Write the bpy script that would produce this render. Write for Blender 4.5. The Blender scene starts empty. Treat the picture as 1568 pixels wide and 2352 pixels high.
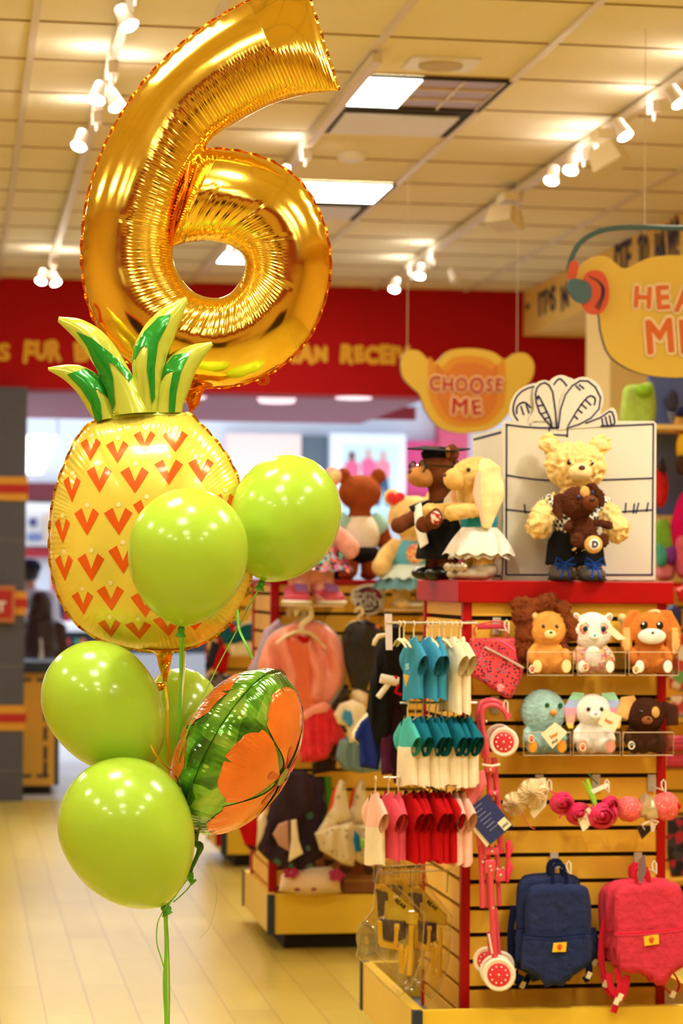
import bpy, bmesh, math, random
from mathutils import Vector, Matrix, Euler, noise
random.seed(7)
C = bpy.context.scene.collection
SC = bpy.context.scene
R = math.radians
sin, cos, pi = math.sin, math.cos, math.pi

# ------------------------------------------------------------------ camera
FPX = 5500.0
EYE = 1.43
cam_d = bpy.data.cameras.new('camera')
cam = bpy.data.objects.new('camera', cam_d); C.objects.link(cam)
cam_d.sensor_fit = 'VERTICAL'; cam_d.sensor_height = 36.0; cam_d.sensor_width = 24.0
cam_d.lens = FPX / 2352 * 36.0
YAW, PITCH, ROLL = 9.08, 1.615, 0.45
CR = Matrix.Rotation(-R(YAW), 3, 'Z') @ Matrix.Rotation(R(90 + PITCH), 3, 'X') @ Matrix.Rotation(R(ROLL), 3, 'Z')
CP = Vector((0, 0, EYE))
cam.matrix_world = Matrix.Translation(CP) @ CR.to_4x4()
cam_d.dof.use_dof = True
cam_d.dof.focus_distance = 5.35
cam_d.dof.aperture_fstop = 4.4
cam_d.clip_end = 200
SC.camera = cam

# ------------------------------------------------------------------ view and world
SC.view_settings.view_transform = 'Standard'
SC.view_settings.look = 'None'
SC.view_settings.gamma = 1
SC.view_settings.exposure = 0.12
SC.view_settings.use_curve_mapping = False
W = bpy.data.worlds.new('mall_daylight'); SC.world = W; W.use_nodes = True
bg = W.node_tree.nodes['Background']
bg.inputs[0].default_value = (0.96, 0.97, 0.84, 1); bg.inputs[1].default_value = 0.85
PANEL_W = 24.0      # emission of the ceiling panels
SPOT_W = 60.0       # power of each lit track head

# ------------------------------------------------------------------ pixel helpers (photograph frame 1568x2352)
def ray(px, py): return CR @ Vector(((px - 784) / FPX, (1176 - py) / FPX, -1.0))
def P(px, py, D): return CP + ray(px, py) * D
def Q(px, py, Y):
    d = ray(px, py); return CP + d * (Y / d.y)
def ZP(px, py, z):
    d = ray(px, py); return CP + d * ((z - EYE) / d.z)
def XP(px, py, X):
    d = ray(px, py); return CP + d * (X / d.x)

# ------------------------------------------------------------------ materials
def lin(c):
    return tuple(((v / 255) / 12.92 if v / 255 <= .04045 else ((v / 255 + .055) / 1.055) ** 2.4) for v in c)
_m = {}
def mat(name, rgb=(200, 200, 200), rough=.6, metal=0., bump=0., bscale=60., var=0., vscale=8., spec=.5, coat=0., sheen=0.,
        trans=0., alpha=1., emit=0., sss=0., ior=1.45):
    if name in _m: return _m[name]
    m = bpy.data.materials.new(name); m.use_nodes = True; nt = m.node_tree
    b = nt.nodes['Principled BSDF']; c = lin(rgb) + (1,)
    b.inputs['Base Color'].default_value = c
    b.inputs['Roughness'].default_value = rough; b.inputs['Metallic'].default_value = metal
    b.inputs['Specular IOR Level'].default_value = spec; b.inputs['IOR'].default_value = ior
    b.inputs['Coat Weight'].default_value = coat; b.inputs['Coat Roughness'].default_value = .06
    b.inputs['Sheen Weight'].default_value = sheen
    b.inputs['Transmission Weight'].default_value = trans; b.inputs['Alpha'].default_value = alpha
    if sheen: b.inputs['Sheen Tint'].default_value = c
    if sss:
        b.inputs['Subsurface Weight'].default_value = sss
        b.inputs['Subsurface Radius'].default_value = (.05, .05, .03); b.inputs['Subsurface Scale'].default_value = 1.0
    if emit:
        b.inputs['Emission Color'].default_value = c; b.inputs['Emission Strength'].default_value = emit
    if bump or var:
        tc = nt.nodes.new('ShaderNodeTexCoord')
    if bump:
        n = nt.nodes.new('ShaderNodeTexNoise'); n.inputs['Scale'].default_value = bscale; n.inputs['Detail'].default_value = 3
        nt.links.new(tc.outputs['Object'], n.inputs['Vector'])
        bp = nt.nodes.new('ShaderNodeBump'); bp.inputs['Strength'].default_value = min(1, bump); bp.inputs['Distance'].default_value = .01 * bump
        nt.links.new(n.outputs['Fac'], bp.inputs['Height']); nt.links.new(bp.outputs[0], b.inputs['Normal'])
    if var:
        n = nt.nodes.new('ShaderNodeTexNoise'); n.inputs['Scale'].default_value = vscale; n.inputs['Detail'].default_value = 4
        nt.links.new(tc.outputs['Object'], n.inputs['Vector'])
        mr = nt.nodes.new('ShaderNodeMapRange'); mr.inputs[1].default_value = .3; mr.inputs[2].default_value = .7
        mr.inputs[3].default_value = 1 - var; mr.inputs[4].default_value = 1 + var
        nt.links.new(n.outputs['Fac'], mr.inputs[0])
        mx = nt.nodes.new('ShaderNodeVectorMath'); mx.operation = 'SCALE'
        mx.inputs[0].default_value = c[:3]; nt.links.new(mr.outputs[0], mx.inputs['Scale'])
        nt.links.new(mx.outputs[0], b.inputs['Base Color'])
    _m[name] = m; return m
def fur(name, rgb, var=.16, bump=.42, bscale=330): return mat(name, rgb, .95, bump=bump, bscale=bscale, var=var, vscale=30, spec=.15, sheen=.35)
def cloth(name, rgb, var=.06): return mat(name, rgb, .9, bump=.25, bscale=400, var=var, vscale=14, spec=.2, sheen=.15)
def plastic(name, rgb, rough=.35): return mat(name, rgb, rough, spec=.5)

def mottled(name, cols, scale=60, rough=.85, kind='cell', bump=0.):
    """fabric printed with irregular patches of several colours"""
    if name in _m: return _m[name]
    m = bpy.data.materials.new(name); m.use_nodes = True; nt = m.node_tree; b = nt.nodes['Principled BSDF']
    b.inputs['Roughness'].default_value = rough
    tc = nt.nodes.new('ShaderNodeTexCoord')
    if kind == 'cell':
        v = nt.nodes.new('ShaderNodeTexVoronoi'); v.inputs['Scale'].default_value = scale
        nt.links.new(tc.outputs['Object'], v.inputs['Vector'])
        s = nt.nodes.new('ShaderNodeSeparateColor'); nt.links.new(v.outputs['Color'], s.inputs[0]); out = s.outputs[0]
    else:
        v = nt.nodes.new('ShaderNodeTexNoise'); v.inputs['Scale'].default_value = scale; v.inputs['Detail'].default_value = 1
        nt.links.new(tc.outputs['Object'], v.inputs['Vector'])
        mr = nt.nodes.new('ShaderNodeMapRange'); mr.inputs[1].default_value = .33; mr.inputs[2].default_value = .67
        nt.links.new(v.outputs['Fac'], mr.inputs[0]); out = mr.outputs[0]
    r = nt.nodes.new('ShaderNodeValToRGB'); r.color_ramp.interpolation = 'CONSTANT'
    n = len(cols)
    while len(r.color_ramp.elements) < n: r.color_ramp.elements.new(.5)
    for i, c in enumerate(cols):
        r.color_ramp.elements[i].position = i / n; r.color_ramp.elements[i].color = lin(c) + (1,)
    nt.links.new(out, r.inputs[0]); nt.links.new(r.outputs[0], b.inputs['Base Color'])
    _m[name] = m; return m
def bands(name, cols, freq, axis=2, rough=.8, metal=0):
    """stripes running across one object axis"""
    if name in _m: return _m[name]
    m = bpy.data.materials.new(name); m.use_nodes = True; nt = m.node_tree; b = nt.nodes['Principled BSDF']
    b.inputs['Roughness'].default_value = rough
    tc = nt.nodes.new('ShaderNodeTexCoord'); s = nt.nodes.new('ShaderNodeSeparateXYZ')
    nt.links.new(tc.outputs['Object'], s.inputs[0])
    a = nt.nodes.new('ShaderNodeMath'); a.operation = 'MULTIPLY'; a.inputs[1].default_value = freq
    nt.links.new(s.outputs[axis], a.inputs[0])
    f = nt.nodes.new('ShaderNodeMath'); f.operation = 'FRACT'; nt.links.new(a.outputs[0], f.inputs[0])
    r = nt.nodes.new('ShaderNodeValToRGB'); r.color_ramp.interpolation = 'CONSTANT'; n = len(cols)
    while len(r.color_ramp.elements) < n: r.color_ramp.elements.new(.5)
    for i, c in enumerate(cols):
        r.color_ramp.elements[i].position = i / n; r.color_ramp.elements[i].color = lin(c) + (1,)
    nt.links.new(f.outputs[0], r.inputs[0]); nt.links.new(r.outputs[0], b.inputs['Base Color'])
    _m[name] = m; return m

# ------------------------------------------------------------------ mesh building
def catmull(pts, n):
    """resample control tuples to n points with a Catmull-Rom spline"""
    out = []; m = len(pts) - 1
    for i in range(n):
        t = i / (n - 1) * m; k = min(int(t), m - 1); u = t - k
        p0 = pts[max(k - 1, 0)]; p1 = pts[k]; p2 = pts[k + 1]; p3 = pts[min(k + 2, m)]
        out.append(tuple(.5 * (2 * b + (c - a) * u + (2 * a - 5 * b + 4 * c - d) * u * u + (-a + 3 * b - 3 * c + d) * u ** 3)
                         for a, b, c, d in zip(p0, p1, p2, p3)))
    return out
def closed(pts, n):
    m = len(pts); out = []
    for i in range(n):
        t = i / n * m; k = int(t); u = t - k
        q = [pts[(k + j) % m] for j in (-1, 0, 1, 2)]
        out.append(tuple(.5 * (2 * b + (c - a) * u + (2 * a - 5 * b + 4 * c - d) * u * u + (-a + 3 * b - 3 * c + d) * u ** 3)
                         for a, b, c, d in zip(*q)))
    return out

class MB:
    def __init__(s): s.v = []; s.f = []; s.mi = []; s.uv = None
    def add(s, vs, fs, mi=0):
        o = len(s.v); s.v += [Vector(v) for v in vs]; s.f += [tuple(i + o for i in f) for f in fs]; s.mi += [mi] * len(fs); return s
    def box(s, c, size, rot=None, mi=0, taper=1.):
        x, y, z = [a / 2 for a in size]; vs = []
        for dz in (-1, 1):
            k = taper if dz > 0 else 1
            for dx, dy in ((-1, -1), (1, -1), (1, 1), (-1, 1)): vs.append(Vector((dx * x * k, dy * y * k, dz * z)))
        if rot is not None:
            rm = rot if isinstance(rot, Matrix) else Euler(rot).to_matrix(); vs = [rm @ v for v in vs]
        c = Vector(c)
        return s.add([v + c for v in vs], [(0, 3, 2, 1), (4, 5, 6, 7), (0, 1, 5, 4), (1, 2, 6, 5), (2, 3, 7, 6), (3, 0, 4, 7)], mi)
    def bx(s, x0, x1, y0, y1, z0, z1, mi=0): return s.box(((x0 + x1) / 2, (y0 + y1) / 2, (z0 + z1) / 2), (abs(x1 - x0), abs(y1 - y0), abs(z1 - z0)), None, mi)
    def rbox(s, c, size, r=.1, rot=None, mi=0, n=3, p=4.):
        """rounded soft box (superellipsoid)"""
        nu, nv = 20, 12; vs = []
        def f(w, e): return math.copysign(abs(w) ** e, w)
        e = 2 / p; rm = None
        if rot is not None: rm = rot if isinstance(rot, Matrix) else Euler(rot).to_matrix()
        for j in range(1, nv):
            a = -pi / 2 + pi * j / nv
            for i in range(nu):
                b = 2 * pi * i / nu
                vs.append(Vector((f(cos(a), e) * f(cos(b), e) * size[0] / 2, f(cos(a), e) * f(sin(b), e) * size[1] / 2, f(sin(a), e) * size[2] / 2)))
        vs += [Vector((0, 0, -size[2] / 2)), Vector((0, 0, size[2] / 2))]
        fs = []
        for j in range(nv - 2):
            for i in range(nu): k = (i + 1) % nu; fs.append((j * nu + i, j * nu + k, (j + 1) * nu + k, (j + 1) * nu + i))
        b0 = (nv - 1) * nu
        for i in range(nu): k = (i + 1) % nu; fs.append((b0, k, i)); fs.append((b0 + 1, (nv - 2) * nu + i, (nv - 2) * nu + k))
        if rm is not None: vs = [rm @ v for v in vs]
        c = Vector(c); return s.add([v + c for v in vs], fs, mi)
    def ell(s, c, r, rot=None, mi=0, nu=20, nv=12):
        if not hasattr(r, '__len__'): r = (r, r, r)
        vs = []; rm = None
        if rot is not None: rm = rot if isinstance(rot, Matrix) else Euler(rot).to_matrix()
        for j in range(1, nv):
            a = -pi / 2 + pi * j / nv
            for i in range(nu):
                b = 2 * pi * i / nu; vs.append(Vector((cos(a) * cos(b) * r[0], cos(a) * sin(b) * r[1], sin(a) * r[2])))
        vs += [Vector((0, 0, -r[2])), Vector((0, 0, r[2]))]
        fs = []
        for j in range(nv - 2):
            for i in range(nu): k = (i + 1) % nu; fs.append((j * nu + i, j * nu + k, (j + 1) * nu + k, (j + 1) * nu + i))
        b0 = (nv - 1) * nu
        for i in range(nu): k = (i + 1) % nu; fs.append((b0, k, i)); fs.append((b0 + 1, (nv - 2) * nu + i, (nv - 2) * nu + k))
        if rm is not None: vs = [rm @ v for v in vs]
        c = Vector(c); return s.add([v + c for v in vs], fs, mi)
    def tube(s, pts, r, n=8, mi=0, caps=True, flat=1., up=None):
        """tube along points; r number or list; flat<1 squashes it into a ribbon"""
        pts = [Vector(p) for p in pts]; m = len(pts); vs = []; fs = []
        rs = r if hasattr(r, '__len__') else [r] * m
        nrm = None
        for i, p in enumerate(pts):
            t = (pts[min(i + 1, m - 1)] - pts[max(i - 1, 0)])
            t = t.normalized() if t.length > 1e-9 else Vector((0, 0, 1))
            if nrm is None:
                ref = Vector(up) if up is not None else (Vector((0, 0, 1)) if abs(t.z) < .9 else Vector((0, 1, 0)))
                nrm = (ref - t * ref.dot(t)).normalized()
            else:
                nrm = nrm - t * nrm.dot(t); nrm = nrm.normalized() if nrm.length > 1e-9 else Vector((1, 0, 0))
            bn = t.cross(nrm)
            for k in range(n):
                a = 2 * pi * k / n; vs.append(p + nrm * cos(a) * rs[i] * flat + bn * sin(a) * rs[i])
        for i in range(m - 1):
            for k in range(n): j = (k + 1) % n; fs.append((i * n + k, i * n + j, (i + 1) * n + j, (i + 1) * n + k))
        if caps: fs.append(tuple(range(n - 1, -1, -1))); fs.append(tuple((m - 1) * n + k for k in range(n)))
        return s.add(vs, fs, mi)
    def cyl(s, a, b, r, n=16, mi=0, r2=None): return s.tube([a, b], [r, r if r2 is None else r2], n, mi)
    def lathe(s, prof, c=(0, 0, 0), n=32, rot=None, mi=0):
        vs = []; fs = []; m = len(prof); rm = None
        if rot is not None: rm = rot if isinstance(rot, Matrix) else Euler(rot).to_matrix()
        for (r, z) in prof:
            for k in range(n):
                a = 2 * pi * k / n; v = Vector((r * cos(a), r * sin(a), z)); vs.append((rm @ v if rm is not None else v) + Vector(c))
        for i in range(m - 1):
            for k in range(n): j = (k + 1) % n; fs.append((i * n + k, i * n + j, (i + 1) * n + j, (i + 1) * n + k))
        fs.append(tuple(range(n - 1, -1, -1))); fs.append(tuple((m - 1) * n + k for k in range(n)))
        return s.add(vs, fs, mi)
    def grid(s, fn, nu, nv, mi=0, wrap=False):
        """fn(u,v) -> point"""
        vs = [fn(i / (nu if wrap else nu - 1), j / (nv - 1)) for j in range(nv) for i in range(nu)]; fs = []
        for j in range(nv - 1):
            for i in range(nu if wrap else nu - 1):
                k = (i + 1) % nu; fs.append((j * nu + i, j * nu + k, (j + 1) * nu + k, (j + 1) * nu + i))
        return s.add(vs, fs, mi)
    def prism(s, pts, off, mi=0, mi_side=None):
        """flat outline of world points extruded by vector off"""
        n = len(pts); off = Vector(off); vs = [Vector(p) for p in pts] + [Vector(p) + off for p in pts]
        s.add(vs, [tuple(range(n)), tuple(range(2 * n - 1, n - 1, -1))], mi)
        o = len(s.v) - 2 * n
        for i in range(n):
            j = (i + 1) % n; s.f.append((o + i, o + n + i, o + n + j, o + j)); s.mi.append(mi if mi_side is None else mi_side)
        return s
    def xf(s, M):
        s.v = [M @ v for v in s.v]; return s
    def join(s, o, mi=0): return s.add(o.v, o.f, mi)
    def mesh(s, name, mats, smooth=True, org=None):
        me = bpy.data.meshes.new(name)
        vs = s.v if org is None else [v - org for v in s.v]
        me.from_pydata([tuple(v) for v in vs], [], s.f)
        for m in (mats if isinstance(mats, (list, tuple)) else [mats]): me.materials.append(m)
        me.polygons.foreach_set('material_index', s.mi)
        me.polygons.foreach_set('use_smooth', [bool(smooth)] * len(s.f))
        me.update()
        if smooth:
            try: me.set_sharp_from_angle(angle=R(42))
            except Exception: pass
        return me
    def build(s, name, mats, parent=None, smooth=True, local=False, fix=True):
        """world-coordinate vertices; local=True means they already are in the parent's space"""
        if parent is not None: org = Vector((0, 0, 0)) if local else world_loc(parent)
        elif local: org = Vector((0, 0, 0))
        else:
            mn = [min(v[i] for v in s.v) for i in range(3)]; mxx = [max(v[i] for v in s.v) for i in range(3)]
            org = Vector(((mn[0] + mxx[0]) / 2, (mn[1] + mxx[1]) / 2, mn[2]))
        me = s.mesh(name, mats, smooth, org)
        if fix:
            bm = bmesh.new(); bm.from_mesh(me); bmesh.ops.recalc_face_normals(bm, faces=bm.faces); bm.to_mesh(me); bm.free()
        o = bpy.data.objects.new(name, me); C.objects.link(o)
        if parent is not None: o.parent = parent
        elif not local: o.location = org
        return o
def world_loc(o):
    v = Vector((0, 0, 0))
    while o is not None: v = v + o.location; o = o.parent
    return v
def tag(o, label=None, cat=None, group=None, kind=None):
    if label: o['label'] = label
    if cat: o['category'] = cat
    if group: o['group'] = group
    if kind: o['kind'] = kind
    return o
def thing(name, label, cat, loc=(0, 0, 0), rotz=0, group=None):
    o = bpy.data.objects.new(name, None); C.objects.link(o); o.empty_display_size = .05
    o.location = loc; o.rotation_euler = (0, 0, rotz); return tag(o, label, cat, group)
def struct(mb, name, mats, smooth=False, parent=None):
    o = mb.build(name, mats, parent, smooth)
    if parent is None: o['kind'] = 'structure'
    return o
def dup(root, loc=None, rotz=None, label=None, group=None, scale=None):
    r = root.copy(); C.objects.link(r)
    if loc is not None: r.location = loc
    if rotz is not None: r.rotation_euler = (0, 0, rotz)
    if scale is not None: r.scale = scale if hasattr(scale, '__len__') else (scale,) * 3
    if label: r['label'] = label
    if group: r['group'] = group
    for ch in list(root.children):
        c = ch.copy(); C.objects.link(c); c.parent = r
        for g in list(ch.children):
            d = g.copy(); C.objects.link(d); d.parent = c
    return r
def eval_mesh(o):
    dg = bpy.context.evaluated_depsgraph_get(); dg.update()
    return bpy.data.meshes.new_from_object(o.evaluated_get(dg))
def blob(mb, voxel, smooth_it=6, fuzz=0., fscale=40.):
    """fuse overlapping closed shapes into one continuous skin"""
    me = mb.mesh('t', [], True); o = bpy.data.objects.new('t', me); C.objects.link(o)
    m = o.modifiers.new('r', 'REMESH'); m.mode = 'VOXEL'; m.voxel_size = voxel; m.use_smooth_shade = True
    if smooth_it:
        k = o.modifiers.new('s', 'SMOOTH'); k.factor = .5; k.iterations = smooth_it
    e = eval_mesh(o); bpy.data.objects.remove(o); bpy.data.meshes.remove(me)
    out = MB(); out.v = [v.co.copy() for v in e.vertices]; out.f = [tuple(p.vertices) for p in e.polygons]; out.mi = [0] * len(out.f)
    if fuzz:
        ns = [v.normal.copy() for v in e.vertices]
        for i, v in enumerate(out.v): out.v[i] = v + ns[i] * fuzz * noise.noise(v * fscale)
    bpy.data.meshes.remove(e); return out
def text_mesh(body, size, depth=.002, bold=0., shear=0., jitter=0., space=1.):
    """letters as one MB lying in the x-z plane, facing -y, centred"""
    cu = bpy.data.curves.new('t', 'FONT'); cu.body = body; cu.size = size; cu.extrude = depth; cu.offset = bold; cu.shear = shear
    cu.align_x = 'CENTER'; cu.align_y = 'CENTER'; cu.space_character = space; cu.resolution_u = 4
    o = bpy.data.objects.new('t', cu); C.objects.link(o); e = eval_mesh(o)
    mb = MB(); rm = Matrix.Rotation(R(90), 3, 'X')
    mb.v = [rm @ v.co for v in e.vertices]; mb.f = [tuple(p.vertices) for p in e.polygons]; mb.mi = [0] * len(mb.f)
    bpy.data.objects.remove(o); bpy.data.curves.remove(cu); bpy.data.meshes.remove(e)
    return mb
def scribble(word, size, depth=.002, bold=.004, seed=1, lean=.12, gap=.02, vary=.15):
    """hand-painted looking word: each letter set by itself with its own tilt and size"""
    rnd = random.Random(seed); out = MB(); x = 0
    for ch in word:
        if ch == ' ': x += size * .45; continue
        sz = size * rnd.uniform(1 - vary, 1 + vary); t0 = text_mesh(ch, sz, depth, 0.); t = MB()
        for q in range(10): s_ = MB().join(t0); t.join(s_.xf(Matrix.Translation((bold * cos(.628 * q), .00022 * q, bold * sin(.628 * q)))))
        a = rnd.uniform(-lean, lean); rm = Matrix.Rotation(a, 4, 'Y'); t0.xf(rm); t.xf(rm)
        x0 = min(v.x for v in t0.v); x1 = max(v.x for v in t0.v)
        zc = (min(v.z for v in t0.v) + max(v.z for v in t0.v)) / 2
        t.xf(Matrix.Translation((x - x0, 0, -zc + rnd.uniform(-.05, .05) * size))); out.join(t); x += x1 - x0 + gap
    out.xf(Matrix.Translation((-x / 2, 0, 0))); return out
# ================================================================== the room
CZ = EYE + 1.93            # ceiling height
YF = 15.55                 # shop front line
TILE = .614; TX0 = .24
m_tile = mat('ceiling_tile', (244, 236, 212), .95, bump=.35, bscale=90, var=.02, vscale=3)
m_tbar = mat('ceiling_bar', (225, 212, 196), .5)
m_joint = mat('ceiling_joint', (150, 118, 78), .9)
m_red = mat('red_paint', (178, 8, 16), .7, spec=.2, var=.04, vscale=1.2)
m_reds = mat('red_paint_trim', (150, 10, 14), .4)
m_cream = mat('cream_wall_paint', (238, 205, 130), .8, var=.02)
m_gold = mat('gold_wall_paint', (240, 204, 116), .8, var=.03)
m_white = mat('white_enamel', (240, 236, 228), .4)
m_navy = mat('navy_edge_trim', (40, 50, 66), .5)

# floor: pale wood-look planks with real joints in the pattern
def plank_mat():
    m = bpy.data.materials.new('wood_floor'); m.use_nodes = True; nt = m.node_tree; b = nt.nodes['Principled BSDF']
    tc = nt.nodes.new('ShaderNodeTexCoord'); mp = nt.nodes.new('ShaderNodeMapping'); mp.inputs['Rotation'].default_value = (0, 0, R(90))
    nt.links.new(tc.outputs['Object'], mp.inputs['Vector'])
    br = nt.nodes.new('ShaderNodeTexBrick'); br.inputs['Scale'].default_value = 1.0
    br.inputs['Brick Width'].default_value = 1.1; br.inputs['Row Height'].default_value = .15; br.inputs['Mortar Size'].default_value = .0025
    br.inputs['Color1'].default_value = lin((204, 180, 88)) + (1,); br.inputs['Color2'].default_value = lin((194, 168, 76)) + (1,)
    br.inputs['Mortar'].default_value = lin((166, 134, 70)) + (1,)
    nt.links.new(mp.outputs[0], br.inputs['Vector'])
    nz = nt.nodes.new('ShaderNodeTexNoise'); nz.inputs['Scale'].default_value = 2.2; nz.inputs['Detail'].default_value = 5
    mp2 = nt.nodes.new('ShaderNodeMapping'); mp2.inputs['Scale'].default_value = (6, 1, 1)
    nt.links.new(tc.outputs['Object'], mp2.inputs['Vector']); nt.links.new(mp2.outputs[0], nz.inputs['Vector'])
    mr = nt.nodes.new('ShaderNodeMapRange'); mr.inputs[3].default_value = .9; mr.inputs[4].default_value = 1.08
    nt.links.new(nz.outputs['Fac'], mr.inputs[0])
    vm = nt.nodes.new('ShaderNodeVectorMath'); vm.operation = 'SCALE'
    nt.links.new(br.outputs['Color'], vm.inputs[0]); nt.links.new(mr.outputs[0], vm.inputs['Scale'])
    nt.links.new(vm.outputs[0], b.inputs['Base Color']); b.inputs['Roughness'].default_value = .3
    return m
struct(MB().bx(-5, 8, -3, YF, -.05, 0), 'floor', plank_mat())
m_mall = mat('mall_floor_tile', (222, 222, 226), .25, var=.03, vscale=2)
struct(MB().bx(-14, 14, YF, 34, -.05, 0), 'floor', m_mall)
struct(MB().bx(-5, 8, -3, YF, CZ, CZ + .05), 'ceiling', m_tile)

# ceiling grid: pale bars running away, thin joints across
g = MB(); j = MB()
ty0 = ZP(100, 48, CZ).y
k = -8
while TX0 + k * TILE < 8:
    x = TX0 + k * TILE; g.bx(x - .014, x + .014, -3, YF, CZ - .012, CZ + .001); k += 1
for k in range(-17, 13):
    y = ty0 + k * TILE
    if y < YF: j.bx(-5, 8, y - .005, y + .005, CZ - .004, CZ + .001)
struct(g, 'trim_1', m_tbar); struct(j, 'trim_2', m_joint)

# end wall above the opening
WL = XP
zs = Q(100, 893, YF).z       # underside of the red bulkhead
XB = 1.92 * 1.93             # side bulkhead face
zb = Q(1190, 772, YF).z
xr2 = Q(1403, 850, YF).x
w = MB(); w.bx(-5, XB, YF, YF + .35, zs, CZ); w.bx(XB, xr2, YF, YF + .35, Q(1300, 882, YF).z, zb)
struct(w, 'wall_back', m_red)
m_crim = mat('crimson_paint', (150, 40, 66), .5)
s_ = MB(); s_.bx(-5, Q(1010, 900, YF).x, YF + .35, YF + 3.2, zs + .02, zs + .1); struct(s_, 'ceiling', m_crim)
# side bulkhead with lettering, running towards the camera on the right
b = MB(); b.bx(XB, 8, -3, YF, zb, CZ - .001); struct(b, 'wall_right', m_gold)
b = MB(); b.bx(5.4, 5.6, -3, YF, 0, zb); struct(b, 'wall_right', m_gold)
b = MB(); b.bx(xr2, 5.4, YF - .1, YF + .1, 0, zb); struct(b, 'wall_back', m_cream)
# wall of the far right of the opening
b = MB(); b.bx(-5.2, -5, -3, YF, 0, CZ); struct(b, 'wall_left', m_cream)
b = MB(); b.bx(-5, 8, -3.2, -3, 0, CZ, 0); struct(b, 'wall_front_unseen', m_cream)  # unseen wall added to block world light from behind the camera
b = MB(); b.bx(-5, 8, -3, -2.97, 2.5, CZ, 0); struct(b, 'trim_5', m_red)  # unseen red band added for contrast in the foil reflections

m_lettery = mat('gold_lettering', (238, 178, 44), .6)
m_letterb = mat('dark_blue_lettering', (52, 44, 92), .6)
def wall_word(word, px0, px1, py, hpx, Y, m, label, seed, bold=.008):
    p0 = Q(px0, py, Y); p1 = Q(px1, py, Y); sz = hpx / FPX * Y * 1.38
    t = scribble(word, sz, .004, bold, seed, gap=.02)
    x0 = min(v.x for v in t.v); x1 = max(v.x for v in t.v); s = (p1.x - p0.x) / (x1 - x0)
    t.xf(Matrix.Translation(((p0.x + p1.x) / 2, Y - .006, (p0.z + p1.z) / 2)) @ Matrix.Diagonal((s, 1, 1, 1)) @ Matrix.Translation((-(x0 + x1) / 2, 0, 0)))
    o = t.build('wall_lettering', m, None, False); return tag(o, label, 'lettering')
wall_word('S', -6, 24, 808, 40, YF, m_lettery, 'gold painted letter S on the red wall at the left edge', 3)
wall_word('FUR', 52, 142, 806, 44, YF, m_lettery, 'gold painted word FUR on the red wall left of the number balloon', 2, .012)
wall_word('B', 168, 206, 808, 44, YF, m_lettery, 'gold painted letter B on the red wall behind the pineapple leaf', 4, .012)
wall_word('IAN', 668, 752, 815, 38, YF, m_lettery, 'gold painted word IAN on the red wall beside the ring of the number balloon', 5, .012)
wall_word('RECEIV', 780, 942, 815, 38, YF, m_lettery, 'gold painted word RECEIV on the red wall left of the CHOOSE ME sign', 6, .012)
def side_word(word, a, b_, hm, label, seed):
    p0 = XP(a[0], a[1], XB); p1 = XP(b_[0], b_[1], XB)
    t = scribble(word, hm * 1.38, .003, .006, seed, gap=.03)
    x0 = min(v.x for v in t.v); x1 = max(v.x for v in t.v); L = (p1.y - p0.y); s = abs(L) / (x1 - x0)
    rt = Matrix.Rotation(-pi / 2, 4, 'Z')      # faces -x, reads towards the camera
    t.xf(Matrix.Translation((XB - .006, (p0.y + p1.y) / 2, (p0.z + p1.z) / 2)) @ rt @ Matrix.Diagonal((s, 1, 1, 1)) @ Matrix.Translation((-(x0 + x1) / 2, 0, 0)))
    tag(t.build('wall_lettering', m_letterb, None, False), label, 'lettering')
side_word("-", (1209, 704), (1216, 702), .17, "dark blue painted dash on the gold side bulkhead", 4)
side_word("IT'S", (1238, 695), (1276, 685), .17, "dark blue painted word IT'S on the gold side bulkhead", 4)
side_word("N", (1290, 682), (1306, 678), .17, "dark blue painted letter N beside the headphone sign", 4)
side_word('ITE', (1412, 602), (1450, 588), .2, 'dark blue painted word ITE on the gold bulkhead above the HEA sign', 6)
side_word('TO', (1466, 583), (1490, 575), .2, 'dark blue painted word TO on the gold bulkhead above the HEA sign', 7)
side_word('HAW!', (1505, 570), (1560, 548), .2, 'dark blue painted word HAW! on the gold bulkhead under the headband', 8)

# pillar at the left edge: grey tiles with yellow and red bands
m_slate = mat('slate_grey_tile', (84, 84, 100), .45, var=.05)
pl = MB(); xl = Q(57, 1400, YF - .1).x; Yp = YF - .1
pl.bx(xl - 1.4, xl, Yp, Yp + .7, 0, zs)
m_yel = mat('yellow_band', (226, 160, 50), .5); m_redb = mat('red_band', (190, 34, 26), .5); m_grout = mat('grout_line', (120, 118, 124), .8)
for yy in (1240, 1530, 1770): z = Q(30, yy, Yp).z; pl.bx(xl - 1.41, xl + .002, Yp - .002, Yp + .7, z - .004, z + .004, 3)
for (a, b_) in ((1095, 1150), (1358, 1412), (1620, 1678)):
    z1 = Q(30, a, Yp).z; z0 = Q(30, b_, Yp).z; zc = (z0 + z1) / 2
    pl.bx(xl - 1.42, xl + .01, Yp - .01, Yp + .7, z0, z1, 1)
    pl.bx(xl - 1.43, xl + .015, Yp - .015, Yp + .7, zc - .028, zc + .028, 2)
struct(pl, 'wall_left', [m_slate, m_yel, m_redb, m_grout])
p0 = Q(0, 1345, Yp - .05); p1 = Q(34, 1430, Yp - .05)
t = thing('pillar_sign', 'small red sign with gold frame on the grey pillar', 'sign', (p1.x - .16, Yp - .05, p1.z))
MB().bx(p1.x - .34, p1.x, Yp - .05, Yp - .016, p1.z, p0.z).build('frame', mat('sign_gold_edge', (196, 120, 70), .5), t, False)
MB().bx(p1.x - .33, p1.x - .02, Yp - .055, Yp - .05, p1.z + .03, p0.z - .03).build('sign_face', mat('sign_red', (184, 36, 30), .5), t, False)
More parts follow.
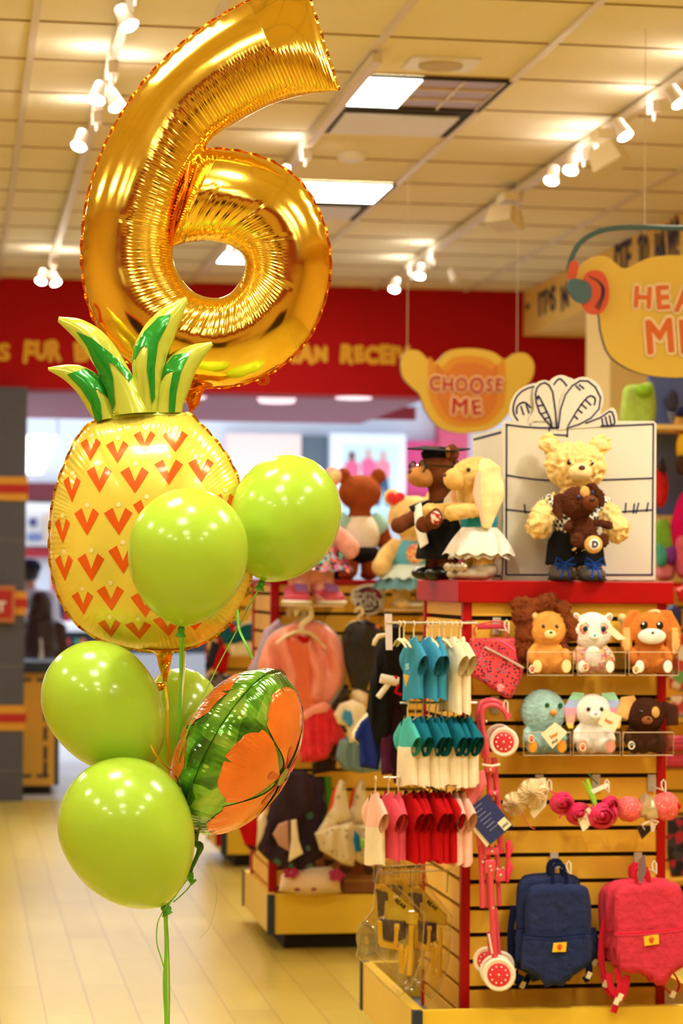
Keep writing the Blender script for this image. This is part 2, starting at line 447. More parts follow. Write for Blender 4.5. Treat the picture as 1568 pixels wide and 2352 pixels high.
s_ = text_mesh('T', .09, .001, .003); s_.xf(Matrix.Translation((p1.x - .085, Yp - .058, (p0.z + p1.z) / 2 - .02))); s_.build('lettering', m_white, t, False)

# ------------------------------------------------------------------ ceiling fixtures
m_panel = mat('lit_diffuser', (255, 250, 228), .5, emit=PANEL_W)
m_panel_low = mat('lit_diffuser_far', (255, 246, 226), .5, emit=PANEL_W)
m_louver = mat('parabolic_louver', (168, 138, 110), .4, metal=.3)
m_vent = mat('vent_white', (225, 222, 226), .5)
m_dark = mat('dark_gap', (40, 32, 26), .8)
def cell(px, py):
    p = ZP(px, py, CZ); i = math.floor((p.x - TX0) / TILE); jj = math.floor((p.y - ty0) / TILE)
    return TX0 + i * TILE + .016, ty0 + jj * TILE + .008
def panel(x, y, label, lit=1., group=None):
    t = thing('ceiling_light', label, 'ceiling light', (x + .3, y + .3, CZ - .014), 0, group)
    f = MB()
    for (a, b_, c, d) in ((0, .6, 0, .02), (0, .6, .585, .605), (0, .02, 0, .6), (.58, .6, 0, .6)):
        f.bx(x + a, x + b_, y + c, y + d, CZ - .014, CZ - .004)
    f.build('frame', m_dark, t, False)
    MB().bx(x + .02, x + .02 + .56 * lit, y + .02, y + .585, CZ - .01, CZ - .003).build('diffuser', m_panel, t, False)
    if lit < 1:
        l = MB(); x0 = x + .02 + .56 * lit; l.bx(x0, x + .58, y + .02, y + .585, CZ - .006, CZ - .003)
        for q in range(4): l.bx(x0, x + .58, y + .02 + q * .19 - .004, y + .02 + q * .19 + .004, CZ - .014, CZ - .003, 1)
        for q in range(3): xx = x0 + (x + .58 - x0) * q / 2; l.bx(xx - .004, xx + .004, y + .02, y + .585, CZ - .014, CZ - .003, 1)
        l.build('louver', [m_louver, m_tbar], t, False)
    return t
def vent(x, y, label):
    t = thing('air_vent', label, 'air vent', (x + .3, y + .3, CZ - .02))
    MB().bx(x, x + .6, y, y + .6, CZ - .006, CZ - .003).build('recess', m_dark, t, False)
    MB().bx(x + .06, x + .54, y + .1, y + .52, CZ - .022, CZ - .012).build('vent_plate', m_vent, t, False)
c1 = cell(950, 212); panel(*c1, 'square louvred ceiling light half lit, above the right edge of the number balloon', .42)
c2 = cell(900, 285); vent(*c2, 'square white air vent beside the half lit ceiling light')
c3 = cell(790, 450); panel(*c3, 'lit square ceiling light touching the right side of the number balloon')
c4 = cell(760, 492); vent(*c4, 'small far air vent seen just right of the number balloon')
c5 = cell(512, 598); panel(*c5, 'lit ceiling light seen through the hole of the number balloon')
# panels overhead and behind the viewer, on the same grid
for i in (-7, -3, 1, 5):
    for jj in (-14, -11, -8, -5):
        panel(TX0 + (i + 2) * TILE + .016, ty0 + jj * TILE + .008, 'square lit ceiling light overhead', 1., 'ceiling lights overhead')
for (i, jj) in ((-4, 1), (-4, 6), (6, 1), (6, 6)):
    panel(TX0 + i * TILE + .016, ty0 + jj * TILE + .008, 'square lit ceiling light beyond the sides of the view', 1., 'ceiling lights beyond the sides')
# speaker grille and smoke detector
p = ZP(1012, 143, CZ); t = thing('ceiling_speaker', 'small square white speaker grille in the ceiling', 'speaker', (p.x, p.y, CZ - .02))
MB().bx(p.x - .13, p.x + .13, p.y - .11, p.y + .11, CZ - .012, CZ - .001).build('plate', m_white, t, False)
MB().lathe([(.001, -.02), (.08, -.02), (.085, -.01)], (p.x, p.y, CZ), 24).build('grille', mat('grille_grey', (200, 186, 166), .7), t)
p = ZP(808, 352, CZ); t = MB().lathe([(.001, -.035), (.05, -.035), (.065, -.02), (.065, -.001)], (p.x, p.y, CZ), 24).build('smoke_detector', m_white)
tag(t, 'round white smoke detector on the ceiling', 'smoke detector')

# ------------------------------------------------------------------ track lights
m_track = mat('track_white', (226, 214, 200), .45)
m_bulb = mat('lit_bulb', (255, 244, 214), .4, emit=170)
m_flood = mat('cream_flood', (236, 222, 186), .5)
def track(X, y0, y1, label):
    t = MB(); t.bx(X - .018, X + .018, y0, y1, CZ - .055, CZ - .02)
    y = y0 + .5
    while y < y1: t.cyl((X, y, CZ), (X, y, CZ - .03), .006, 8); y += 1.3
    return tag(t.build('light_track', m_track, None, False), label, 'light track')
def xt(a, b_): return (ZP(*a, CZ - .04).x + ZP(*b_, CZ - .04).x) / 2
XR = xt((1568, 175), (930, 622)); XL = xt((292, 0), (120, 610)); XM = xt((650, 372), (540, 560))
yR = lambda px, py: ZP(px, py, CZ - .04).y
track(XR, 5.2, 14.2, 'long pale light track crossing the right side of the ceiling')
track(XL, 4.5, 14.6, 'long pale light track running down the left side of the ceiling')
track(XM, 8.5, 14.6, 'light track mostly hidden behind the number balloon')
def head(X, px, py, aim, label, lit=True, big=False, zoff=.13):
    """spot head hanging below its track; px,py = where its lens shows"""
    zc = CZ - .04 - zoff; d = ray(px, py); q = CP + d * ((zc - EYE) / d.z); y = q.y; dx = q.x - X
    t = thing('track_spotlight', label, 'spotlight', (X, y, CZ - .055))
    MB().cyl((X, y, CZ - .055), (X, y, zc + .04), .008, 8).bx(X - .02, X + .02, y - .035, y + .035, CZ - .1, CZ - .055).build('stem', m_track, t)
    a = Vector(aim).normalized(); c = Vector((q.x if abs(dx) < .3 else X, y, zc))
    rot = a.to_track_quat('Z', 'Y').to_matrix()
    if big:
        MB().box(c, (.12, .11, .09), rot, taper=1.25).build('flood_housing', m_flood, t, False)
        MB().box(c + rot @ Vector((0, 0, .046)), (.13, .12, .004), rot).build('lens', m_vent, t, False)
        MB().box(c - rot @ Vector((0, 0, .07)) + Vector((0, 0, .03)), (.07, .15, .04), None).build('ballast', m_flood, t, False)
    else:
        MB().lathe([(.009, -.05), (.022, -.042), (.027, 0), (.033, .032)], c, 20, rot).build('lamp_housing', m_track, t)
        MB().lathe([(.002, 0), (.018, .002), (.027, .024), (.028, .034), (.0, .042)], c, 20, rot).build('bulb', m_bulb if lit else m_white, t)
        if lit:
            L = bpy.data.lights.new('spot', 'SPOT'); L.energy = SPOT_W; L.spot_size = R(95); L.spot_blend = .8; L.color = (1, .95, .74); L.shadow_soft_size = .04
            o = bpy.data.objects.new('spot', L); C.objects.link(o); o.parent = t
            o.location = c + a * .07 - Vector(t.location); o.rotation_euler = (-a).to_track_quat('Z', 'Y').to_euler()
            L = bpy.data.lights.new('rear_vent_glow', 'POINT'); L.energy = 1.1; L.color = (1, .9, .76); L.shadow_soft_size = .03
            o = bpy.data.objects.new('rear_vent_glow', L); C.objects.link(o); o.parent = t; o.location = Vector((X + (.07 if dx >= 0 else -.07), y, CZ - .11)) - Vector(t.location)
    return t
dn = (-.3, -.5, -1); dr = (.4, -.5, -1); db = (.1, .5, -.6)
head(XR, 1552, 222, dr, 'lit spotlight at the top right corner of the ceiling')
head(XR, 1428, 298, dr, 'lit spotlight on the right track nearest the paired square floods')
head(XR, 1312, 378, dn, 'lit spotlight on the right track between two floods and a twin')
head(XR, 1268, 402, dn, 'lit spotlight on the right track, lower left of two neighbours')
head(XR, 1398, 362, (.4, -.3, -1), 'large square cream flood light, unlit, on the right track', False, True)
head(XR, 1160, 500, (-.2, -.2, -1), 'cream flood light halfway down the right track', False, True)
head(XR, 965, 624, dn, 'lit spotlight near the far end of the right track, upper of two')
head(XR, 907, 655, dn, 'lit spotlight at the far end of the right track, leftmost')
head(XR, 1042, 634, dr, 'unlit white spotlight near the far end of the right track', False)
head(XL, 288, 42, dr, 'lit spotlight at the top of the left track')
head(XL, 226, 214, dn, 'lit spotlight on the left track, left one of the close pair')
head(XL, 262, 230, dr, 'lit spotlight on the left track, right one of the close pair')
head(XL, 185, 322, dn, 'single lit spotlight halfway down the left track')
head(XL, 97, 636, dn, 'lit spotlight at the far end of the left track, left of two')
head(XL, 124, 640, dr, 'lit spotlight at the far end of the left track, right of two')
head(XM, 652, 402, dn, 'lit spotlight peeking out above the ring of the number balloon')
head(XM, 532, 577, dn, 'lit spotlight seen through the hole of the number balloon')
# unseen heads added on the same two tracks to light the merchandise
for (X, y, a) in ((XR, 5.4, (-.6, .5, -1)), (XL, 4.7, (.3, .2, -1)), (XR, 6.0, (.1, .3, -1))):
    c = Vector((X, y, CZ - .17)); q = thing('track_spotlight', 'added lit spotlight on the tracks, unseen just above the view', 'spotlight', (X, y, CZ - .055), 0, 'added spotlights above the view')
    av = Vector(a).normalized(); rot = av.to_track_quat('Z', 'Y').to_matrix()
    MB().cyl((X, y, CZ - .055), (X, y, CZ - .13), .008, 8).build('stem', m_track, q)
    MB().lathe([(.009, -.05), (.022, -.042), (.027, 0), (.033, .032)], c, 20, rot).build('lamp_housing', m_track, q)
    MB().lathe([(.002, 0), (.018, .002), (.027, .024), (.028, .034), (.0, .042)], c, 20, rot).build('bulb', m_bulb, q)
    L = bpy.data.lights.new('spot', 'SPOT'); L.energy = SPOT_W * 1.1; L.spot_size = R(95); L.spot_blend = .8; L.color = (1, .95, .76); L.shadow_soft_size = .05
    o = bpy.data.objects.new('spot', L); C.objects.link(o); o.parent = q; o.location = c + av * .07 - Vector(q.location); o.rotation_euler = (-av).to_track_quat('Z', 'Y').to_euler()
# ================================================================== mall beyond the opening
YM = 27.0
def rect(mb, x0, y0, x1, y1, Y, th, mi=0):
    a = Q(x0, y0, Y); b = Q(x1, y1, Y); return mb.bx(a.x, b.x, Y, Y + th, b.z, a.z, mi)
m_mw = mat('mall_white', (226, 230, 240), .6); m_mg = mat('mall_grey', (170, 172, 180), .6)
w = MB(); rect(w, -300, 700, 1700, 1745, YM + .2, .2); struct(w, 'wall_back', m_mw)
w = MB(); a = Q(-300, 905, YM).z; w.bx(-14, 14, YF + 3.2, YM + .2, a, a + .1); struct(w, 'ceiling', mat('mall_ceiling', (214, 224, 238), .7))
L = bpy.data.lights.new('mall_skylight', 'AREA'); L.shape = 'RECTANGLE'; L.size = 14; L.size_y = 5; L.energy = 430; L.color = (.86, .93, 1)
o = bpy.data.objects.new('mall_skylight', L); C.objects.link(o); o.location = (0, 21.5, a - .06)
L = bpy.data.lights.new('added_uplight', 'AREA'); L.shape = 'RECTANGLE'; L.size = 12; L.size_y = 1.5; L.energy = 60; L.color = (.86, .93, 1)  # unseen uplight added to brighten the mall ceiling
o = bpy.data.objects.new('added_uplight', L); C.objects.link(o); o.location = (1, 26.0, a - .9); o.rotation_euler = (R(150), 0, 0)
t = thing('skylight_panel', 'long bright light panel at the left of the mall ceiling', 'ceiling light')
m_sky = mat('skylight_glow', (246, 250, 255), .5, emit=3.0)
b_ = MB(); pz = a - .03; q = [ZP(60, 1012, pz * .0 + a - .03), ]
p1 = Q(58, 1088, 24.9); p2 = Q(95, 1088, 24.9); p3 = Q(132, 1014, 20.); p4 = Q(58, 1014, 20.)
b_.prism([p1, p2, p3, p4], (0, 0, .05)); t.location = p1
b_.build('diffuser', m_sky, t, False)
for q in (p1, p3): MB().cyl(q + Vector((0, 0, .04)), (q.x, q.y, a + .02), .008, 8).build('hanging_rod', m_mg, t)
# fascia bands and shop fronts opposite
def band(x0, y0, x1, y1, col, name, label, cat, Y=None, emit=0, th=.15):
    Y = Y or YM; mb = MB(); rect(mb, x0, y0, x1, y1, Y, YM + .2 - Y)
    return tag(mb.build(name, mat(name + str(col), col, .55, emit=emit), None, False), label, cat)
band(58, 1108, 330, 1152, (104, 20, 34), 'shop_fascia', 'dark red shop fascia across the mall on the left', 'fascia')
band(58, 1258, 330, 1282, (176, 34, 52), 'shop_counter_front', 'red band below the pictures of the far left shop', 'panel')
band(928, 1012, 1016, 1330, (222, 70, 128), 'pink_wall_panel', 'pink wall panel across the mall beside the fashion poster', 'wall panel')
band(928, 1140, 1075, 1330, (196, 38, 66), 'crimson_wall_panel', 'crimson wall panel across the mall behind the bears', 'wall panel', YM - .1)
band(1010, 900, 1075, 1140, (210, 84, 112), 'rose_wall_panel', 'rose coloured panel between the pink wall and the display box', 'wall panel', YM - .1)
band(690, 1000, 752, 1100, (92, 104, 116), 'shop_window', 'dark shop window between two posters across the mall', 'window')
band(520, 995, 690, 1200, (246, 216, 206), 'poster', 'pale peach poster across the mall left of the dark window', 'poster', YM - .05)
t = thing('picture_wall', 'white picture wall of the far left shop with small blue framed pictures', 'display wall'); 
mb = MB(); rect(mb, 58, 1155, 330, 1256, YM - .05, .05); t.location = Q(60, 1256, YM - .05); rect(mb, 58, 1155, 330, 1256, YM - .01, .21)
mb.build('wall_panel', mat('gallery_white', (240, 234, 230), .6), t, False)
for (x0, y0, x1, y1, c) in ((68, 1190, 84, 1208, (70, 70, 130)), (64, 1225, 94, 1242, (120, 130, 180)), (100, 1180, 116, 1240, (226, 200, 180))):
    mb = MB(); rect(mb, x0, y0, x1, y1, YM - .1, .04); mb.build('picture', mat('pic%d' % x0, c, .6), t, False)
# fashion poster with three figures
t = thing('fashion_poster', 'tall white poster of three figures in pink tops across the mall', 'poster'); t.location = Q(845, 1215, YM - .2)
mb = MB(); rect(mb, 760, 995, 930, 1250, YM - .2, .4); mb.build('poster_sheet', mat('poster_sheet', (232, 240, 246), .5), t, False)
mb = MB(); rect(mb, 788, 1025, 912, 1190, YM - .215, .01); mb.build('poster_background', mat('poster_aqua', (206, 236, 242), .5), t, False)
for i, (cx, top, ct, cb) in enumerate(((808, 1035, (226, 92, 132), (40, 90, 110)), (846, 1030, (226, 96, 140), (232, 100, 150)), (880, 1034, (232, 130, 150), (46, 74, 110)))):
    Y = YM - .23
    hd = [(cx + 8 * cos(a_), top + 12 + 11 * sin(a_)) for a_ in [2 * pi * q / 14 for q in range(14)]]
    MB().prism([Q(x, y, Y) for x, y in hd], (0, .008, 0)).build('printed_head', mat('print_skin%d' % i, (214, 170, 160) if i else (120, 70, 70), .6), t, False)
    bd = [(cx - 7, top + 22), (cx + 7, top + 22), (cx + 17, top + 34), (cx + 15, top + 62), (cx + 9, top + 64), (cx - 9, top + 64), (cx - 16, top + 60), (cx - 17, top + 32)]
    MB().prism([Q(x, y, Y) for x, y in bd], (0, .008, 0)).build('printed_top', mat('print_top%d' % i, ct, .6), t, False)
    lg = [(cx - 10, top + 62), (cx + 11, top + 62), (cx + 17, top + 128), (cx + 6, top + 128), (cx, top + 82), (cx - 8, top + 128), (cx - 19, top + 128)]
    MB().prism([Q(x, y, Y) for x, y in lg], (0, .008, 0)).build('printed_trousers', mat('print_bottom%d' % i, cb, .6), t, False)
# low display ledge beyond the two people
t = thing('display_case', 'white topped glass display case behind the two people', 'display case', Q(165, 1640, 22))
mb = MB(); rect(mb, 110, 1432, 520, 1452, 22, .6); mb.build('case_top', m_mw, t, False)
mb = MB(); rect(mb, 115, 1452, 515, 1500, 22.05, .5); mb.build('glass_front', mat('case_dark', (50, 62, 76), .2), t, False)
mb = MB(); rect(mb, 115, 1500, 515, 1680, 22.05, .5); mb.build('case_base', m_mg, t, False)
for (x, c, lab) in ((150, (210, 60, 60), 'red'), (172, (60, 150, 120), 'green'), (186, (220, 120, 60), 'orange')):
    mb = MB(); rect(mb, x, 1468, x + 10, 1480, 21.98, .05); tag(mb.build('gift_box', mat('gift' + lab, c, .5), None, False), 'tiny %s box on the front of the far display case' % lab, 'box')
t = thing('shop_shelving', 'red framed shelving behind the woman, full of dark goods', 'shelving', Q(165, 1440, 23.5))
mb = MB()
for x in (120, 150, 185): rect(mb, x, 1285, x + 6, 1440, 23.5, .3)
rect(mb, 118, 1285, 190, 1295, 23.5, .3)
for x in (120, 185): q = Q(x, 1440, 23.5); mb.bx(q.x, q.x + .03, 23.5, 23.8, 0, q.z)
mb.build('frame', m_redb, t, False)
mb = MB(); rect(mb, 126, 1330, 150, 1425, 23.55, .2); rect(mb, 156, 1360, 184, 1425, 23.55, .2); mb.build('dark_goods', mat('dark_goods', (50, 50, 70), .7), t, False)
# lights under the crimson soffit
for (x, y) in ((635, 915), (812, 906), (430, 905)):
    p = ZP(x, y, zs + .02); tag(MB().lathe([(.001, -.03), (.12, -.03), (.14, .01)], (p.x, p.y, zs + .02), 20).build('soffit_light', mat('soffit_glow', (240, 214, 224), .5, emit=1.2)),
        'round recessed light under the crimson soffit, ' + {635: 'middle of three', 812: 'rightmost', 430: 'beside the pineapple crown'}[x], 'ceiling light')
w = MB(); p = Q(500, 915, YF + 3.0); w.bx(-5, Q(955, 915, YF + 3).x, YF + 3.0, YF + 3.1, Q(500, 926, YF + 3).z, zs + .05); struct(w, 'trim_3', m_crim)
w = MB(); w.bx(-5, Q(955, 915, YF + 3).x, YF + 2.95, YF + 3.0, Q(500, 918, YF + 3).z, Q(500, 908, YF + 3).z); struct(w, 'trim_4', m_mw)

# yellow counter by the pillar
YK = 15.9
a = Q(50, 1545, YK); b = Q(124, 1826, YK)
t = thing('service_counter', 'yellow counter with navy top beside the grey pillar', 'counter', (b.x - .3, YK + .3, 0))
m_cty = mat('counter_yellow', (226, 168, 62), .5)
MB().bx(a.x, b.x, YK, YK + .7, .06, a.z).build('body', m_cty, t, False)
MB().bx(a.x - .02, b.x + .03, YK - .03, YK + .73, a.z, a.z + .07).build('worktop', m_navy, t, False)
MB().bx(a.x, b.x - .02, YK + .04, YK + .66, 0, .06).build('plinth', m_dark, t, False)
MB().bx(b.x, b.x + .03, YK, YK + .7, .06, a.z).build('side_trim', m_navy, t, False)
def stitch(*a): MB().bx(*a).build('stitch_mark', m_navy, t, False)
for yy in (1600, 1640, 1685, 1730, 1765):
    q = Q(104, yy, YK); stitch(q.x - .012, q.x + .012, YK - .004, YK, q.z - .045, q.z + .045)
for xx in (58, 98):
    for yy in (1562, 1782): q = Q(xx, yy, YK); stitch(q.x - .04, q.x + .04, YK - .004, YK, q.z - .01, q.z + .01)

# ------------------------------------------------------------------ two people beyond the counter
def person(px, top, D, hgt, label, hair_long, shirt, trousers, haircol, skin=(206, 150, 118), cap=False):
    """standing figure seen from behind; arms a little forward"""
    p = P(px, top, D); H = p.z; k = H / 1.7
    t = thing('person', label, 'person', (p.x, p.y, 0)); 
    def v(x, y, z): return Vector((x * k, y * k, z * k))
    pts = {'pel': (v(0, 0, .95), .13), 'chest': (v(0, 0, 1.25), .145), 'sh': (v(0, .0, 1.40), .09), 'nk': (v(0, 0, 1.49), .052)}
    mb = MB()
    mb.ell(v(0, 0, .97), (.165 * k, .11 * k, .14 * k)); mb.ell(v(0, 0, 1.24), (.185 * k, .11 * k, .24 * k)); mb.ell(v(0, 0, 1.12), (.155 * k, .1 * k, .2 * k))
    mb.tube([v(0, 0, 1.38), v(0, .01, 1.52)], [.06 * k, .05 * k], 12)
    for s in (-1, 1):
        mb.ell(v(s * .17, 0, 1.385), (.07 * k, .065 * k, .065 * k))
        mb.tube([v(s * .18, 0, 1.38), v(s * .22, .03, 1.1), v(s * .19, .2, .98)], [.052 * k, .042 * k, .028 * k], 12)
        mb.tube([v(s * .085, 0, .95), v(s * .1, .02, .5), v(s * .1, -.01, .08)], [.092 * k, .06 * k, .038 * k], 12)
        mb.ell(v(s * .1, .06, .035), (.045 * k, .12 * k, .035 * k))
        mb.ell(v(s * .18, .27, .98), (.03 * k, .06 * k, .02 * k))
        for q in range(4): mb.tube([v(s * (.165 + q * .013), .3, .98), v(s * (.16 + q * .013), .375 - abs(q - 1.5) * .01, .965)], [.008 * k, .006 * k], 6)
    mb.ell(v(0, .02, 1.6), (.077 * k, .095 * k, .11 * k)); mb.ell(v(0, .115, 1.585), (.012 * k, .016 * k, .02 * k))
    for s in (-1, 1): mb.ell(v(s * .078, .02, 1.59), (.01 * k, .02 * k, .03 * k))
    blob(mb, .014, 3).build('body', mat('skin%d' % px, skin, .6, sss=.1), t, True, True)
    sh = MB(); sh.ell(v(0, 0, 1.24), (.205 * k, .135 * k, .25 * k)); sh.ell(v(0, 0, 1.02), (.185 * k, .13 * k, .16 * k))
    for s in (-1, 1): sh.ell(v(s * .17, 0, 1.385), (.085 * k, .08 * k, .075 * k)); sh.tube([v(s * .18, 0, 1.38), v(s * .222, .03, 1.1), v(s * .2, .13, 1.03)], [.066 * k, .056 * k, .045 * k], 12)
    blob(sh, .016, 4, .008, 9).build('shirt', cloth('shirt%d' % px, shirt), t, True, True)
    tr = MB(); tr.ell(v(0, 0, .93), (.18 * k, .125 * k, .13 * k))
    for s in (-1, 1): tr.tube([v(s * .085, 0, .93), v(s * .1, .02, .5), v(s * .1, -.01, .09)], [.105 * k, .078 * k, .06 * k], 12)
    blob(tr, .016, 4).build('trousers', cloth('tr%d' % px, trousers), t, True, True)
    for s in (-1, 1): 
        for yy in (.105,): MB().ell(v(s * .03, yy, 1.61), .009 * k).build('eye', mat('eye_dark', (20, 16, 14), .2), t, True, True)
    hr = MB(); hw = 1.3 if hair_long else 1.; hr.ell(v(0, -.005, 1.615), (.088 * k * hw, .1 * k * hw, .1 * k * hw))
    if hair_long:
        hr.tube([v(0, -.04, 1.6), v(0, -.12, 1.42), v(0, -.14, 1.2), v(0, -.13, 1.0)], [.1 * k, .14 * k, .16 * k, .08 * k], 14, flat=.5)
    blob(hr, .012, 3, .01, 30).build('hair', mat('hair%d' % px, haircol, .5, bump=.5, bscale=80), t, True, True)
    if cap: MB().lathe([(.1 * k, 0), (.098 * k, .05 * k), (.06 * k, .09 * k), (.002, .1 * k)], v(0, 0, 1.62), 20).build('cap', cloth('capnavy', (34, 38, 60)), t, True, True)
    if hair_long:
        MB().tube([v(.0, -.17, 1.36), v(.01, -.24, 1.2), v(.01, -.23, 1.02)], [.012 * k, .014 * k, .035 * k], 8).build('pale_tie', cloth('pale_tie', (216, 206, 200)), t, True, True)
    return t
person(68, 1288, 18.5, 1.6, 'person in a pale lavender shirt and dark cap, seen from behind', False, (214, 214, 238), (50, 54, 70), (36, 30, 34), cap=True)
person(92, 1366, 17.2, 1.3, 'person with long dark brown hair and a brown top, seen from behind at the counter', True, (74, 52, 44), (50, 50, 60), (58, 34, 28))
# ================================================================== the balloon bunch
DB = 5.38                      # distance of the bunch from the viewer
RX, UP_, FW = CR @ Vector((1, 0, 0)), CR @ Vector((0, 1, 0)), CR @ Vector((0, 0, -1))
MPP = DB / FPX
def foil(name, rgb, rough=.13, ridged=True, metal=1.0, ridge=.35, coat=0.):
    m = bpy.data.materials.new(name); m.use_nodes = True; nt = m.node_tree; b = nt.nodes['Principled BSDF']
    b.inputs['Base Color'].default_value = lin(rgb) + (1,); b.inputs['Metallic'].default_value = metal; b.inputs['Roughness'].default_value = rough
    b.inputs['Coat Weight'].default_value = coat; b.inputs['Coat Roughness'].default_value = .05
    tc = nt.nodes.new('ShaderNodeTexCoord')
    n = nt.nodes.new('ShaderNodeTexNoise'); n.inputs['Scale'].default_value = 9; n.inputs['Detail'].default_value = 2
    nt.links.new(tc.outputs['Object'], n.inputs['Vector'])
    bp = nt.nodes.new('ShaderNodeBump'); bp.inputs['Strength'].default_value = .25; bp.inputs['Distance'].default_value = .006
    nt.links.new(n.outputs['Fac'], bp.inputs['Height']); nt.links.new(bp.outputs[0], b.inputs['Normal'])
    return m

def ribbon_surf(pairs, n, nt_, height, ridges, side_h=None, endsoft=.12, ex=.55, end0=True, end1=True, long_end=False):
    """inflated foil tube between two seams. pairs: (x0,y0,x1,y1) photo pixels of outer and inner seam.
       returns MB (both faces) in camera-aligned metres about photo point (0,0)"""
    pts = catmull(pairs, n); out = MB()
    L = [0]
    for a, b in zip(pts, pts[1:]):
        L.append(L[-1] + math.hypot((a[0] + a[2] - b[0] - b[2]) / 2, (a[1] + a[3] - b[1] - b[3]) / 2))
    tot = L[-1]
    for side in (1, -1):
        vs = []; fs = []
        for i, p in enumerate(pts):
            s = L[i] / tot; wd = math.hypot(p[0] - p[2], p[1] - p[3])
            e = 1.
            if end0: e *= min(1, (L[i] / (wd * endsoft * 4 + 1e-6))) ** .5 if L[i] < wd * endsoft * 4 else 1
            r = tot - L[i]
            q1 = endsoft * (1.5 if long_end else 4)
            if end1: e *= (r / (wd * q1)) ** .5 if r < wd * q1 else 1
            for k in range(nt_ + 1):
                # denser near seams
                t = .5 - .5 * cos(pi * k / nt_)
                x = p[0] + (p[2] - p[0]) * t; y = p[1] + (p[3] - p[1]) * t
                u = 2 * t - 1
                h = max(0, 1 - u * u) ** ex * wd * MPP * height * e
                h += ridges(L[i], t, wd, side) * min(1, h / .01)
                vs.append((x * MPP, -y * MPP, h * side))
        w = nt_ + 1
        for i in range(n - 1):
            for k in range(nt_):
                fs.append((i * w + k, i * w + k + 1, (i + 1) * w + k + 1, (i + 1) * w + k))
        out.add(vs, fs)
    return out
def cam_obj(mb, name, mats, parent, D, dz=0., fix=True):
    """turn camera-aligned metres (x right, y up, z towards viewer) into world positions at distance D"""
    k = D / DB; org = P(0, 0, D)
    mb.v = [org + RX * (v.x * k) + UP_ * (v.y * k) - FW * (v.z * k + dz) for v in mb.v]
    return mb.build(name, mats, parent, True, fix=fix)
def seam_fin(loop, w, seed=1, close=True):
    """flat scalloped foil fin outside a seam; loop of photo pixels"""
    mb = MB(); n = len(loop); rnd = random.Random(seed); vs = []; fs = []
    ph = 0; acc = 0
    cx = sum(p[0] for p in loop) / n; cy = sum(p[1] for p in loop) / n
    for i in range(n):
        a = loop[(i - 1) % n] if close else loop[max(i - 1, 0)]; b = loop[(i + 1) % n] if close else loop[min(i + 1, n - 1)]
        tx, ty = b[0] - a[0], b[1] - a[1]; l = math.hypot(tx, ty) or 1; nx, ny = ty / l, -tx / l
        acc += l / 2
        ww = w * (.55 + .45 * abs(sin(acc / 13.))) 
        x, y = loop[i]
        vs.append((x * MPP, -y * MPP, .001)); vs.append(((x + nx * ww) * MPP, -(y + ny * ww) * MPP, .002 * sin(acc / 7.)))
        vs.append((x * MPP, -y * MPP, -.001)); vs.append(((x + nx * ww) * MPP, -(y + ny * ww) * MPP, .002 * sin(acc / 7.) - .0008))
    m = n if close else n - 1
    for i in range(m):
        j = (i + 1) % n
        fs += [(4 * i, 4 * i + 1, 4 * j + 1, 4 * j), (4 * i + 2, 4 * j + 2, 4 * j + 3, 4 * i + 3), (4 * i + 1, 4 * i + 3, 4 * j + 3, 4 * j + 1)]
    return mb.add(vs, fs)

# ---- gold number six -------------------------------------------------------
m_six = foil('gold_foil', (250, 212, 88), .12)
SIX = [(706, -14, 777, 208), (640, -26, 735, 212), (578, 0, 680, 222), (520, 30, 622, 240), (455, 72, 566, 268), (395, 122, 512, 300), (340, 178, 480, 328),
       (294, 240, 456, 372), (254, 308, 442, 418), (222, 385, 426, 466), (200, 462, 410, 518), (190, 540, 398, 560), (190, 620, 400, 606), (204, 700, 418, 642),
       (240, 775, 442, 668), (300, 835, 466, 680), (375, 870, 490, 684), (450, 886, 510, 682), (525, 887, 530, 672), (600, 866, 545, 655), (660, 828, 556, 636),
       (708, 775, 561, 618), (740, 705, 562, 600), (757, 628, 556, 585), (753, 555, 545, 574), (732, 488, 528, 564), (700, 432, 505, 557), (658, 392, 480, 553), (605, 364, 452, 554),
       (545, 348, 425, 558), (490, 343, 400, 565), (446, 348, 382, 571)]
rnd = random.Random(4)
fold = [(rnd.uniform(0, 3100), rnd.uniform(.6, 1.2)) for _ in range(46)]
def six_ridge(l, t, wd, side):
    inner = t
    z = 0
    # fine crimp towards the inner seam, broad smooth outer half
    wi = max(0, (inner - .5) / .5); wi = min(1, wi * 2.2)
    z += .0007 * wi * sin(l / 1.35 + 2.2 * sin(l / 37.)) * (.6 + .4 * sin(l / 90.)) + .0006 * wi * sin(l / 4.3 + 1.7 * sin(l / 60.))
    wo = max(0, 1 - t / .09)
    z += .0016 * wo * sin(l / 5.)
    for (c, a) in fold:
        if l > 1350 or a > 1.1:
            d = abs(l - c)
            if d < 9: z -= .0042 * a * (1 - d / 9) * max(0, (t - .35) / .65)
    return z
m_neck = foil('amber_foil', (235, 120, 20), .2)
six = thing('number_six_balloon', 'large shiny gold foil balloon shaped like the number 6', 'balloon', P(480, 880, DB + .10))
DS = DB + .12
sx = ribbon_surf(SIX, 3000, 36, .33, six_ridge, ex=.6, endsoft=.13, long_end=True)
cam_obj(sx, 'foil_skin', m_six, six, DS)
pts = catmull(SIX, 700)
cam_obj(seam_fin([(p[0], p[1]) for p in pts][::-1], 5.5, 2, False), 'outer_seam', m_neck, six, DS)
endl = [(706 + (777 - 706) * i / 40, -14 + 222 * i / 40) for i in range(41)]
cam_obj(seam_fin(endl, 6, 3, False), 'end_seam', m_six, six, DS)
def neck(prs, name, parent, D, m, hh=.45):
    return cam_obj(ribbon_surf(prs, 60, 10, hh, lambda l, t, w, s: .003 * sin(l / 5. + 6 * t) , ex=.5, endsoft=.02), name, m, parent, D)
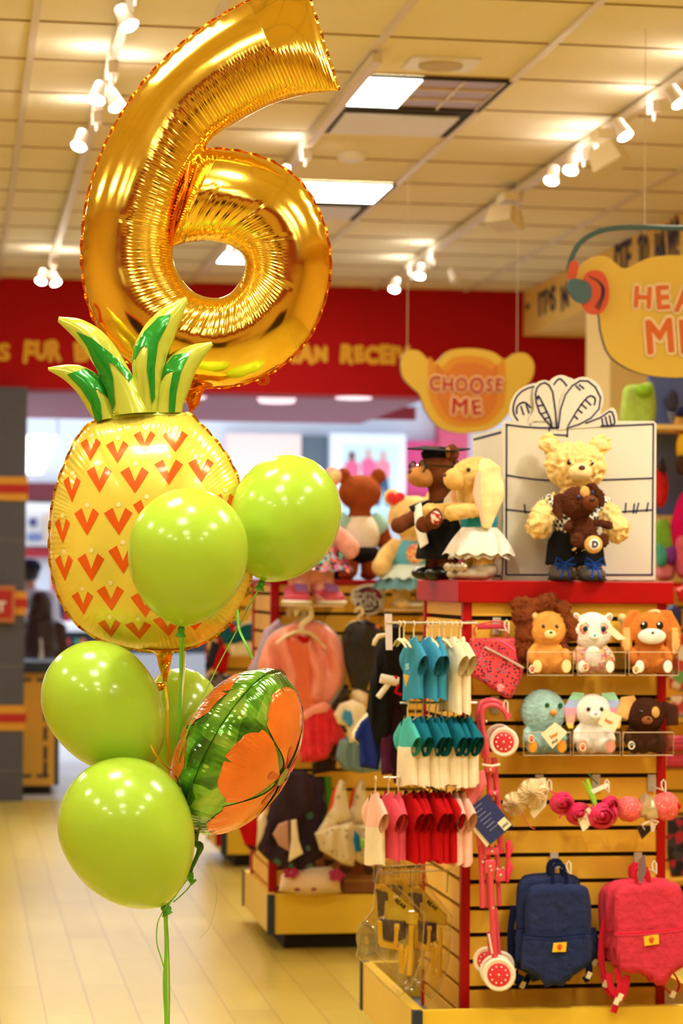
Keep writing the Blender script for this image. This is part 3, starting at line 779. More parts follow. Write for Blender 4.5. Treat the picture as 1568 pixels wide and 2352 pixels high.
neck([(440, 860, 500, 885), (428, 890, 478, 890), (424, 910, 464, 905), (430, 930, 456, 930), (434, 946, 442, 946), (424, 954, 446, 958)], 'inflation_neck', six, DS, m_neck)
es = MB().tube([Vector(((448 - 58 * q_ / 11 - 3 * sin(q_)) * MPP, -(350 + 214 * q_ / 11) * MPP, .012 + .034 * sin(pi * q_ / 11))) for q_ in range(12)], .0055, 10)
cam_obj(es, 'seam_crease_shade', m_neck, six, DS)  # dark amber tube along the end seam stands in for the crease's shade
# small hanging tab with a hole
tb = MB(); ring = [(604 + 16 * cos(a), 872 + 13 * sin(a)) for a in [2 * pi * i / 20 for i in range(20)]]; hole = [(604 + 5 * cos(a), 874 + 5 * sin(a)) for a in [2 * pi * i / 20 for i in range(20)]]
vs = [(x * MPP, -y * MPP, z) for z in (.001, -.001) for x, y in ring + hole]
fs = []
for i in range(20):
    j_ = (i + 1) % 20; fs += [(i, j_, 20 + j_, 20 + i), (40 + i, 60 + i, 60 + j_, 40 + j_), (i, 40 + i, 40 + j_, j_), (20 + i, 20 + j_, 60 + j_, 60 + i)]
tb.add(vs, fs); cam_obj(tb, 'hanging_tab', m_neck, six, DS)

# ---- pineapple -------------------------------------------------------------
BODY = [(222, 968), (196, 985), (172, 1018), (148, 1072), (130, 1122), (119, 1180), (115, 1240), (118, 1300), (132, 1358), (160, 1412), (202, 1452), (252, 1476),
        (310, 1490), (372, 1497), (432, 1488), (490, 1462), (532, 1422), (562, 1370), (576, 1310), (573, 1230), (560, 1160), (545, 1100), (521, 1050), (492, 1010), (462, 978), (432, 952), (380, 946), (300, 950)]
bl = closed(BODY, 360); bcx, bcy = 345, 1235
ang = sorted([(math.atan2(y - bcy, x - bcx), math.hypot(x - bcx, y - bcy)) for x, y in bl])
def rad(a):
    import bisect
    k = bisect.bisect(ang, (a, 0)); a1, r1 = ang[k % len(ang)]; a0, r0 = ang[k - 1]
    d = (a1 - a0) % (2 * pi); u = ((a - a0) % (2 * pi)) / d if d > 1e-9 else 0
    return r0 + (r1 - r0) * u
HP = .115
def body_h(x, y, off=0., rip=True):
    dx, dy = x - bcx, y - bcy; a = math.atan2(dy, dx); Rr = rad(a); r = min(1, math.hypot(dx, dy) / Rr)
    h = HP * max(0, 1 - r ** 2.6) ** .55
    if rip:
        e = max(0, (r - .72) / .28) ** 1.3
        h -= .0045 * e * (abs(sin(a * 11)) ** 3) * min(1, h / .02)
        h += .0009 * e * sin(a * 130 + 3 * sin(a * 9)) * min(1, h / .01)
    return h + off
m_pine = foil('yellow_foil', (238, 216, 84), .24, metal=.25, coat=.6)
m_pineb = foil('gold_back_foil', (226, 170, 40), .2)
m_orange = foil('orange_print', (238, 98, 22), .24, metal=.35, coat=.5)
m_dot = foil('white_dot_print', (250, 236, 170), .3, metal=.3, coat=.3)
pine = thing('pineapple_balloon', 'yellow foil pineapple balloon with orange V prints and green leafy crown', 'balloon', P(370, 1500, DB + .05))
DP = DB + .06
mb = MB(); NA, NR = 720, 44
for side in (1, -1):
    vs = []; fs = []
    for i in range(NA):
        a = -pi + 2 * pi * i / NA; Rr = rad(a)
        for k in range(1, NR + 1):
            r = sin(pi / 2 * k / NR); x = bcx + cos(a) * Rr * r; y = bcy + sin(a) * Rr * r
            vs.append((x * MPP, -y * MPP, side * body_h(x, y)))
    for i in range(NA):
        q = (i + 1) % NA
        for k in range(NR - 1): fs.append((i * NR + k, i * NR + k + 1, q * NR + k + 1, q * NR + k))
    c_ = len(vs); vs.append((bcx * MPP, -bcy * MPP, side * body_h(bcx, bcy)))
    for i in range(NA): fs.append((c_, i * NR, ((i + 1) % NA) * NR))
    mb.add(vs, fs, 0 if side > 0 else 1)
def decal(mb, poly, hf, mi, off=.0012, sub=5):
    """print a polygon (photo pixels) onto the foil: fine grid of faces lifted a hair off it"""
    x0 = min(p[0] for p in poly); x1 = max(p[0] for p in poly); y0 = min(p[1] for p in poly); y1 = max(p[1] for p in poly)
    bm = bmesh.new(); f = bm.faces.new([bm.verts.new((p[0], p[1], 0)) for p in poly])
    geom = list(bm.verts) + list(bm.edges) + list(bm.faces)
    for ax, (a, b) in enumerate(((x0, x1), (y0, y1))):
        c = a + sub
        while c < b:
            co = (c, 0, 0) if ax == 0 else (0, c, 0); no = (1, 0, 0) if ax == 0 else (0, 1, 0)
            bmesh.ops.bisect_plane(bm, geom=list(bm.verts) + list(bm.edges) + list(bm.faces), plane_co=co, plane_no=no); c += sub
    bm.verts.index_update()
    mb.add([(v.co.x * MPP, -v.co.y * MPP, hf(v.co.x, v.co.y) + off) for v in bm.verts], [[v.index for v in f.verts] for f in bm.faces], mi)
    bm.free()
CHEV = [(214, 1034, 46, 48), (277, 1040, 48, 48), (338, 1016, 46, 46), (407, 1016, 54, 46), (172, 1124, 40, 56), (237, 1102, 54, 56), (318, 1104, 60, 56), (394, 1086, 60, 54), (466, 1082, 52, 52),
        (150, 1219, 36, 54), (209, 1198, 54, 58), (282, 1197, 60, 58), (345, 1178, 54, 56), (520, 1160, 40, 50), (154, 1303, 42, 56), (219, 1301, 58, 60), (292, 1283, 60, 60), (197, 1383, 48, 50), (263, 1371, 58, 54), (340, 1386, 58, 54),
        (258, 1441, 50, 38), (324, 1445, 56, 38), (390, 1435, 60, 44), (450, 1424, 56, 40)]
for (cx, cy, w, h) in CHEV:
    w *= 1.08; h *= 1.06; tw = w * .275
    v = [(cx - w / 2, cy - h * .3), (cx - w / 2 + tw * 1.1, cy - h / 2), (cx + 1, cy + h * .05), (cx + w / 2 - tw * .9, cy - h / 2), (cx + w / 2, cy - h * .3), (cx + 2, cy + h / 2)]
    decal(mb, v, body_h, 2)
    dx = cx + 1; dy = cy - h / 2 - 7; rr = 5.5
    decal(mb, [(dx + rr * cos(a), dy + rr * sin(a)) for a in [2 * pi * q / 12 for q in range(12)]], body_h, 3)
cam_obj(mb, 'pineapple_body', [m_pine, m_pineb, m_orange, m_dot], pine, DP, fix=False)
cam_obj(seam_fin(bl[::-1], 6, 5), 'body_seam', m_pineb, pine, DP)
m_lime = foil('lime_foil', (200, 210, 80), .2, metal=.3, coat=.6); m_green = foil('green_print', (30, 148, 42), .22, metal=.35, coat=.6)
LEAVES = [
 [(113, 852, 113, 845), (150, 874, 162, 838), (180, 905, 205, 848), (205, 945, 240, 880), (222, 970, 268, 958)],
 [(137, 742, 140, 730), (180, 785, 195, 738), (212, 830, 250, 775), (245, 885, 300, 850), (268, 955, 345, 948)],
 [(428, 684, 434, 694), (368, 716, 408, 765), (325, 765, 386, 820), (305, 830, 370, 885), (322, 950, 362, 948)],
 [(486, 786, 490, 794), (430, 797, 455, 846), (385, 828, 436, 895), (362, 880, 425, 925), (355, 950, 418, 948)]]
STR = [
 [(158, 862), (200, 848), (240, 868), (262, 905), (262, 925), (240, 905), (222, 892), (236, 930), (238, 966), (222, 968), (212, 930), (190, 895)],
 [(180, 765), (215, 780), (260, 815), (300, 855), (308, 868), (302, 880), (268, 840), (255, 835), (265, 870), (268, 930), (262, 945), (248, 900), (225, 850), (205, 800)],
 [(396, 725), (368, 732), (335, 765), (310, 805), (308, 835), (330, 800), (345, 800), (342, 850), (352, 930), (360, 915), (360, 850), (368, 790), (385, 755)],
 [(440, 810), (400, 818), (375, 850), (368, 880), (382, 860), (400, 855), (392, 900), (390, 948), (404, 948), (408, 900), (420, 850)]]
for i, (lf, st) in enumerate(zip(LEAVES, STR)):
    off = (.02, .035, .03, .015)[i]
    rid = lambda l, t, w, s: .0016 * sin(l / 6.) * (max(0, 1 - t / .2) + max(0, (t - .8) / .2))
    lb = ribbon_surf(lf, 120, 24, .3, rid, ex=.55, end0=False, end1=False)
    # height lookup by nearest vertex on the front face
    front = [(v.x / MPP, -v.y / MPP, v.z) for v in lb.v[:120 * 25]]
    def hf(x, y, fr=front):
        b = min(fr, key=lambda q: (q[0] - x) ** 2 + (q[1] - y) ** 2); return b[2]
    decal(lb, st, hf, 1, .0032, 6)
    lb.v = [Vector((v.x, v.y, v.z + off)) for v in lb.v]
    cam_obj(lb, 'crown_leaf', [m_lime, m_green], pine, DP, fix=False)
ck = MB(); ck.rbox((330 * MPP, -956 * MPP, .0), (.2, .03, .06), p=3); cam_obj(ck, 'crown_seam', m_lime, pine, DP)
neck([(300, 1488, 445, 1488), (340, 1494, 412, 1494), (358, 1505, 398, 1500), (364, 1530, 392, 1525), (372, 1555, 386, 1552), (374, 1566, 384, 1566)], 'inflation_neck', pine, DP, m_pineb)
cu = MB(); cu.ell((366 * MPP, -1577 * MPP, .01), (.016, .01, .009), (0, 0, R(20))); cam_obj(cu, 'curled_tail', m_pineb, pine, DP)

# ---- latex balloons --------------------------------------------------------
def latex_mat():
    m = mat('lime_latex', (170, 206, 60), .2, sss=.4, coat=.3)
    return m
m_lat = latex_mat(); m_knot = mat('green_knot', (70, 150, 30), .35, sss=.1)
def latex(cx, cy, rx, ry, kx, ky, D, label, sy=1.):
    """cx,cy centre; kx,ky = knot position, all photo pixels; the balloon is a turned body pointing at its knot"""
    s = D / FPX; dx, dy = kx - cx, ky - cy; L = math.hypot(dx, dy) * s; a = math.atan2(-dy, dx)   # direction to knot in camera plane
    t = thing('latex_balloon', label, 'balloon', P(kx, ky, D), 0)
    Rr = rx * s; top = ry * s
    prof = []
    n = 48
    for i in range(n + 1):
        th = pi * i / n; z = -cos(th)         # -1 = crown end, +1 = knot end
        if z < 0: prof.append((Rr * sin(th), z * top))
        else:
            zz = z; r = Rr * sin(th); r = max(r, 0)
            # lengthen and taper towards the knot
            prof.append((max(.0, Rr * (1 - zz ** 2.15) ** .62), zz * (L - .006)))
    prof[0] = (.0002, prof[0][1]); prof[-1] = (.006, prof[-1][1])
    mb = MB(); ax = (RX * cos(a) + UP_ * sin(a)).normalized()
    rot = ax.to_track_quat('Z', 'Y').to_matrix(); c = P(cx, cy, D)
    mb.lathe(prof, c, 64, rot); mb.build('balloon_skin', m_lat, t)
    k = P(kx, ky, D); kb = MB(); kb.ell(k, (.009, .009, .008)); kb.lathe([(.004, 0), (.007, .006), (.013, .014), (.012, .017), (.003, .012)], k, 16, rot)
    blob(kb, .0022, 2).build('knot', m_knot, t)
    return t
bal = {}
bal['B'] = latex(655, 1183, 127, 141, 600, 1340, DB + .02, 'lime green latex balloon highest of the five, right of the pineapple')
bal['A'] = latex(432, 1262, 138, 141, 416, 1446, DB - .22, 'lime green latex balloon in front of the pineapple body')
bal['C'] = latex(228, 1608, 130, 140, 346, 1770, DB - .05, 'lime green latex balloon at the far left, under the pineapple')
bal['D'] = latex(412, 1652, 98, 118, 392, 1850, DB + .2, 'lime green latex balloon half hidden behind the ribbons and the flowered balloon')
bal['E'] = latex(285, 1893, 152, 154, 378, 2086, DB - .18, 'lime green latex balloon lowest of the five, nearest the viewer')

# ---- flowered foil balloon, seen edge-on -----------------------------------
def leafy():
    m = bpy.data.materials.new('leaf_print_foil'); m.use_nodes = True; nt = m.node_tree; b = nt.nodes['Principled BSDF']
    b.inputs['Metallic'].default_value = .45; b.inputs['Roughness'].default_value = .14; b.inputs['Coat Weight'].default_value = .7; b.inputs['Coat Roughness'].default_value = .05
    tc = nt.nodes.new('ShaderNodeTexCoord')
    n = nt.nodes.new('ShaderNodeTexNoise'); n.inputs['Scale'].default_value = 9; n.inputs['Detail'].default_value = 1.5; n.inputs['Distortion'].default_value = 1.8
    nt.links.new(tc.outputs['Object'], n.inputs['Vector'])
    v = nt.nodes.new('ShaderNodeTexVoronoi'); v.inputs['Scale'].default_value = 13; nt.links.new(n.outputs['Color'], v.inputs['Vector']); nt.links.new(tc.outputs['Object'], v.inputs['Vector'])
    ad = nt.nodes.new('ShaderNodeMath'); ad.operation = 'MULTIPLY_ADD'; ad.inputs[1].default_value = .35
    sp = nt.nodes.new('ShaderNodeSeparateColor'); nt.links.new(v.outputs['Color'], sp.inputs[0]); nt.links.new(sp.outputs[0], ad.inputs[0]); 
    sc = nt.nodes.new('ShaderNodeMath'); sc.operation = 'MULTIPLY'; sc.inputs[1].default_value = .85; nt.links.new(n.outputs['Fac'], sc.inputs[0]); nt.links.new(sc.outputs[0], ad.inputs[2])
    r = nt.nodes.new('ShaderNodeValToRGB')
    for p_, c in ((.28, (22, 64, 14)), (.45, (52, 118, 28)), (.62, (104, 176, 44)), (.8, (160, 206, 84))):
        e = r.color_ramp.elements.new(p_); e.color = lin(c) + (1,)
    r.color_ramp.elements[0].color = lin((14, 44, 12)) + (1,); r.color_ramp.elements[-1].color = lin((188, 222, 120)) + (1,)
    nt.links.new(ad.outputs[0], r.inputs[0]); nt.links.new(r.outputs[0], b.inputs['Base Color'])
    return m
fl = thing('flowered_foil_balloon', 'round foil balloon printed with orange flowers and green leaves, turned edge-on', 'balloon', P(445, 1935, DB))
DF = DB + .02
A = 208 * MPP; TH = .118
ac = Vector((.462, .887, 0)).normalized()             # long direction (camera axes: x right, y up)
nr = Vector((.887, -.462, 0))                         # points right and down
tilt = .3
nrm_f = (nr * math.sqrt(1 - tilt * tilt) + Vector((0, 0, 1)) * tilt).normalized()   # front face normal
e2 = nrm_f.cross(ac).normalized()
fc = Vector((545 * MPP, -1726 * MPP, 0))
def disc(r, th, side, off=0.):
    rr = r; e = max(0, (r - .7) / .3)
    h = TH * max(0, 1 - rr ** 2.3) ** .58
    h -= .006 * e * abs(sin(th * 9)) ** 4 * min(1, h / .03); h += .0012 * e * sin(th * 90) * min(1, h / .01)
    Aw = A * (1 - .012 * abs(sin(th * 9)) * (r > .9))
    return fc + (ac * cos(th) + e2 * sin(th)) * (r * Aw) + nrm_f * side * (h + off)
mb = MB(); NA, NR = 480, 36
for side in (1, -1):
    vs = []; fs = []
    for i in range(NA):
        for k in range(1, NR + 1): vs.append(disc(sin(pi / 2 * k / NR), 2 * pi * i / NA, side))
    for i in range(NA):
        q = (i + 1) % NA
        for k in range(NR - 1): fs.append((i * NR + k, i * NR + k + 1, q * NR + k + 1, q * NR + k))
    c_ = len(vs); vs.append(disc(0, 0, side))
    for i in range(NA): fs.append((c_, i * NR, ((i + 1) % NA) * NR))
    mb.add(vs, fs, 0)
def petal(th0, wid, r0, r1, side, mi, off):
    """heart shaped petal in polar coordinates of the face"""
    def f(u, v):
        r = r0 + (r1 - r0) * u; w = wid * (sin(pi * min(1, (.1 + u * .6))) ** .9) * (1 if u < .86 else math.sqrt(max(0, 1 - ((u - .86) / .14) ** 2)) * .75 + .12)
        rr = r - (.06 * (1 - min(1, abs(v - .5) * 5)) if u > .86 else 0)
        return disc(min(.985, rr), th0 + (v * 2 - 1) * w, side, off)
    mb.grid(f, 90, 90, mi)
for side in (1, -1):
    for k in range(5):
        th = R(72 * k + (20 if side > 0 else 50))
        petal(th, R(35), .08, .93, side, 1, .0022)
        if side > 0: petal(th, R(9), .1, .38, side, 2, .0034)
    vs = [disc(.11 * abs(1), 2 * pi * q / 24, side, .0046) for q in range(24)]; mb.add(vs + [disc(0, 0, side, .0046)], [(24, q, (q + 1) % 24) for q in range(24)], 3)
m_pet = mat('orange_petal_print', (240, 120, 38), .2, metal=.2, coat=.7, var=.12, vscale=9); m_ptd = mat('red_petal_print', (206, 60, 20), .22, coat=.7)
cam_obj(mb, 'foil_skin', [leafy(), m_pet, m_ptd, m_lime], fl, DF, fix=False)
fin = MB(); vs = []; fs = []
for i in range(480):
    th = 2 * pi * i / 480; w = .006 * (.6 + .4 * abs(sin(th * 30)))
    for r_, o_ in ((.985, .0012), (1 + w / A, .0004), (.985, -.0012)): vs.append(fc + (ac * cos(th) + e2 * sin(th)) * (r_ * A) + nrm_f * o_)
for i in range(480):
    q = (i + 1) % 480; fs += [(3 * i, 3 * i + 1, 3 * q + 1, 3 * q), (3 * i + 1, 3 * i + 2, 3 * q + 2, 3 * q + 1)]
fin.add(vs, fs); m_dkg = foil('dark_green_foil', (40, 92, 30), .2, metal=.5, coat=.5); cam_obj(fin, 'seam', m_dkg, fl, DF)
def cpath(pts, r, D=DB, n=40, flat=.25, sides=8):
    """ribbon through photo pixels (x, y[, extra depth])"""
    pts = [(p[0], p[1], p[2] if len(p) > 2 else 0.) for p in pts]
    q = catmull(pts, n) if len(pts) > 2 else pts
    return MB().tube([P(a, b, D + c) for a, b, c in q], r, sides, flat=flat)
mb = MB().tube([P(a, b, DF) for a, b in catmull([(445, 1912), (448, 1935), (460, 1945), (452, 1968), (441, 1992), (438, 2003)], 20)], [.012, .012, .010, .009, .008, .008, .009, .009, .008, .007, .006, .005, .005, .005, .005, .004, .004, .004, .004, .004], 8)
mb.build('inflation_tail', m_dkg, fl)
mb = MB().tube([P(a, b, DF) for a, b in ((438, 2003), (436, 2015), (442, 2028), (450, 2020))], [.006, .009, .007, .003], 8); mb.build('tail_knot', m_knot, fl)

# ---- ribbons ---------------------------------------------------------------
m_rg = mat('green_ribbon', (120, 205, 60), .3, coat=.4); m_ry = mat('yellow_ribbon', (246, 190, 40), .3, coat=.4); m_rw = mat('cream_ribbon', (226, 222, 160), .3, coat=.3)
G = (382, 2088)
def rib(pts, m, label, r=.0026, D=DB, n=50): tag(cpath(pts, r, D, n).build('balloon_ribbon', m), label, 'ribbon')
rib([(440, 955, .12), (430, 1000, .19), (424, 1200, .21), (424, 1500, .16), (417, 1600, .05), (405, 1760, .02), (392, 1950, 0), G + (0.,), (385, 2200), (384, 2360), (386, 2580), (384, 2786)], m_rw, 'cream ribbon running straight down from the neck of the number balloon', .0024)
rib([(416, 1448, -.22), (414, 1520, -.15), (414, 1640, -.1), (404, 1745, -.06), (398, 1900, -.08), (384, 2090, -.1), (381, 2200, -.1), (383, 2360, -.1), (382, 2560, -.05), (384, 2782, 0)], m_rg, 'green ribbon from the balloon in front of the pineapple down to the bottom edge')
rib([(421, 1448, -.22), (420, 1500, -.16), (413, 1600, -.1), (406, 1720, -.06), (394, 1900), (386, 2088)], m_rg, 'shorter green ribbon from the balloon in front of the pineapple to the knot')
rib([(600, 1342, .02), (568, 1400), (540, 1455), (500, 1530, -.12), (462, 1610, -.15), (438, 1660, -.16), (412, 1740, -.12), (398, 1880, -.1), (386, 2080, -.1)], m_rg, 'wide green ribbon slanting from the highest latex balloon to the knot', .0034)
rib([(545, 1400, .0), (548, 1440, -.02), (562, 1475, -.05), (580, 1512, -.05)], m_rg, 'short curled green ribbon end above the flowered balloon', .003)
rib([(378, 1568, .06), (384, 1620), (384, 1690), (389, 1740), (390, 1790), (392, 1900), (385, 2080)], m_ry, 'straight yellow ribbon from the tail of the pineapple balloon', .003)
rib([(366, 1550, .03), (345, 1590, -.06), (336, 1650, -.1), (344, 1705, -.11), (362, 1740, -.1), (390, 1770, -.05)], m_ry, 'curled yellow ribbon loop left of the pineapple tail', .0022)
rib([(346, 1772, -.05), (372, 1850, -.0), (384, 1960), (384, 2088)], m_rg, 'green ribbon from the far left latex balloon to the knot')
rib([(392, 1852, .2), (392, 1950, .1), (386, 2088)], m_rg, 'green ribbon from the half hidden latex balloon to the knot')
rib([(440, 2008, .02), (420, 2032), (402, 2058), (384, 2090), (386, 2160), (389, 2260), (388, 2360), (386, 2560), (385, 2786)], m_rg, 'wide green ribbon from the flowered balloon tail down to the bottom edge', .0034)
rib([(444, 2020, .02), (432, 2040), (412, 2060), (398, 2072)], m_rg, 'thin short green ribbon beside the flowered balloon tail', .002)
rib([(378, 2088, -.18), (381, 2180, -.12), (377, 2260, -.1), (381, 2360, -.1), (380, 2560, -.05), (384, 2782, 0)], m_rg, 'wide green ribbon falling from the lowest latex balloon', .0034)
rib([(376, 2090, -.18), (362, 2120, -.16), (360, 2165, -.15), (370, 2200, -.12), (378, 2230, -.1)], m_rg, 'thin curled green ribbon left of the lowest knot', .0016)
rib([(452, 1985, .0), (478, 1990), (494, 2020), (498, 2060), (488, 2110), (474, 2140), (458, 2155)], m_rg, 'thin curled green ribbon arching right below the flowered balloon', .0014)
t = MB(); 
for a in range(3): t.ell(P(383 + a, 2086 + 4 * a, DB - .1), (.011, .008, .007), (0, 0, a))
t = blob(t, .0025, 2).build('ribbon_knot', m_knot); tag(t, 'green ribbon knot gathering all balloon strings under the lowest balloon', 'knot')
# ================================================================== display gondolas
YU = P(1300, 1900, 6.96).y          # front face of the near gondola
m_slat = mat('yellow_slat_board', (238, 184, 62), .45, spec=.3, var=.05, vscale=5)
m_groove = mat('slat_groove', (38, 24, 14), .9)
m_tray = mat('yellow_tray', (232, 192, 56), .38, var=.02)
m_deck = mat('deck_slate', (92, 96, 108), .6)
m_kick = mat('black_kick', (26, 20, 16), .7)
m_post = mat('red_post', (172, 4, 8), .45, spec=.25)
def slat_panel(mb, a, b, z0, z1, nrm, pitch=.0762, z_off=0., t=.016, gap=.013):
    """boards between corner points a and b (x, y), outward normal nrm; grooves show the dark backing"""
    ax, ay = a; bx_, by = b; nx, ny = nrm
    def slab(za, zb, d0, d1, mi):
        p = [(ax + nx * d0, ay + ny * d0), (bx_ + nx * d0, by + ny * d0), (bx_ + nx * d1, by + ny * d1), (ax + nx * d1, ay + ny * d1)]
        mb.add([(x, y, z) for z in (za, zb) for x, y in p], [(0, 3, 2, 1), (4, 5, 6, 7), (0, 1, 5, 4), (1, 2, 6, 5), (2, 3, 7, 6), (3, 0, 4, 7)], mi)
    slab(z0, z1, -t * 2.2, -t, 1)
    z = z1 - z_off
    edges = [z1]
    while z > z0: edges.append(z); z -= pitch
    edges.append(z0)
    for hi, lo in zip(edges, edges[1:]):
        if hi - lo > gap: slab(lo + gap / 2 if lo > z0 else lo, hi - gap / 2 if hi < z1 else hi, -t, 0, 0)
def gondola(label, XL_, XR_, Y0, Y1, ztop, cap_h, cap_over, z_off, tray, post_w=.026, cap_to=None, right=True):
    t = thing('display_gondola', label, 'display stand', ((XL_ + XR_) / 2, (Y0 + Y1) / 2, 0))
    zt, fx, fy, bx0, by0, thick = tray        # tray top, front-left corner, back-left corner
    zd = zt - .11; zc = ztop - cap_h
    m = MB(); slat_panel(m, (XL_ + post_w, Y0 + .006), (XR_ - post_w, Y0 + .006), zd, zc, (0, -1), z_off=z_off); m.build('front_panel', [m_slat, m_groove], t, False)
    m = MB(); slat_panel(m, (XL_ + .006, Y1 - post_w), (XL_ + .006, Y0 + post_w), zd, zc, (-1, 0), z_off=z_off); m.build('side_panel', [m_slat, m_groove], t, False)
    if right: m = MB(); slat_panel(m, (XR_ - .006, Y0 + post_w), (XR_ - .006, Y1 - post_w), zd, zc, (1, 0), z_off=z_off); m.build('side_panel', [m_slat, m_groove], t, False)
    for x in (XL_, XR_ - post_w):
        for y in (Y0, Y1 - post_w): MB().bx(x, x + post_w, y, y + post_w, zd, zc).build('post', m_post, t, False)
    o = cap_over
    c = MB().bx(XL_ - o, XR_ + o, Y0 - o, Y1 + o, zc, ztop).build('top_cap', mat('red_laminate', (166, 4, 6), .4, spec=.25), t, False)
    bv = c.modifiers.new('b', 'BEVEL'); bv.width = .004; bv.segments = 2
    # tray
    xr = XR_ + (XL_ - fx)
    MB().bx(fx, xr, fy, fy + thick, zt - .15, zt).build('tray_front', m_tray, t, False)
    MB().bx(fx, fx + thick, fy + thick, by0, zt - .15, zt).build('tray_side', m_tray, t, False)
    MB().bx(xr - thick, xr, fy + thick, by0, zt - .15, zt).build('tray_side', m_tray, t, False)
    MB().bx(fx, xr, by0, by0 + thick, zt - .15, zt).build('tray_back', m_tray, t, False)
    MB().bx(fx + thick, xr - thick, fy + thick, by0, zd - .03, zd).build('deck', m_deck, t, False)
    MB().bx(fx + .07, xr - .07, fy + .07, by0 - .05, 0, zt - .15).build('kick_base', m_kick, t, False)
    for (x, y) in ((fx, fy), (fx, by0 + thick)):
        MB().bx(x - .006, x + .022, y - .006 if y == fy else y - .02, y + .02 if y == fy else y + .006, zt - .152, zt + .001).build('corner_trim', m_navy, t, False)
    return t
x0 = Q(1060, 1900, YU).x; x1 = Q(1528, 1900, YU).x; ztop = Q(1300, 1334, YU).z
zt = .215
tf = ZP(952, 2323, zt); tb_ = ZP(838, 2211, zt)
U1 = dict(XL=x0, XR=x1, Y0=YU, Y1=YU + .60, zt=ztop)
zg = Q(1300, 1421, YU).z; capz = ztop - Q(1300, 1386, YU).z
gondola('near square display stand of yellow slat boards with red posts and thick red top', x0, x1, YU, YU + .60, ztop, capz, .018, (ztop - capz) - zg, (zt, tf.x, tf.y, tb_.x, tb_.y, .03))
# second stand, further down the aisle
Y2 = P(750, 1600, 9.35).y
x0b = Q(622, 1400, Y2).x; ztop2 = Q(750, 1331, Y2).z
tf2 = ZP(618, 2056, zt); tb2 = ZP(579, 1998, zt)
zg2 = Q(750, 1365, Y2).z
gondola('second display stand of yellow slat boards with red top rail, behind the near one', x0b, x0b + 1.25, Y2, Y2 + .6, ztop2, .022, .006, ztop2 - .022 - zg2, (zt, tf2.x, tf2.y, tb2.x, max(tb2.y, Y2 + .65), .03), post_w=.032)
Y3 = P(560, 1500, 11.9).y
second = [o for o in C.objects if o.name == 'display_gondola.001'][0]
for (gx, gy) in ((-1.6, 6.2), (-1.6, 2.6), (-3.6, 9.6), (-1.4, 10.4), (1.9, .2), (-1.2, -1.2)):  # unseen stands added so the gold foil has stripes to reflect
    dup(second, (gx, gy, 0), None, 'added yellow slat display stand outside the view, there for reflections', 'added display stands outside the view')
x0c = Q(500, 1500, Y3).x; tf3 = ZP(511, 1893, zt)
gondola('third display stand of yellow slat boards, mostly hidden behind the flowered balloon', x0c, x0c + 1.6, Y3, Y3 + .6, Q(600, 1338, Y3).z, .022, .006, .03, (zt, tf3.x, tf3.y, x0c - .2, Y3 + .66, .03), post_w=.032)

# stands on the far right, seen past the near stand
YR = 9.6
t = thing('wall_shelving', 'yellow backed wall shelving on the far right behind the near stand', 'shelving', Q(1600, 2300, YR + .3)); t.location.z = 0
a = Q(1500, 1340, YR + .4).x
m = MB(); slat_panel(m, (a, YR + .5), (a + 1.2, YR + .5), .1, 1.42, (0, -1), pitch=.1); m.build('back_panel', [m_slat, m_groove], t, False)
for yy, nm in ((1338, 'shelf'), (1652, 'shelf'), (2030, 'shelf')):
    z = Q(1540, yy, YR).z; MB().bx(a, a + 1.2, YR + .1, YR + .48, z - .02, z).build(nm, m_slat if yy > 1400 else m_post, t, False)
MB().bx(a, a + 1.2, YR + .05, YR + .5, 0, .12).build('base', m_kick, t, False)
# ------------------------------------------------------------------ gift box display on the near stand
m_board = mat('cream_foam_board', (214, 206, 188), .7, var=.015); m_ink = mat('navy_ink', (24, 30, 84), .6)
YB = YU + .13
bL = Q(1155, 1100, YB).x; bR = Q(1506, 1100, YB).x; zb0 = ztop; 
gb = thing('gift_box_display', 'big cream gift box display with navy drawn ribbon lines behind the teddy bears', 'display', ((bL + bR) / 2, YB + .2, ztop))
def inkline(pts, w, Y, name='drawn_lines', store=None):
    """navy brush line of rectangular section lying on the board"""
    mb = store
    for (a, b_) in zip(pts, pts[1:]):
        A_ = Q(a[0], a[1], Y); B_ = Q(b_[0], b_[1], Y); d = (B_ - A_); L_ = d.length
        if L_ < 1e-6: continue
        ang_ = math.atan2(d.z, d.x); mb.box((A_ + B_) / 2 - Vector((0, .001, 0)), (L_ + w * .8, .0024, w), Matrix.Rotation(-ang_, 3, 'Y'))
fb = MB()
poly = [(1155, 1332), (1155, 972), (1160, 967), (1500, 967), (1507, 973), (1505, 1332)]
fb.prism([Q(x, y, YB) for x, y in poly], (0, .01, 0)); fb.build('front_board', m_board, gb, False)
ln = MB(); W_ = .0045
for pl_ in ([(1162, 975), (1260, 983), (1500, 974)], [(1500, 974), (1497, 1320)], [(1163, 976), (1162, 1318)], [(1162, 1320), (1498, 1320)],
            [(1162, 1091), (1225, 1101), (1290, 1104), (1390, 1102), (1497, 1098)], [(1162, 1170), (1220, 1177)], [(1204, 1160), (1206, 1178)], [(1400, 1177), (1497, 1171)],
            [(1437, 1156), (1435, 1177)], [(1456, 1158), (1454, 1178)], [(1466, 1156), (1460, 1178)], [(1488, 1155), (1484, 1174)],
            [(1261, 984), (1262, 1104)], [(1303, 984), (1302, 1003)], [(1262, 998), (1303, 1000)]):
    inkline(catmull(pl_, 8) if len(pl_) > 2 else pl_, W_, YB, store=ln)
ln.build('drawn_lines', m_ink, gb, False)
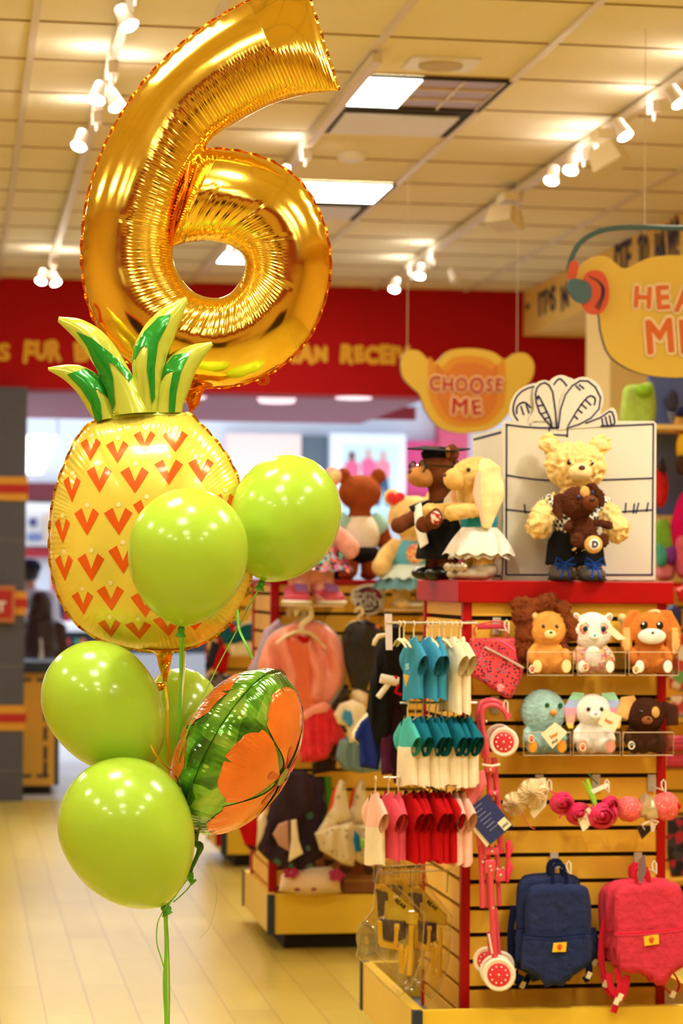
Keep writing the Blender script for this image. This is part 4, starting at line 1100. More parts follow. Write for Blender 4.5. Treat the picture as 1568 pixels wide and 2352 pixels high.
# side board running back
sb = MB(); sb.bx(bL, bL + .01, YB + .012, YU + .56, ztop, Q(1155, 972, YB).z - .012); sb.build('side_board', m_board, gb, False)
sl = MB(); zt_ = Q(1155, 972, YB).z
sl.bx(bL - .002, bL, YB + .03, YU + .54, zt_ - .028, zt_ - .022); sl.bx(bL - .002, bL, YB + .03, YU + .54, ztop + .01, ztop + .016)
sl.build('drawn_lines', m_ink, gb, False)
MB().bx(bL + .01, bR, YU + .55, YU + .56, ztop, zt_ - .012).build('back_board', m_board, gb, False)
MB().bx(bR - .01, bR, YB + .012, YU + .55, ztop, zt_ - .012).build('side_board', m_board, gb, False)
# bow loops
loops = [(.012, [(1245, 984), (1200, 980), (1173, 962), (1172, 930), (1186, 902), (1210, 885), (1234, 881), (1262, 900), (1262, 984)]),
         (.004, [(1300, 984), (1262, 960), (1258, 900), (1262, 876), (1282, 862), (1304, 866), (1322, 885), (1320, 984)]),
         (.0, [(1218, 980), (1214, 962), (1226, 940), (1224, 905), (1232, 880), (1252, 873), (1272, 886), (1280, 915), (1284, 984)]),
         (-.003, [(1282, 984), (1284, 930), (1300, 890), (1326, 868), (1352, 868), (1376, 886), (1386, 915), (1378, 950), (1392, 945), (1404, 936), (1414, 944), (1418, 970), (1400, 978), (1300, 985)])]
inks = [[[(1190, 968), (1178, 945), (1184, 915), (1204, 895), (1232, 886)], [(1186, 950), (1188, 932), (1204, 924), (1218, 936)], [(1196, 934), (1202, 952)], [(1208, 930), (1214, 948)]],
        [[(1264, 895), (1284, 870), (1304, 890)]],
        [[(1270, 984), (1240, 950), (1229, 910), (1236, 886), (1254, 880), (1270, 905), (1278, 984)], [(1234, 916), (1238, 912), (1262, 960), (1266, 982)], [(1236, 932), (1248, 930)], [(1244, 950), (1256, 946)], [(1250, 962), (1262, 958)]],
        [[(1282, 982), (1290, 925), (1310, 890), (1334, 874), (1358, 880), (1378, 910), (1372, 945), (1340, 970), (1302, 983)], [(1304, 978), (1330, 935), (1352, 910), (1366, 915), (1364, 930)],
         [(1318, 955), (1326, 962)], [(1326, 940), (1336, 948)], [(1334, 928), (1346, 938)], [(1344, 918), (1356, 930)], [(1322, 886), (1332, 896)], [(1330, 884), (1340, 892)],
         [(1345, 972), (1380, 958), (1402, 944), (1410, 962), (1408, 976), (1380, 978)], [(1382, 962), (1384, 976)], [(1390, 958), (1394, 975)], [(1399, 955), (1403, 974)]]]
for (dy, pl_), ik in zip(loops, inks):
    lp = MB(); lp.prism([Q(x, y, YB + dy) for x, y in closed(pl_, 40)], (0, .006 if dy < .004 else .007, 0)); l = lp.build('bow_loop', m_board, gb, False)
    k = MB()
    for c in ik: inkline(catmull(c, 12) if len(c) > 2 else c, W_, YB + dy, store=k)
    k.build('drawn_lines', m_ink, l, False)

# ------------------------------------------------------------------ hanging signs
def hanging_sign(label, outline, layers, D, words, wires, extra=None, edge=(60, 60, 70)):
    t = thing('hanging_sign', label, 'sign', P(*outline[0], D))
    Y = P(outline[0][0], outline[0][1], D).y
    b = MB(); b.prism([Q(x, y, Y) for x, y in closed(outline, 90)], (0, .025, 0), 0, 1)
    b.build('board', [layers[0][1], mat('sign_edge', edge, .6)], t, False)
    for i, (pts, mm) in enumerate(layers[1:]):
        MB().prism([Q(x, y, Y - .002 - .002 * i) for x, y in closed(pts, 70)], (0, .002, 0)).build('colour_zone', mm, t, False)
    mo = mat('sign_word_outline', (250, 226, 178), .5)
    for (wd, cx, cy, hpx, wpx, mm, sd) in words:
        for pas, (bold, off, mmm) in enumerate(((.15 * hpx / FPX * D, .008, mo), (.04 * hpx / FPX * D, .012, mm))):
            s = scribble(wd, hpx / FPX * D * 1.4, .0015, bold, sd, lean=.14, gap=.26 * hpx / FPX * D)
            xa = min(v.x for v in s.v); xb = max(v.x for v in s.v)
            if pas == 0: sc_ = wpx / FPX * D / (xb - xa)
            c = Q(cx, cy, Y - off)
            s.xf(Matrix.Translation(c) @ Matrix.Diagonal((sc_, 1, 1, 1))); s.build('lettering', mmm, t, False, fix=False)
    for (x, y) in wires:
        q = Q(x, y, Y + .012); MB().tube([q, (q.x, q.y, CZ)], .0015, 6).build('wire', m_track, t)
    return t, Y
m_so = mat('sign_orange', (230, 158, 48), .5); m_sy = mat('sign_gold', (236, 200, 76), .5); m_sm = mat('sign_mid', (222, 132, 52), .5); m_sw = mat('sign_word_red', (196, 40, 26), .5); m_swo = mat('sign_word_orange', (226, 110, 34), .5)
choose = [(985, 828), (962, 806), (935, 806), (920, 828), (924, 865), (948, 892), (962, 905), (975, 940), (1000, 975), (1035, 992), (1085, 994), (1130, 985), (1165, 955), (1182, 915), (1200, 893), (1222, 868), (1226, 835), (1208, 812), (1180, 812), (1158, 825), (1130, 808), (1080, 800), (1030, 806), (1002, 830)]
inner = [(x * .80 + 1074 * .20, y * .84 + 905 * .16) for x, y in choose if 950 < x < 1200]
inner2 = [(x * .64 + 1074 * .36, y * .7 + 908 * .3) for x, y in choose if 950 < x < 1200]
hanging_sign('orange bear head shaped hanging sign reading CHOOSE ME', choose, [(None, m_sy), (inner, m_so), (inner2, m_sm)], 11.0,
             [('CHOOSE', 1074, 884, 34, 178, m_sw, 11), ('ME', 1077, 934, 38, 80, m_sw, 12)], [(1187, 815), (935, 808)])
hear = [(1422, 612), (1395, 590), (1360, 590), (1330, 612), (1318, 650), (1330, 690), (1372, 715), (1380, 760), (1400, 815), (1450, 850), (1520, 866), (1600, 862), (1670, 830), (1715, 780), (1728, 715), (1770, 690), (1782, 640), (1765, 600), (1725, 586), (1690, 610), (1640, 592), (1560, 586), (1490, 592), (1442, 615)]
ht, HY = hanging_sign('yellow bear head shaped hanging sign with headphones reading HEAR ME, at the right edge', hear, [(None, m_sy)], 8.3,
             [('HEAR', 1560, 686, 54, 215, m_swo, 21), ('ME', 1550, 768, 68, 140, m_swo, 22)], [(1700, 560), (1480, 540)])
m_slb = mat('headphone_slate', (70, 104, 116), .5); m_hor = mat('headphone_orange', (222, 84, 38), .5)
ring = catmull([(1312, 640), (1306, 612), (1330, 560), (1380, 530), (1450, 522), (1550, 524), (1650, 522), (1725, 535), (1775, 570), (1792, 620)], 40)
MB().tube([Q(x, y, HY - .03) for x, y in ring], .009, 8, flat=.6).build('headband', m_slb, ht)
def plate(pts, off, m, nm, th=.01):
    MB().prism([Q(x, y, HY - off) for x, y in closed(pts, 40)], (0, th, 0)).build(nm, m, ht, False)
plate([(1312, 600), (1328, 605), (1322, 640), (1308, 645), (1304, 625)], .042, m_hor, 'slider')
plate([(1350, 624), (1378, 622), (1395, 645), (1398, 685), (1385, 715), (1360, 722), (1342, 710), (1332, 680), (1338, 645)], .05, m_hor, 'ear_cushion')
plate([(1308, 642), (1335, 642), (1355, 655), (1358, 680), (1345, 696), (1320, 690), (1305, 665)], .062, m_slb, 'ear_cup')
for k in range(3):
    c = catmull([(1352 + 8 * k, 634 + 3 * k), (1376 + 5 * k, 650 + 4 * k), (1382 + 2 * k, 676 + 3 * k), (1366 + 4 * k, 706 + 3 * k)], 12)
    MB().tube([Q(x, y, HY - .052) for x, y in c], .0018, 6).build('cushion_seam', m_navy, ht)
# ================================================================== soft toys
m_black = mat('black_plastic', (14, 12, 12), .15, coat=.6); m_nose = mat('brown_nose', (92, 50, 36), .5); m_shine = mat('eye_shine', (255, 255, 255), .2)
m_tagp = mat('paper_tag', (240, 228, 190), .7); m_clear = mat('clear_plastic', (252, 250, 246), .06, trans=1., ior=1.2, spec=.5)
def clearmat():
    """thin clear acrylic: mostly see-through with a glossy skin"""
    m = bpy.data.materials.new('clear_acrylic'); m.use_nodes = True; nt = m.node_tree; out = nt.nodes['Material Output']; nt.nodes.remove(nt.nodes['Principled BSDF'])
    tr = nt.nodes.new('ShaderNodeBsdfTransparent'); tr.inputs[0].default_value = (.955, .94, .92, 1)
    gl = nt.nodes.new('ShaderNodeBsdfGlossy'); gl.inputs['Roughness'].default_value = .08
    fr = nt.nodes.new('ShaderNodeLayerWeight'); fr.inputs[0].default_value = .25
    a = nt.nodes.new('ShaderNodeMath'); a.operation = 'MULTIPLY_ADD'; a.inputs[1].default_value = .55; a.inputs[2].default_value = .02
    mx = nt.nodes.new('ShaderNodeMixShader'); nt.links.new(fr.outputs[0], a.inputs[0]); nt.links.new(a.outputs[0], mx.inputs[0])
    nt.links.new(tr.outputs[0], mx.inputs[1]); nt.links.new(gl.outputs[0], mx.inputs[2]); nt.links.new(mx.outputs[0], out.inputs[0]); return m
m_acr = clearmat()
def plush(label, loc, H, rotz=0, furm=None, muzm=None, pose='stand', ear='round', cat='teddy bear', arms=None, headc=None, headr=None, earm=None, bodym=None,
          nosem=None, eyem=None, padm=None, fuzz=.0016, headtilt=0., muz=True, eyes=True, vox=None, group=None, name='teddy_bear', armr=.058, head_only=False, ears=True, eyey=.1, eyer=.018, muzr=(.085, .07, .062), belly=None):
    """soft toy facing -y in its own frame, standing or sitting on z=0; every measure is a share of H"""
    t = thing(name, label, cat, loc, rotz, group)
    k = H; V = lambda x, y, z: Vector((x * k, y * k, z * k)); S = lambda r: tuple(a * k for a in r)
    sit = pose == 'sit'
    hc = headc or ((0, -.02, .60) if sit else (0, -.01, .80)); hr = headr or ((.255, .21, .23) if sit else (.205, .18, .165))
    nosem = nosem or m_nose; eyem = eyem or m_black; bodym = bodym or furm; earm = earm or muzm
    vox = vox or .016 * k; fsc = 34 / k
    HM = Matrix.Translation(V(*hc)) @ Matrix.Rotation(headtilt, 4, 'Y')
    def hp(x, y, z): return HM @ Vector((x * k, y * k, z * k))
    # body
    b = MB()
    if sit:
        b.ell(V(0, .03, .22), S((.2, .17, .22))); b.ell(V(0, .01, .36), S((.15, .13, .12)))
        for s in (-1, 1): b.tube([V(s * .1, -.02, .12), V(s * .17, -.2, .1), V(s * .19, -.3, .1)], [.1 * k, .09 * k, .075 * k], 14); b.ell(V(s * .195, -.31, .115), S((.085, .06, .11)))
        am = arms or ((-.25, -.12, .2), (.25, -.12, .2)); sh = .15, .38
    else:
        b.ell(V(0, 0, .4), S((.155, .125, .2))); b.ell(V(0, 0, .28), S((.15, .125, .12))); b.ell(V(0, 0, .56), S((.12, .1, .09)))
        for s in (-1, 1): b.tube([V(s * .085, 0, .28), V(s * .1, -.01, .06)], [.09 * k, .08 * k], 14); b.ell(V(s * .105, -.06, .045), S((.078, .12, .048)))
        am = arms or ((-.3, -.06, .36), (.3, -.06, .36)); sh = .12, .56
    for s, e in zip((-1, 1), am):
        a0 = V(s * sh[0], 0, sh[1]); a1 = V(*e); mid = (a0 + a1) / 2 + V(s * .03, 0, .0)
        b.tube([a0, mid, a1], [armr * k, armr * 1.05 * k, armr * 1.05 * k], 14); b.ell(a1, (armr * 1.15 * k,) * 3)
    one = bodym is furm
    h = b if one else MB()
    h.ell(V(*hc), S(hr))
    if one: b.tube([V(0, 0, .5 if not sit else .3), V(*hc)], [.1 * k, .1 * k], 12)
    # ears belong to the skin
    em = MB() 
    if ears:
        for s in (-1, 1):
            if ear == 'round':
                c = hp(s * hr[0] * .82, .02, hr[2] * .92); h.ell(c, S((.075, .045, .075)))
                em.ell(c + Vector((0, -.028 * k, 0)), S((.045, .022, .045)))
            elif ear == 'small':
                c = hp(s * hr[0] * .8, -.04, hr[2] * .75); h.ell(c, S((.055, .04, .06)), (0, s * .4, 0)); em.ell(c + Vector((0, -.03 * k, 0)), S((.035, .016, .04)), (0, s * .4, 0))
            elif ear == 'flop':
                e = MB().tube([hp(s * hr[0] * .7, .0, hr[2] * .8), hp(s * (hr[0] * 1.05), -.03, hr[2] * .75), hp(s * (hr[0] + .08), -.04, 0), hp(s * (hr[0] + .05), -.06, -.16)], [.04 * k, .06 * k, .085 * k, .05 * k], 12, flat=.45, up=(0, 1, 0)); h.join(e)
            elif ear == 'long':
                e = MB().tube([hp(s * hr[0] * .55, .02, hr[2] * .9), hp(s * hr[0] * .95, -.03, hr[2] * .9), hp(s * (hr[0] + .07), -.06, .02), hp(s * (hr[0] + .07), -.08, -.22), hp(s * (hr[0] + .06), -.08, -.36)], [.05 * k, .07 * k, .1 * k, .1 * k, .04 * k], 12, flat=.35, up=(0, 1, 0)); h.join(e)
                em.tube([hp(s * (hr[0] + .075), -.1, .04), hp(s * (hr[0] + .08), -.125, -.2), hp(s * (hr[0] + .06), -.12, -.32)], [.05 * k, .06 * k, .02 * k], 10, flat=.2, up=(0, 1, 0))
    blob(b, vox, 3, fuzz, fsc).build('body', bodym, t, True, True)
    if not one: blob(h, vox, 3, fuzz, fsc).build('head', furm, t, True, True)
    if em.v and earm is not None:
        hn = len(em.v) // 2; hf_ = len(em.f) // 2
        for q in (0, 1):
            e = MB(); e.v = em.v[q * hn:(q + 1) * hn]; e.f = [tuple(i - q * hn for i in f) for f in em.f[q * hf_:(q + 1) * hf_]]; e.mi = [0] * len(e.f)
            e.build('inner_ear', earm, t, True, True)
    fy = -hr[1]
    fz = None
    if muz and muzm is not None:
        MB().ell(hp(0, fy * .92, -.3 * hr[2]), S(muzr)).build('muzzle', muzm, t, True, True)
    nz = hp(0, fy * .92 - muzr[1] * .92, -.3 * hr[2] + muzr[2] * .45)
    if muz:
        MB().ell(nz, S((.024, .014, .018))).build('nose', nosem, t, True, True)
        mo = MB()
        for s in (-1, 1): mo.tube([nz + V(0, 0, -.018), nz + V(0, .004, -.04), nz + V(s * .016, .006, -.052), nz + V(s * .034, .016, -.042)], .0035 * k, 5)
        mo.build('stitched_mouth', nosem, t, True, True)
    if eyes:
        for s in (-1, 1):
            ex_ = .36 * hr[0]; ez = eyey * hr[2]
            ey = -hr[1] * math.sqrt(max(0, 1 - (ex_ / hr[0]) ** 2 - (ez / hr[2]) ** 2)) * 1.0
            e = MB().ell(hp(s * ex_, ey, ez), S((eyer, .012, eyer * 1.05))).build('eye', eyem, t, True, True)
            MB().ell(hp(s * ex_ + eyer * .3, ey - .011, ez + eyer * .4), S((.005, .004, .005))).build('eye_shine', m_shine, e, True, True)
    if padm is not None and sit:
        for s in (-1, 1): MB().ell(V(s * .197, -.365, .115), S((.062, .014, .085))).build('foot_pad', padm, t, True, True)
    if belly is not None:
        MB().ell(V(0, -.12 if sit else -.1, .25 if sit else .4), S((.12, .05, .15))).build('belly_patch', belly, t, True, True)
    t['_'] = 0; del t['_']
    return t, V, hp, hr
cream = fur('cream_fur', (244, 208, 138)); tan = fur('tan_fur', (226, 172, 96)); gold_f = fur('golden_fur', (240, 200, 130)); choc = fur('chocolate_fur', (84, 42, 22)); dbrown = fur('dark_brown_fur', (110, 58, 30))
m_muz = fur('pale_muzzle_fur', (250, 222, 160)); white_f = fur('white_fur', (244, 236, 226)); pink_f = fur('pink_fur', (248, 176, 164)); rust = fur('rust_fur', (150, 72, 30)); foxy = fur('fox_brown_fur', (206, 120, 50))
SPX = (Q(1400, 1300, YU).x - Q(1300, 1300, YU).x) / 100        # metres per photo pixel on the near stand
def stand_at(px, Y): q = Q(px, 1300, Y); return Vector((q.x, Y, ztop))
gingham = mottled('gingham', [(20, 20, 20), (236, 232, 222)], 70)
def checker():
    m = bpy.data.materials.new('gingham_check'); m.use_nodes = True; nt = m.node_tree; b = nt.nodes['Principled BSDF']; b.inputs['Roughness'].default_value = .9
    tc = nt.nodes.new('ShaderNodeTexCoord'); c = nt.nodes.new('ShaderNodeTexChecker'); c.inputs['Scale'].default_value = 90
    c.inputs[1].default_value = (.02, .02, .02, 1); c.inputs[2].default_value = lin((238, 232, 220)) + (1,)
    nt.links.new(tc.outputs['Object'], c.inputs[0]); nt.links.new(c.outputs[0], b.inputs['Base Color']); return m
m_check = checker(); c_white = cloth('white_cotton', (240, 232, 214)); c_black = cloth('black_cloth', (22, 20, 22)); c_blue = cloth('teal_blue_cotton', (52, 146, 178)); c_sky = cloth('sky_blue_cotton', (120, 196, 214))

# --- cream bear in the middle of the box ---
Hb = 322 * SPX
t, V, hp, hr = plush('curly cream teddy bear in a checked jacket standing before the gift box board', stand_at(1320, YB - .085), Hb, R(-4), cream, m_muz, arms=((-.27, -.09, .38), (.27, -.1, .36)), fuzz=.011, vox=.0045, armr=.08, headr=(.215, .18, .165))
k = Hb
jk = MB(); jk.ell(V(0, 0, .44), (.185 * k, .15 * k, .17 * k))
for s in (-1, 1): jk.tube([V(s * .12, 0, .55), V(s * .2, -.03, .49)], [.085 * k, .1 * k], 14)
blob(jk, .008, 3).build('checked_jacket', m_check, t, True, True)
sh = MB(); sh.grid(lambda u, v: V(-.08 + .16 * u, -.152 - .03 * sin(pi * u), .60 - .22 * v), 8, 8); sh.build('white_shirt_front', c_white, t, True, True)
pr = MB(); pr.ell(V(.01, -.186, .47), (.035 * k, .008 * k, .035 * k)); pr.build('blue_print', c_blue, t, True, True)
pr = MB(); pr.ell(V(-.01, -.184, .56), (.03 * k, .008 * k, .016 * k)); pr.build('orange_print', cloth('orange_print_c', (226, 120, 60)), t, True, True)
pa = MB(); pa.ell(V(0, 0, .29), (.175 * k, .145 * k, .12 * k))
for s in (-1, 1): pa.tube([V(s * .09, 0, .28), V(s * .105, -.01, .1)], [.105 * k, .11 * k], 14)
blob(pa, .008, 3).build('black_trousers', c_black, t, True, True)
for s in (-1, 1):
    bo = MB(); bo.ell(V(s * .105, -.08, .045), (.1 * k, .14 * k, .055 * k)); bo.ell(V(s * .1, -.02, .09), (.09 * k, .09 * k, .06 * k))
    o = blob(bo, .007, 3).build('grey_boot', cloth('boot_grey', (96, 88, 84)), t, True, True)
    MB().ell(V(s * .105, -.08, .014), (.102 * k, .142 * k, .018 * k)).build('boot_sole', m_dark, o, True, True)
    lc = MB()
    for q in range(4): lc.tube([V(s * .105 - .05, -.12 - .02 * q, .12 - .018 * q), V(s * .105, -.16 - .012 * q, .115 - .018 * q), V(s * .105 + .05, -.12 - .02 * q, .12 - .018 * q)], .006 * k, 6)
    for q in (-1, 1):
        lc.tube([V(s * .105, -.17, .12), V(s * .105 + q * .06, -.2, .16), V(s * .105 + q * .075, -.19, .11), V(s * .105, -.17, .12)], .008 * k, 6); lc.tube([V(s * .105, -.17, .12), V(s * .105 + q * .03, -.22, .02)], .008 * k, 6)
    lc.build('blue_laces', cloth('lace_blue', (24, 66, 160)), o, True, True)
# --- brown dog toy in its arms ---
t, V, hp, hr = plush('small dark brown plush dog held in the arms of the cream bear', stand_at(1316, YB - .085) + Vector((-.004, -.135, 72 * SPX)), 150 * SPX, R(4), choc, None, 'sit', 'flop', 'plush dog', arms=((-.28, -.1, .3), (.36, -.06, .34)), headc=(-.12, -.05, .66), headr=(.27, .2, .24), name='plush_dog', headtilt=R(-18), muz=False, eyes=False, fuzz=.004)
k = 150 * SPX
MB().ell(hp(.12, -.2, -.04), (.13 * k, .11 * k, .11 * k)).build('muzzle', dbrown, t, True, True); MB().ell(hp(.13, -.31, -.0), (.04 * k, .025 * k, .03 * k)).build('nose', m_black, t, True, True)
MB().ell(hp(.1, -.17, .13), (.075 * k, .05 * k, .09 * k)).build('tan_brow_patch', tan, t, True, True)
for x in (-.02, .2): MB().ell(hp(x, -.21, .09), (.03 * k, .02 * k, .03 * k)).build('eye', mat('blue_eye', (20, 34, 90), .1, coat=.6), t, True, True)
MB().ell(V(.02, -.37, .05), (.14 * k, .05 * k, .13 * k)).build('tan_foot_pad', tan, t, True, True); MB().ell(V(.02, -.415, .05), (.085 * k, .02 * k, .085 * k)).build('white_stitched_badge', c_white, t, True, True)
tx = text_mesh('D', .09 * k * 1.4, .001, .001); tx.xf(Matrix.Translation(V(.02, -.44, .05))); tx.build('badge_letter', m_ink, t, False, True)

# --- tan rabbit in profile, hugging the graduate ---
k = 285 * SPX; xr_ = bL - .082
t, V, hp, hr = plush('tan plush rabbit with long pale ears, blue top and white skirt, in profile', (xr_ - .0, YU + .085, ztop), k, R(-78), fur('rabbit_fur', (232, 188, 112)), None, ear='none', cat='plush rabbit', name='plush_rabbit', ears=False,
                        arms=((-.14, -.36, .54), (.16, -.30, .52)), headc=(0, -.03, .82), headr=(.16, .2, .15), muz=False, eyes=False, fuzz=.004)
MB().ell(hp(0, -.17, -.03), (.1 * k, .1 * k, .09 * k)).build('muzzle', fur('rabbit_fur', (232, 188, 112)), t, True, True)
MB().ell(hp(0, -.265, -.0), (.02 * k, .015 * k, .015 * k)).build('nose', m_nose, t, True, True)
for s in (-1, 1): MB().ell(hp(s * .125, -.12, .04), (.014 * k, .018 * k, .018 * k)).build('eye', m_black, t, True, True)
for s in (-1, 1):
    e = MB().tube([hp(s * .1, .02, .13), hp(s * .17, .04, .05), hp(s * .2, .03, -.15), hp(s * .2, .0, -.42)], [.05 * k, .1 * k, .13 * k, .04 * k], 16, flat=.3, up=(1, 0, 0))
    o = blob(e, .006, 2, .003, 40).build('long_ear', fur('ear_pale', (244, 222, 160)), t, True, True)
    MB().tube([hp(s * .18, -.06, .02), hp(s * .215, -.09, -.15), hp(s * .205, -.03, -.38)], [.02 * k, .035 * k, .01 * k], 10, flat=.5, up=(1, 0, 0)).build('pink_ear_lining', cloth('lining_pink', (244, 190, 160)), o, True, True)
tp = MB(); tp.ell(V(0, 0, .47), (.17 * k, .145 * k, .16 * k)); tp.build('blue_top', cloth('rabbit_top', (38, 140, 168)), t, True, True)
def skirt(t, V, k, r0, r1, z0, z1, m, name='skirt', ruf=.02, n=9, mi=0, local=True):
    mb = MB(); mb.grid(lambda u, v: V((r0 + (r1 - r0) * v ** .8 + ruf * v * sin(2 * pi * u * n + 2 * v)) * cos(2 * pi * u), (r0 * .85 + (r1 * .9 - r0 * .85) * v ** .8 + ruf * v * sin(2 * pi * u * n + 2 * v)) * sin(2 * pi * u), z0 + (z1 - z0) * v + .012 * v * sin(2 * pi * u * n * 2)), 72, 8, wrap=True)
    return mb.build(name, m, t, True, True)
m_tulle = mat('white_sparkle_tulle', (240, 232, 220), .5, spec=.6, bump=.6, bscale=150)
skirt(t, V, k, .15, .29, .42, .2, m_tulle, 'white_skirt', .03, 7); skirt(t, V, k, .14, .25, .40, .17, m_tulle, 'white_skirt', .03, 8)
for s in (-1, 1):
    bo = MB(); bo.ell(V(s * .105, -.08, .045), (.095 * k, .15 * k, .055 * k)); bo.ell(V(s * .1, 0, .08), (.1 * k, .1 * k, .08 * k))
    o = blob(bo, .006, 2).build('silver_boot', mat('silver_glitter', (206, 190, 160), .35, metal=.4, bump=.8, bscale=300), t, True, True)
    bw = MB()
    for q in (-1, 1): bw.ell(V(s * .105 + .0, -.2, .1) + V(q * .05, 0, 0), (.05 * k, .025 * k, .035 * k))
    bw.build('bow', mat('silver_bow', (210, 196, 168), .3, metal=.5), o, True, True)
# --- graduate bear behind it ---
k = 300 * SPX
t, V, hp, hr = plush('dark brown teddy bear in black graduation cap, gown and glasses, in profile', (x0 + .012, YU + .36, ztop), k, R(-72), dbrown, fur('tan_muzzle', (196, 132, 72)), arms=((-.16, -.3, .42), (.2, -.28, .42)), headc=(0, -.03, .84), headr=(.18, .17, .15), muzr=(.11, .12, .085), eyes=True)
gw = MB(); gw.ell(V(0, 0, .5), (.18 * k, .16 * k, .14 * k)); gw.tube([V(0, 0, .5), V(0, 0, .3), V(0, 0, .16)], [.17 * k, .19 * k, .22 * k], 20)
for s in (-1, 1): gw.tube([V(s * .13, 0, .57), V(s * .19, -.14, .48)], [.08 * k, .11 * k], 14)
blob(gw, .008, 3).build('black_gown', c_black, t, True, True)
for s in (-1, 1): MB().ell(V(s * .105, -.08, .05), (.09 * k, .13 * k, .055 * k)).build('black_shoe', mat('shoe_black', (18, 16, 16), .3), t, True, True)
cp = MB(); cp.lathe([(.14 * k, 0), (.15 * k, .045 * k), (.12 * k, .07 * k)], hp(0, 0, .10), 24); cp.build('cap_band', c_black, t, True, True)
MB().box(hp(0, -.01, .175), (.38 * k, .38 * k, .012 * k), (R(6), R(4), R(40))).build('mortarboard', c_black, t, False, True)
MB().tube([hp(0, 0, .185), hp(.15, .02, .17), hp(.19, .03, .02), hp(.2, .02, -.12)], .007 * k, 6).build('tassel', c_black, t, True, True)
gl = MB()
for s in (-1, 1):
    c = hp(s * .075, -.19, .03); gl.tube([c + V(.055 * cos(a), -.01, .045 * sin(a)) for a in [2 * pi * q / 16 for q in range(17)]], .007 * k, 6, caps=False)
    gl.tube([c + V(s * .055, 0, .01), hp(s * .19, .03, .03)], .006 * k, 6)
gl.tube([hp(-.02, -.2, .04), hp(.02, -.2, .04)], .006 * k, 6); gl.build('black_glasses', m_black, t, True, True)
for s in (-1, 1): MB().ell(hp(s * .075, -.195, .03), (.05 * k, .004 * k, .04 * k)).build('lens', m_acr, t, True, True)
ss = MB(); ss.tube([V(-.14, .0, .64), V(-.12, -.16, .58), V(.02, -.22, .42), V(.12, -.23, .26)], .045 * k, 8, flat=.12, up=(0, 1, 0)); ss.build('white_sash', c_white, t, True, True)
# sash held out at the visible side with its year
p_a = Q(1052, 1128, YU + .2)
sg = thing('sash_ribbon', 'cream printed ribbon reading 201 between graduate bear and tan rabbit', 'ribbon', p_a)
mb = MB(); mb.prism([Q(x, y, YU + .2) for x, y in ((1020, 1146), (1048, 1112), (1082, 1104), (1090, 1122), (1058, 1138), (1030, 1190), (1014, 1192))], (0, .003, 0)); mb.build('sash_cloth', c_white, sg, False)
for q, (dg, cx, cy, c) in enumerate((('2', 1042, 1128, (40, 70, 150)), ('0', 1053, 1122, (40, 130, 70)), ('1', 1063, 1117, (60, 140, 60)))):
    tx = text_mesh(dg, .022, .001, .001); tx.xf(Matrix.Translation(Q(cx, cy, YU + .196)) @ Matrix.Rotation(-.35, 4, 'Y')); tx.build('digit', mat('digit%d' % q, c, .6), sg, False)

# ------------------------------------------------------------------ toys in clear bins on the front of the stand
def bin_at(x0p, x1p, ytop, ybot, label, dep=.1):
    a = Q(x0p, ybot, YU - dep); b_ = Q(x1p, ytop, YU - dep)
    t = thing('acrylic_bin', label, 'clear bin', ((a.x + b_.x) / 2, YU - dep / 2, a.z))
    MB().bx(a.x, b_.x, YU - dep, YU - dep + .0025, a.z, b_.z).build('front_pane', m_acr, t, False)
    MB().bx(a.x, b_.x, YU - dep, YU - .002, a.z - .002, a.z).build('bin_floor', m_acr, t, False)
    for x in (a.x, b_.x - .002): MB().prism([(x, YU - dep + .0025, a.z), (x, YU - dep + .0025, b_.z), (x, YU - .002, b_.z + .035), (x, YU - .002, a.z)], (.002, 0, 0)).build('side_pane', m_acr, t, False)
    ed = MB(); ed.tube([(a.x, YU - dep, b_.z), (a.x, YU - dep, a.z), (b_.x, YU - dep, a.z), (b_.x, YU - dep, b_.z), (a.x, YU - dep, b_.z)], .0013, 5); ed.build('polished_edge', mat('acrylic_edge', (224, 196, 160), .2), t)
    return Vector(((a.x + b_.x) / 2, 0, a.z))
def bin_toy(px0, px1, yt, yb, label_bin, label, H_px, furm, muzm, **kw):
    b_ = bin_at(px0, px1, yt, yb, label_bin)
    H_ = H_px * SPX / .84
    return plush(label, (b_.x + kw.pop('dx', 0), YU - .052, b_.z + .001), H_, kw.pop('rz', 0), furm, muzm, 'sit', **kw), H_
def bin_toy_s(*a, **k2):
    (r, H_) = bin_toy(*a, **k2); t = r[0]; t.scale = (1, .62, 1); return r, H_
# lion
(r, k) = bin_toy_s(1211, 1316, 1498, 1551, 'clear bin holding the lion, left end of the upper row', 'plush lion with shaggy brown mane sitting in the left clear bin', 140, fur('lion_fur', (232, 160, 76)), m_muz, ear='small', cat='plush lion', name='plush_lion', padm=m_muz, headr=(.25, .2, .24), dx=.004, eyey=.15, eyer=.024)
t, V, hp, hr = r
mn = MB(); rnd = random.Random(5)
for q in range(120):
    a = rnd.uniform(-.5, pi + .5) if q % 4 else rnd.uniform(-1.0, pi + 1.); rr = rnd.uniform(.98, 1.42)
    mn.ell(hp(.27 * rr * cos(a), .0 + rnd.uniform(-.1, .1), .04 + .27 * rr * sin(a)), (.075 * k * rnd.uniform(.5, 1), .06 * k, .09 * k * rnd.uniform(.5, 1)), (rnd.uniform(-1, 1), rnd.uniform(-1, 1), 0), nu=8, nv=6)
for q in range(30): mn.ell(hp(rnd.uniform(-.42, -.3), rnd.uniform(.0, .12), rnd.uniform(-.4, .35)), (.09 * k, .07 * k, .09 * k), nu=8, nv=6)
blob(mn, .0045, 1, .006, 120).build('mane', fur('mane_fur', (120, 58, 26), .3), t, True, True)
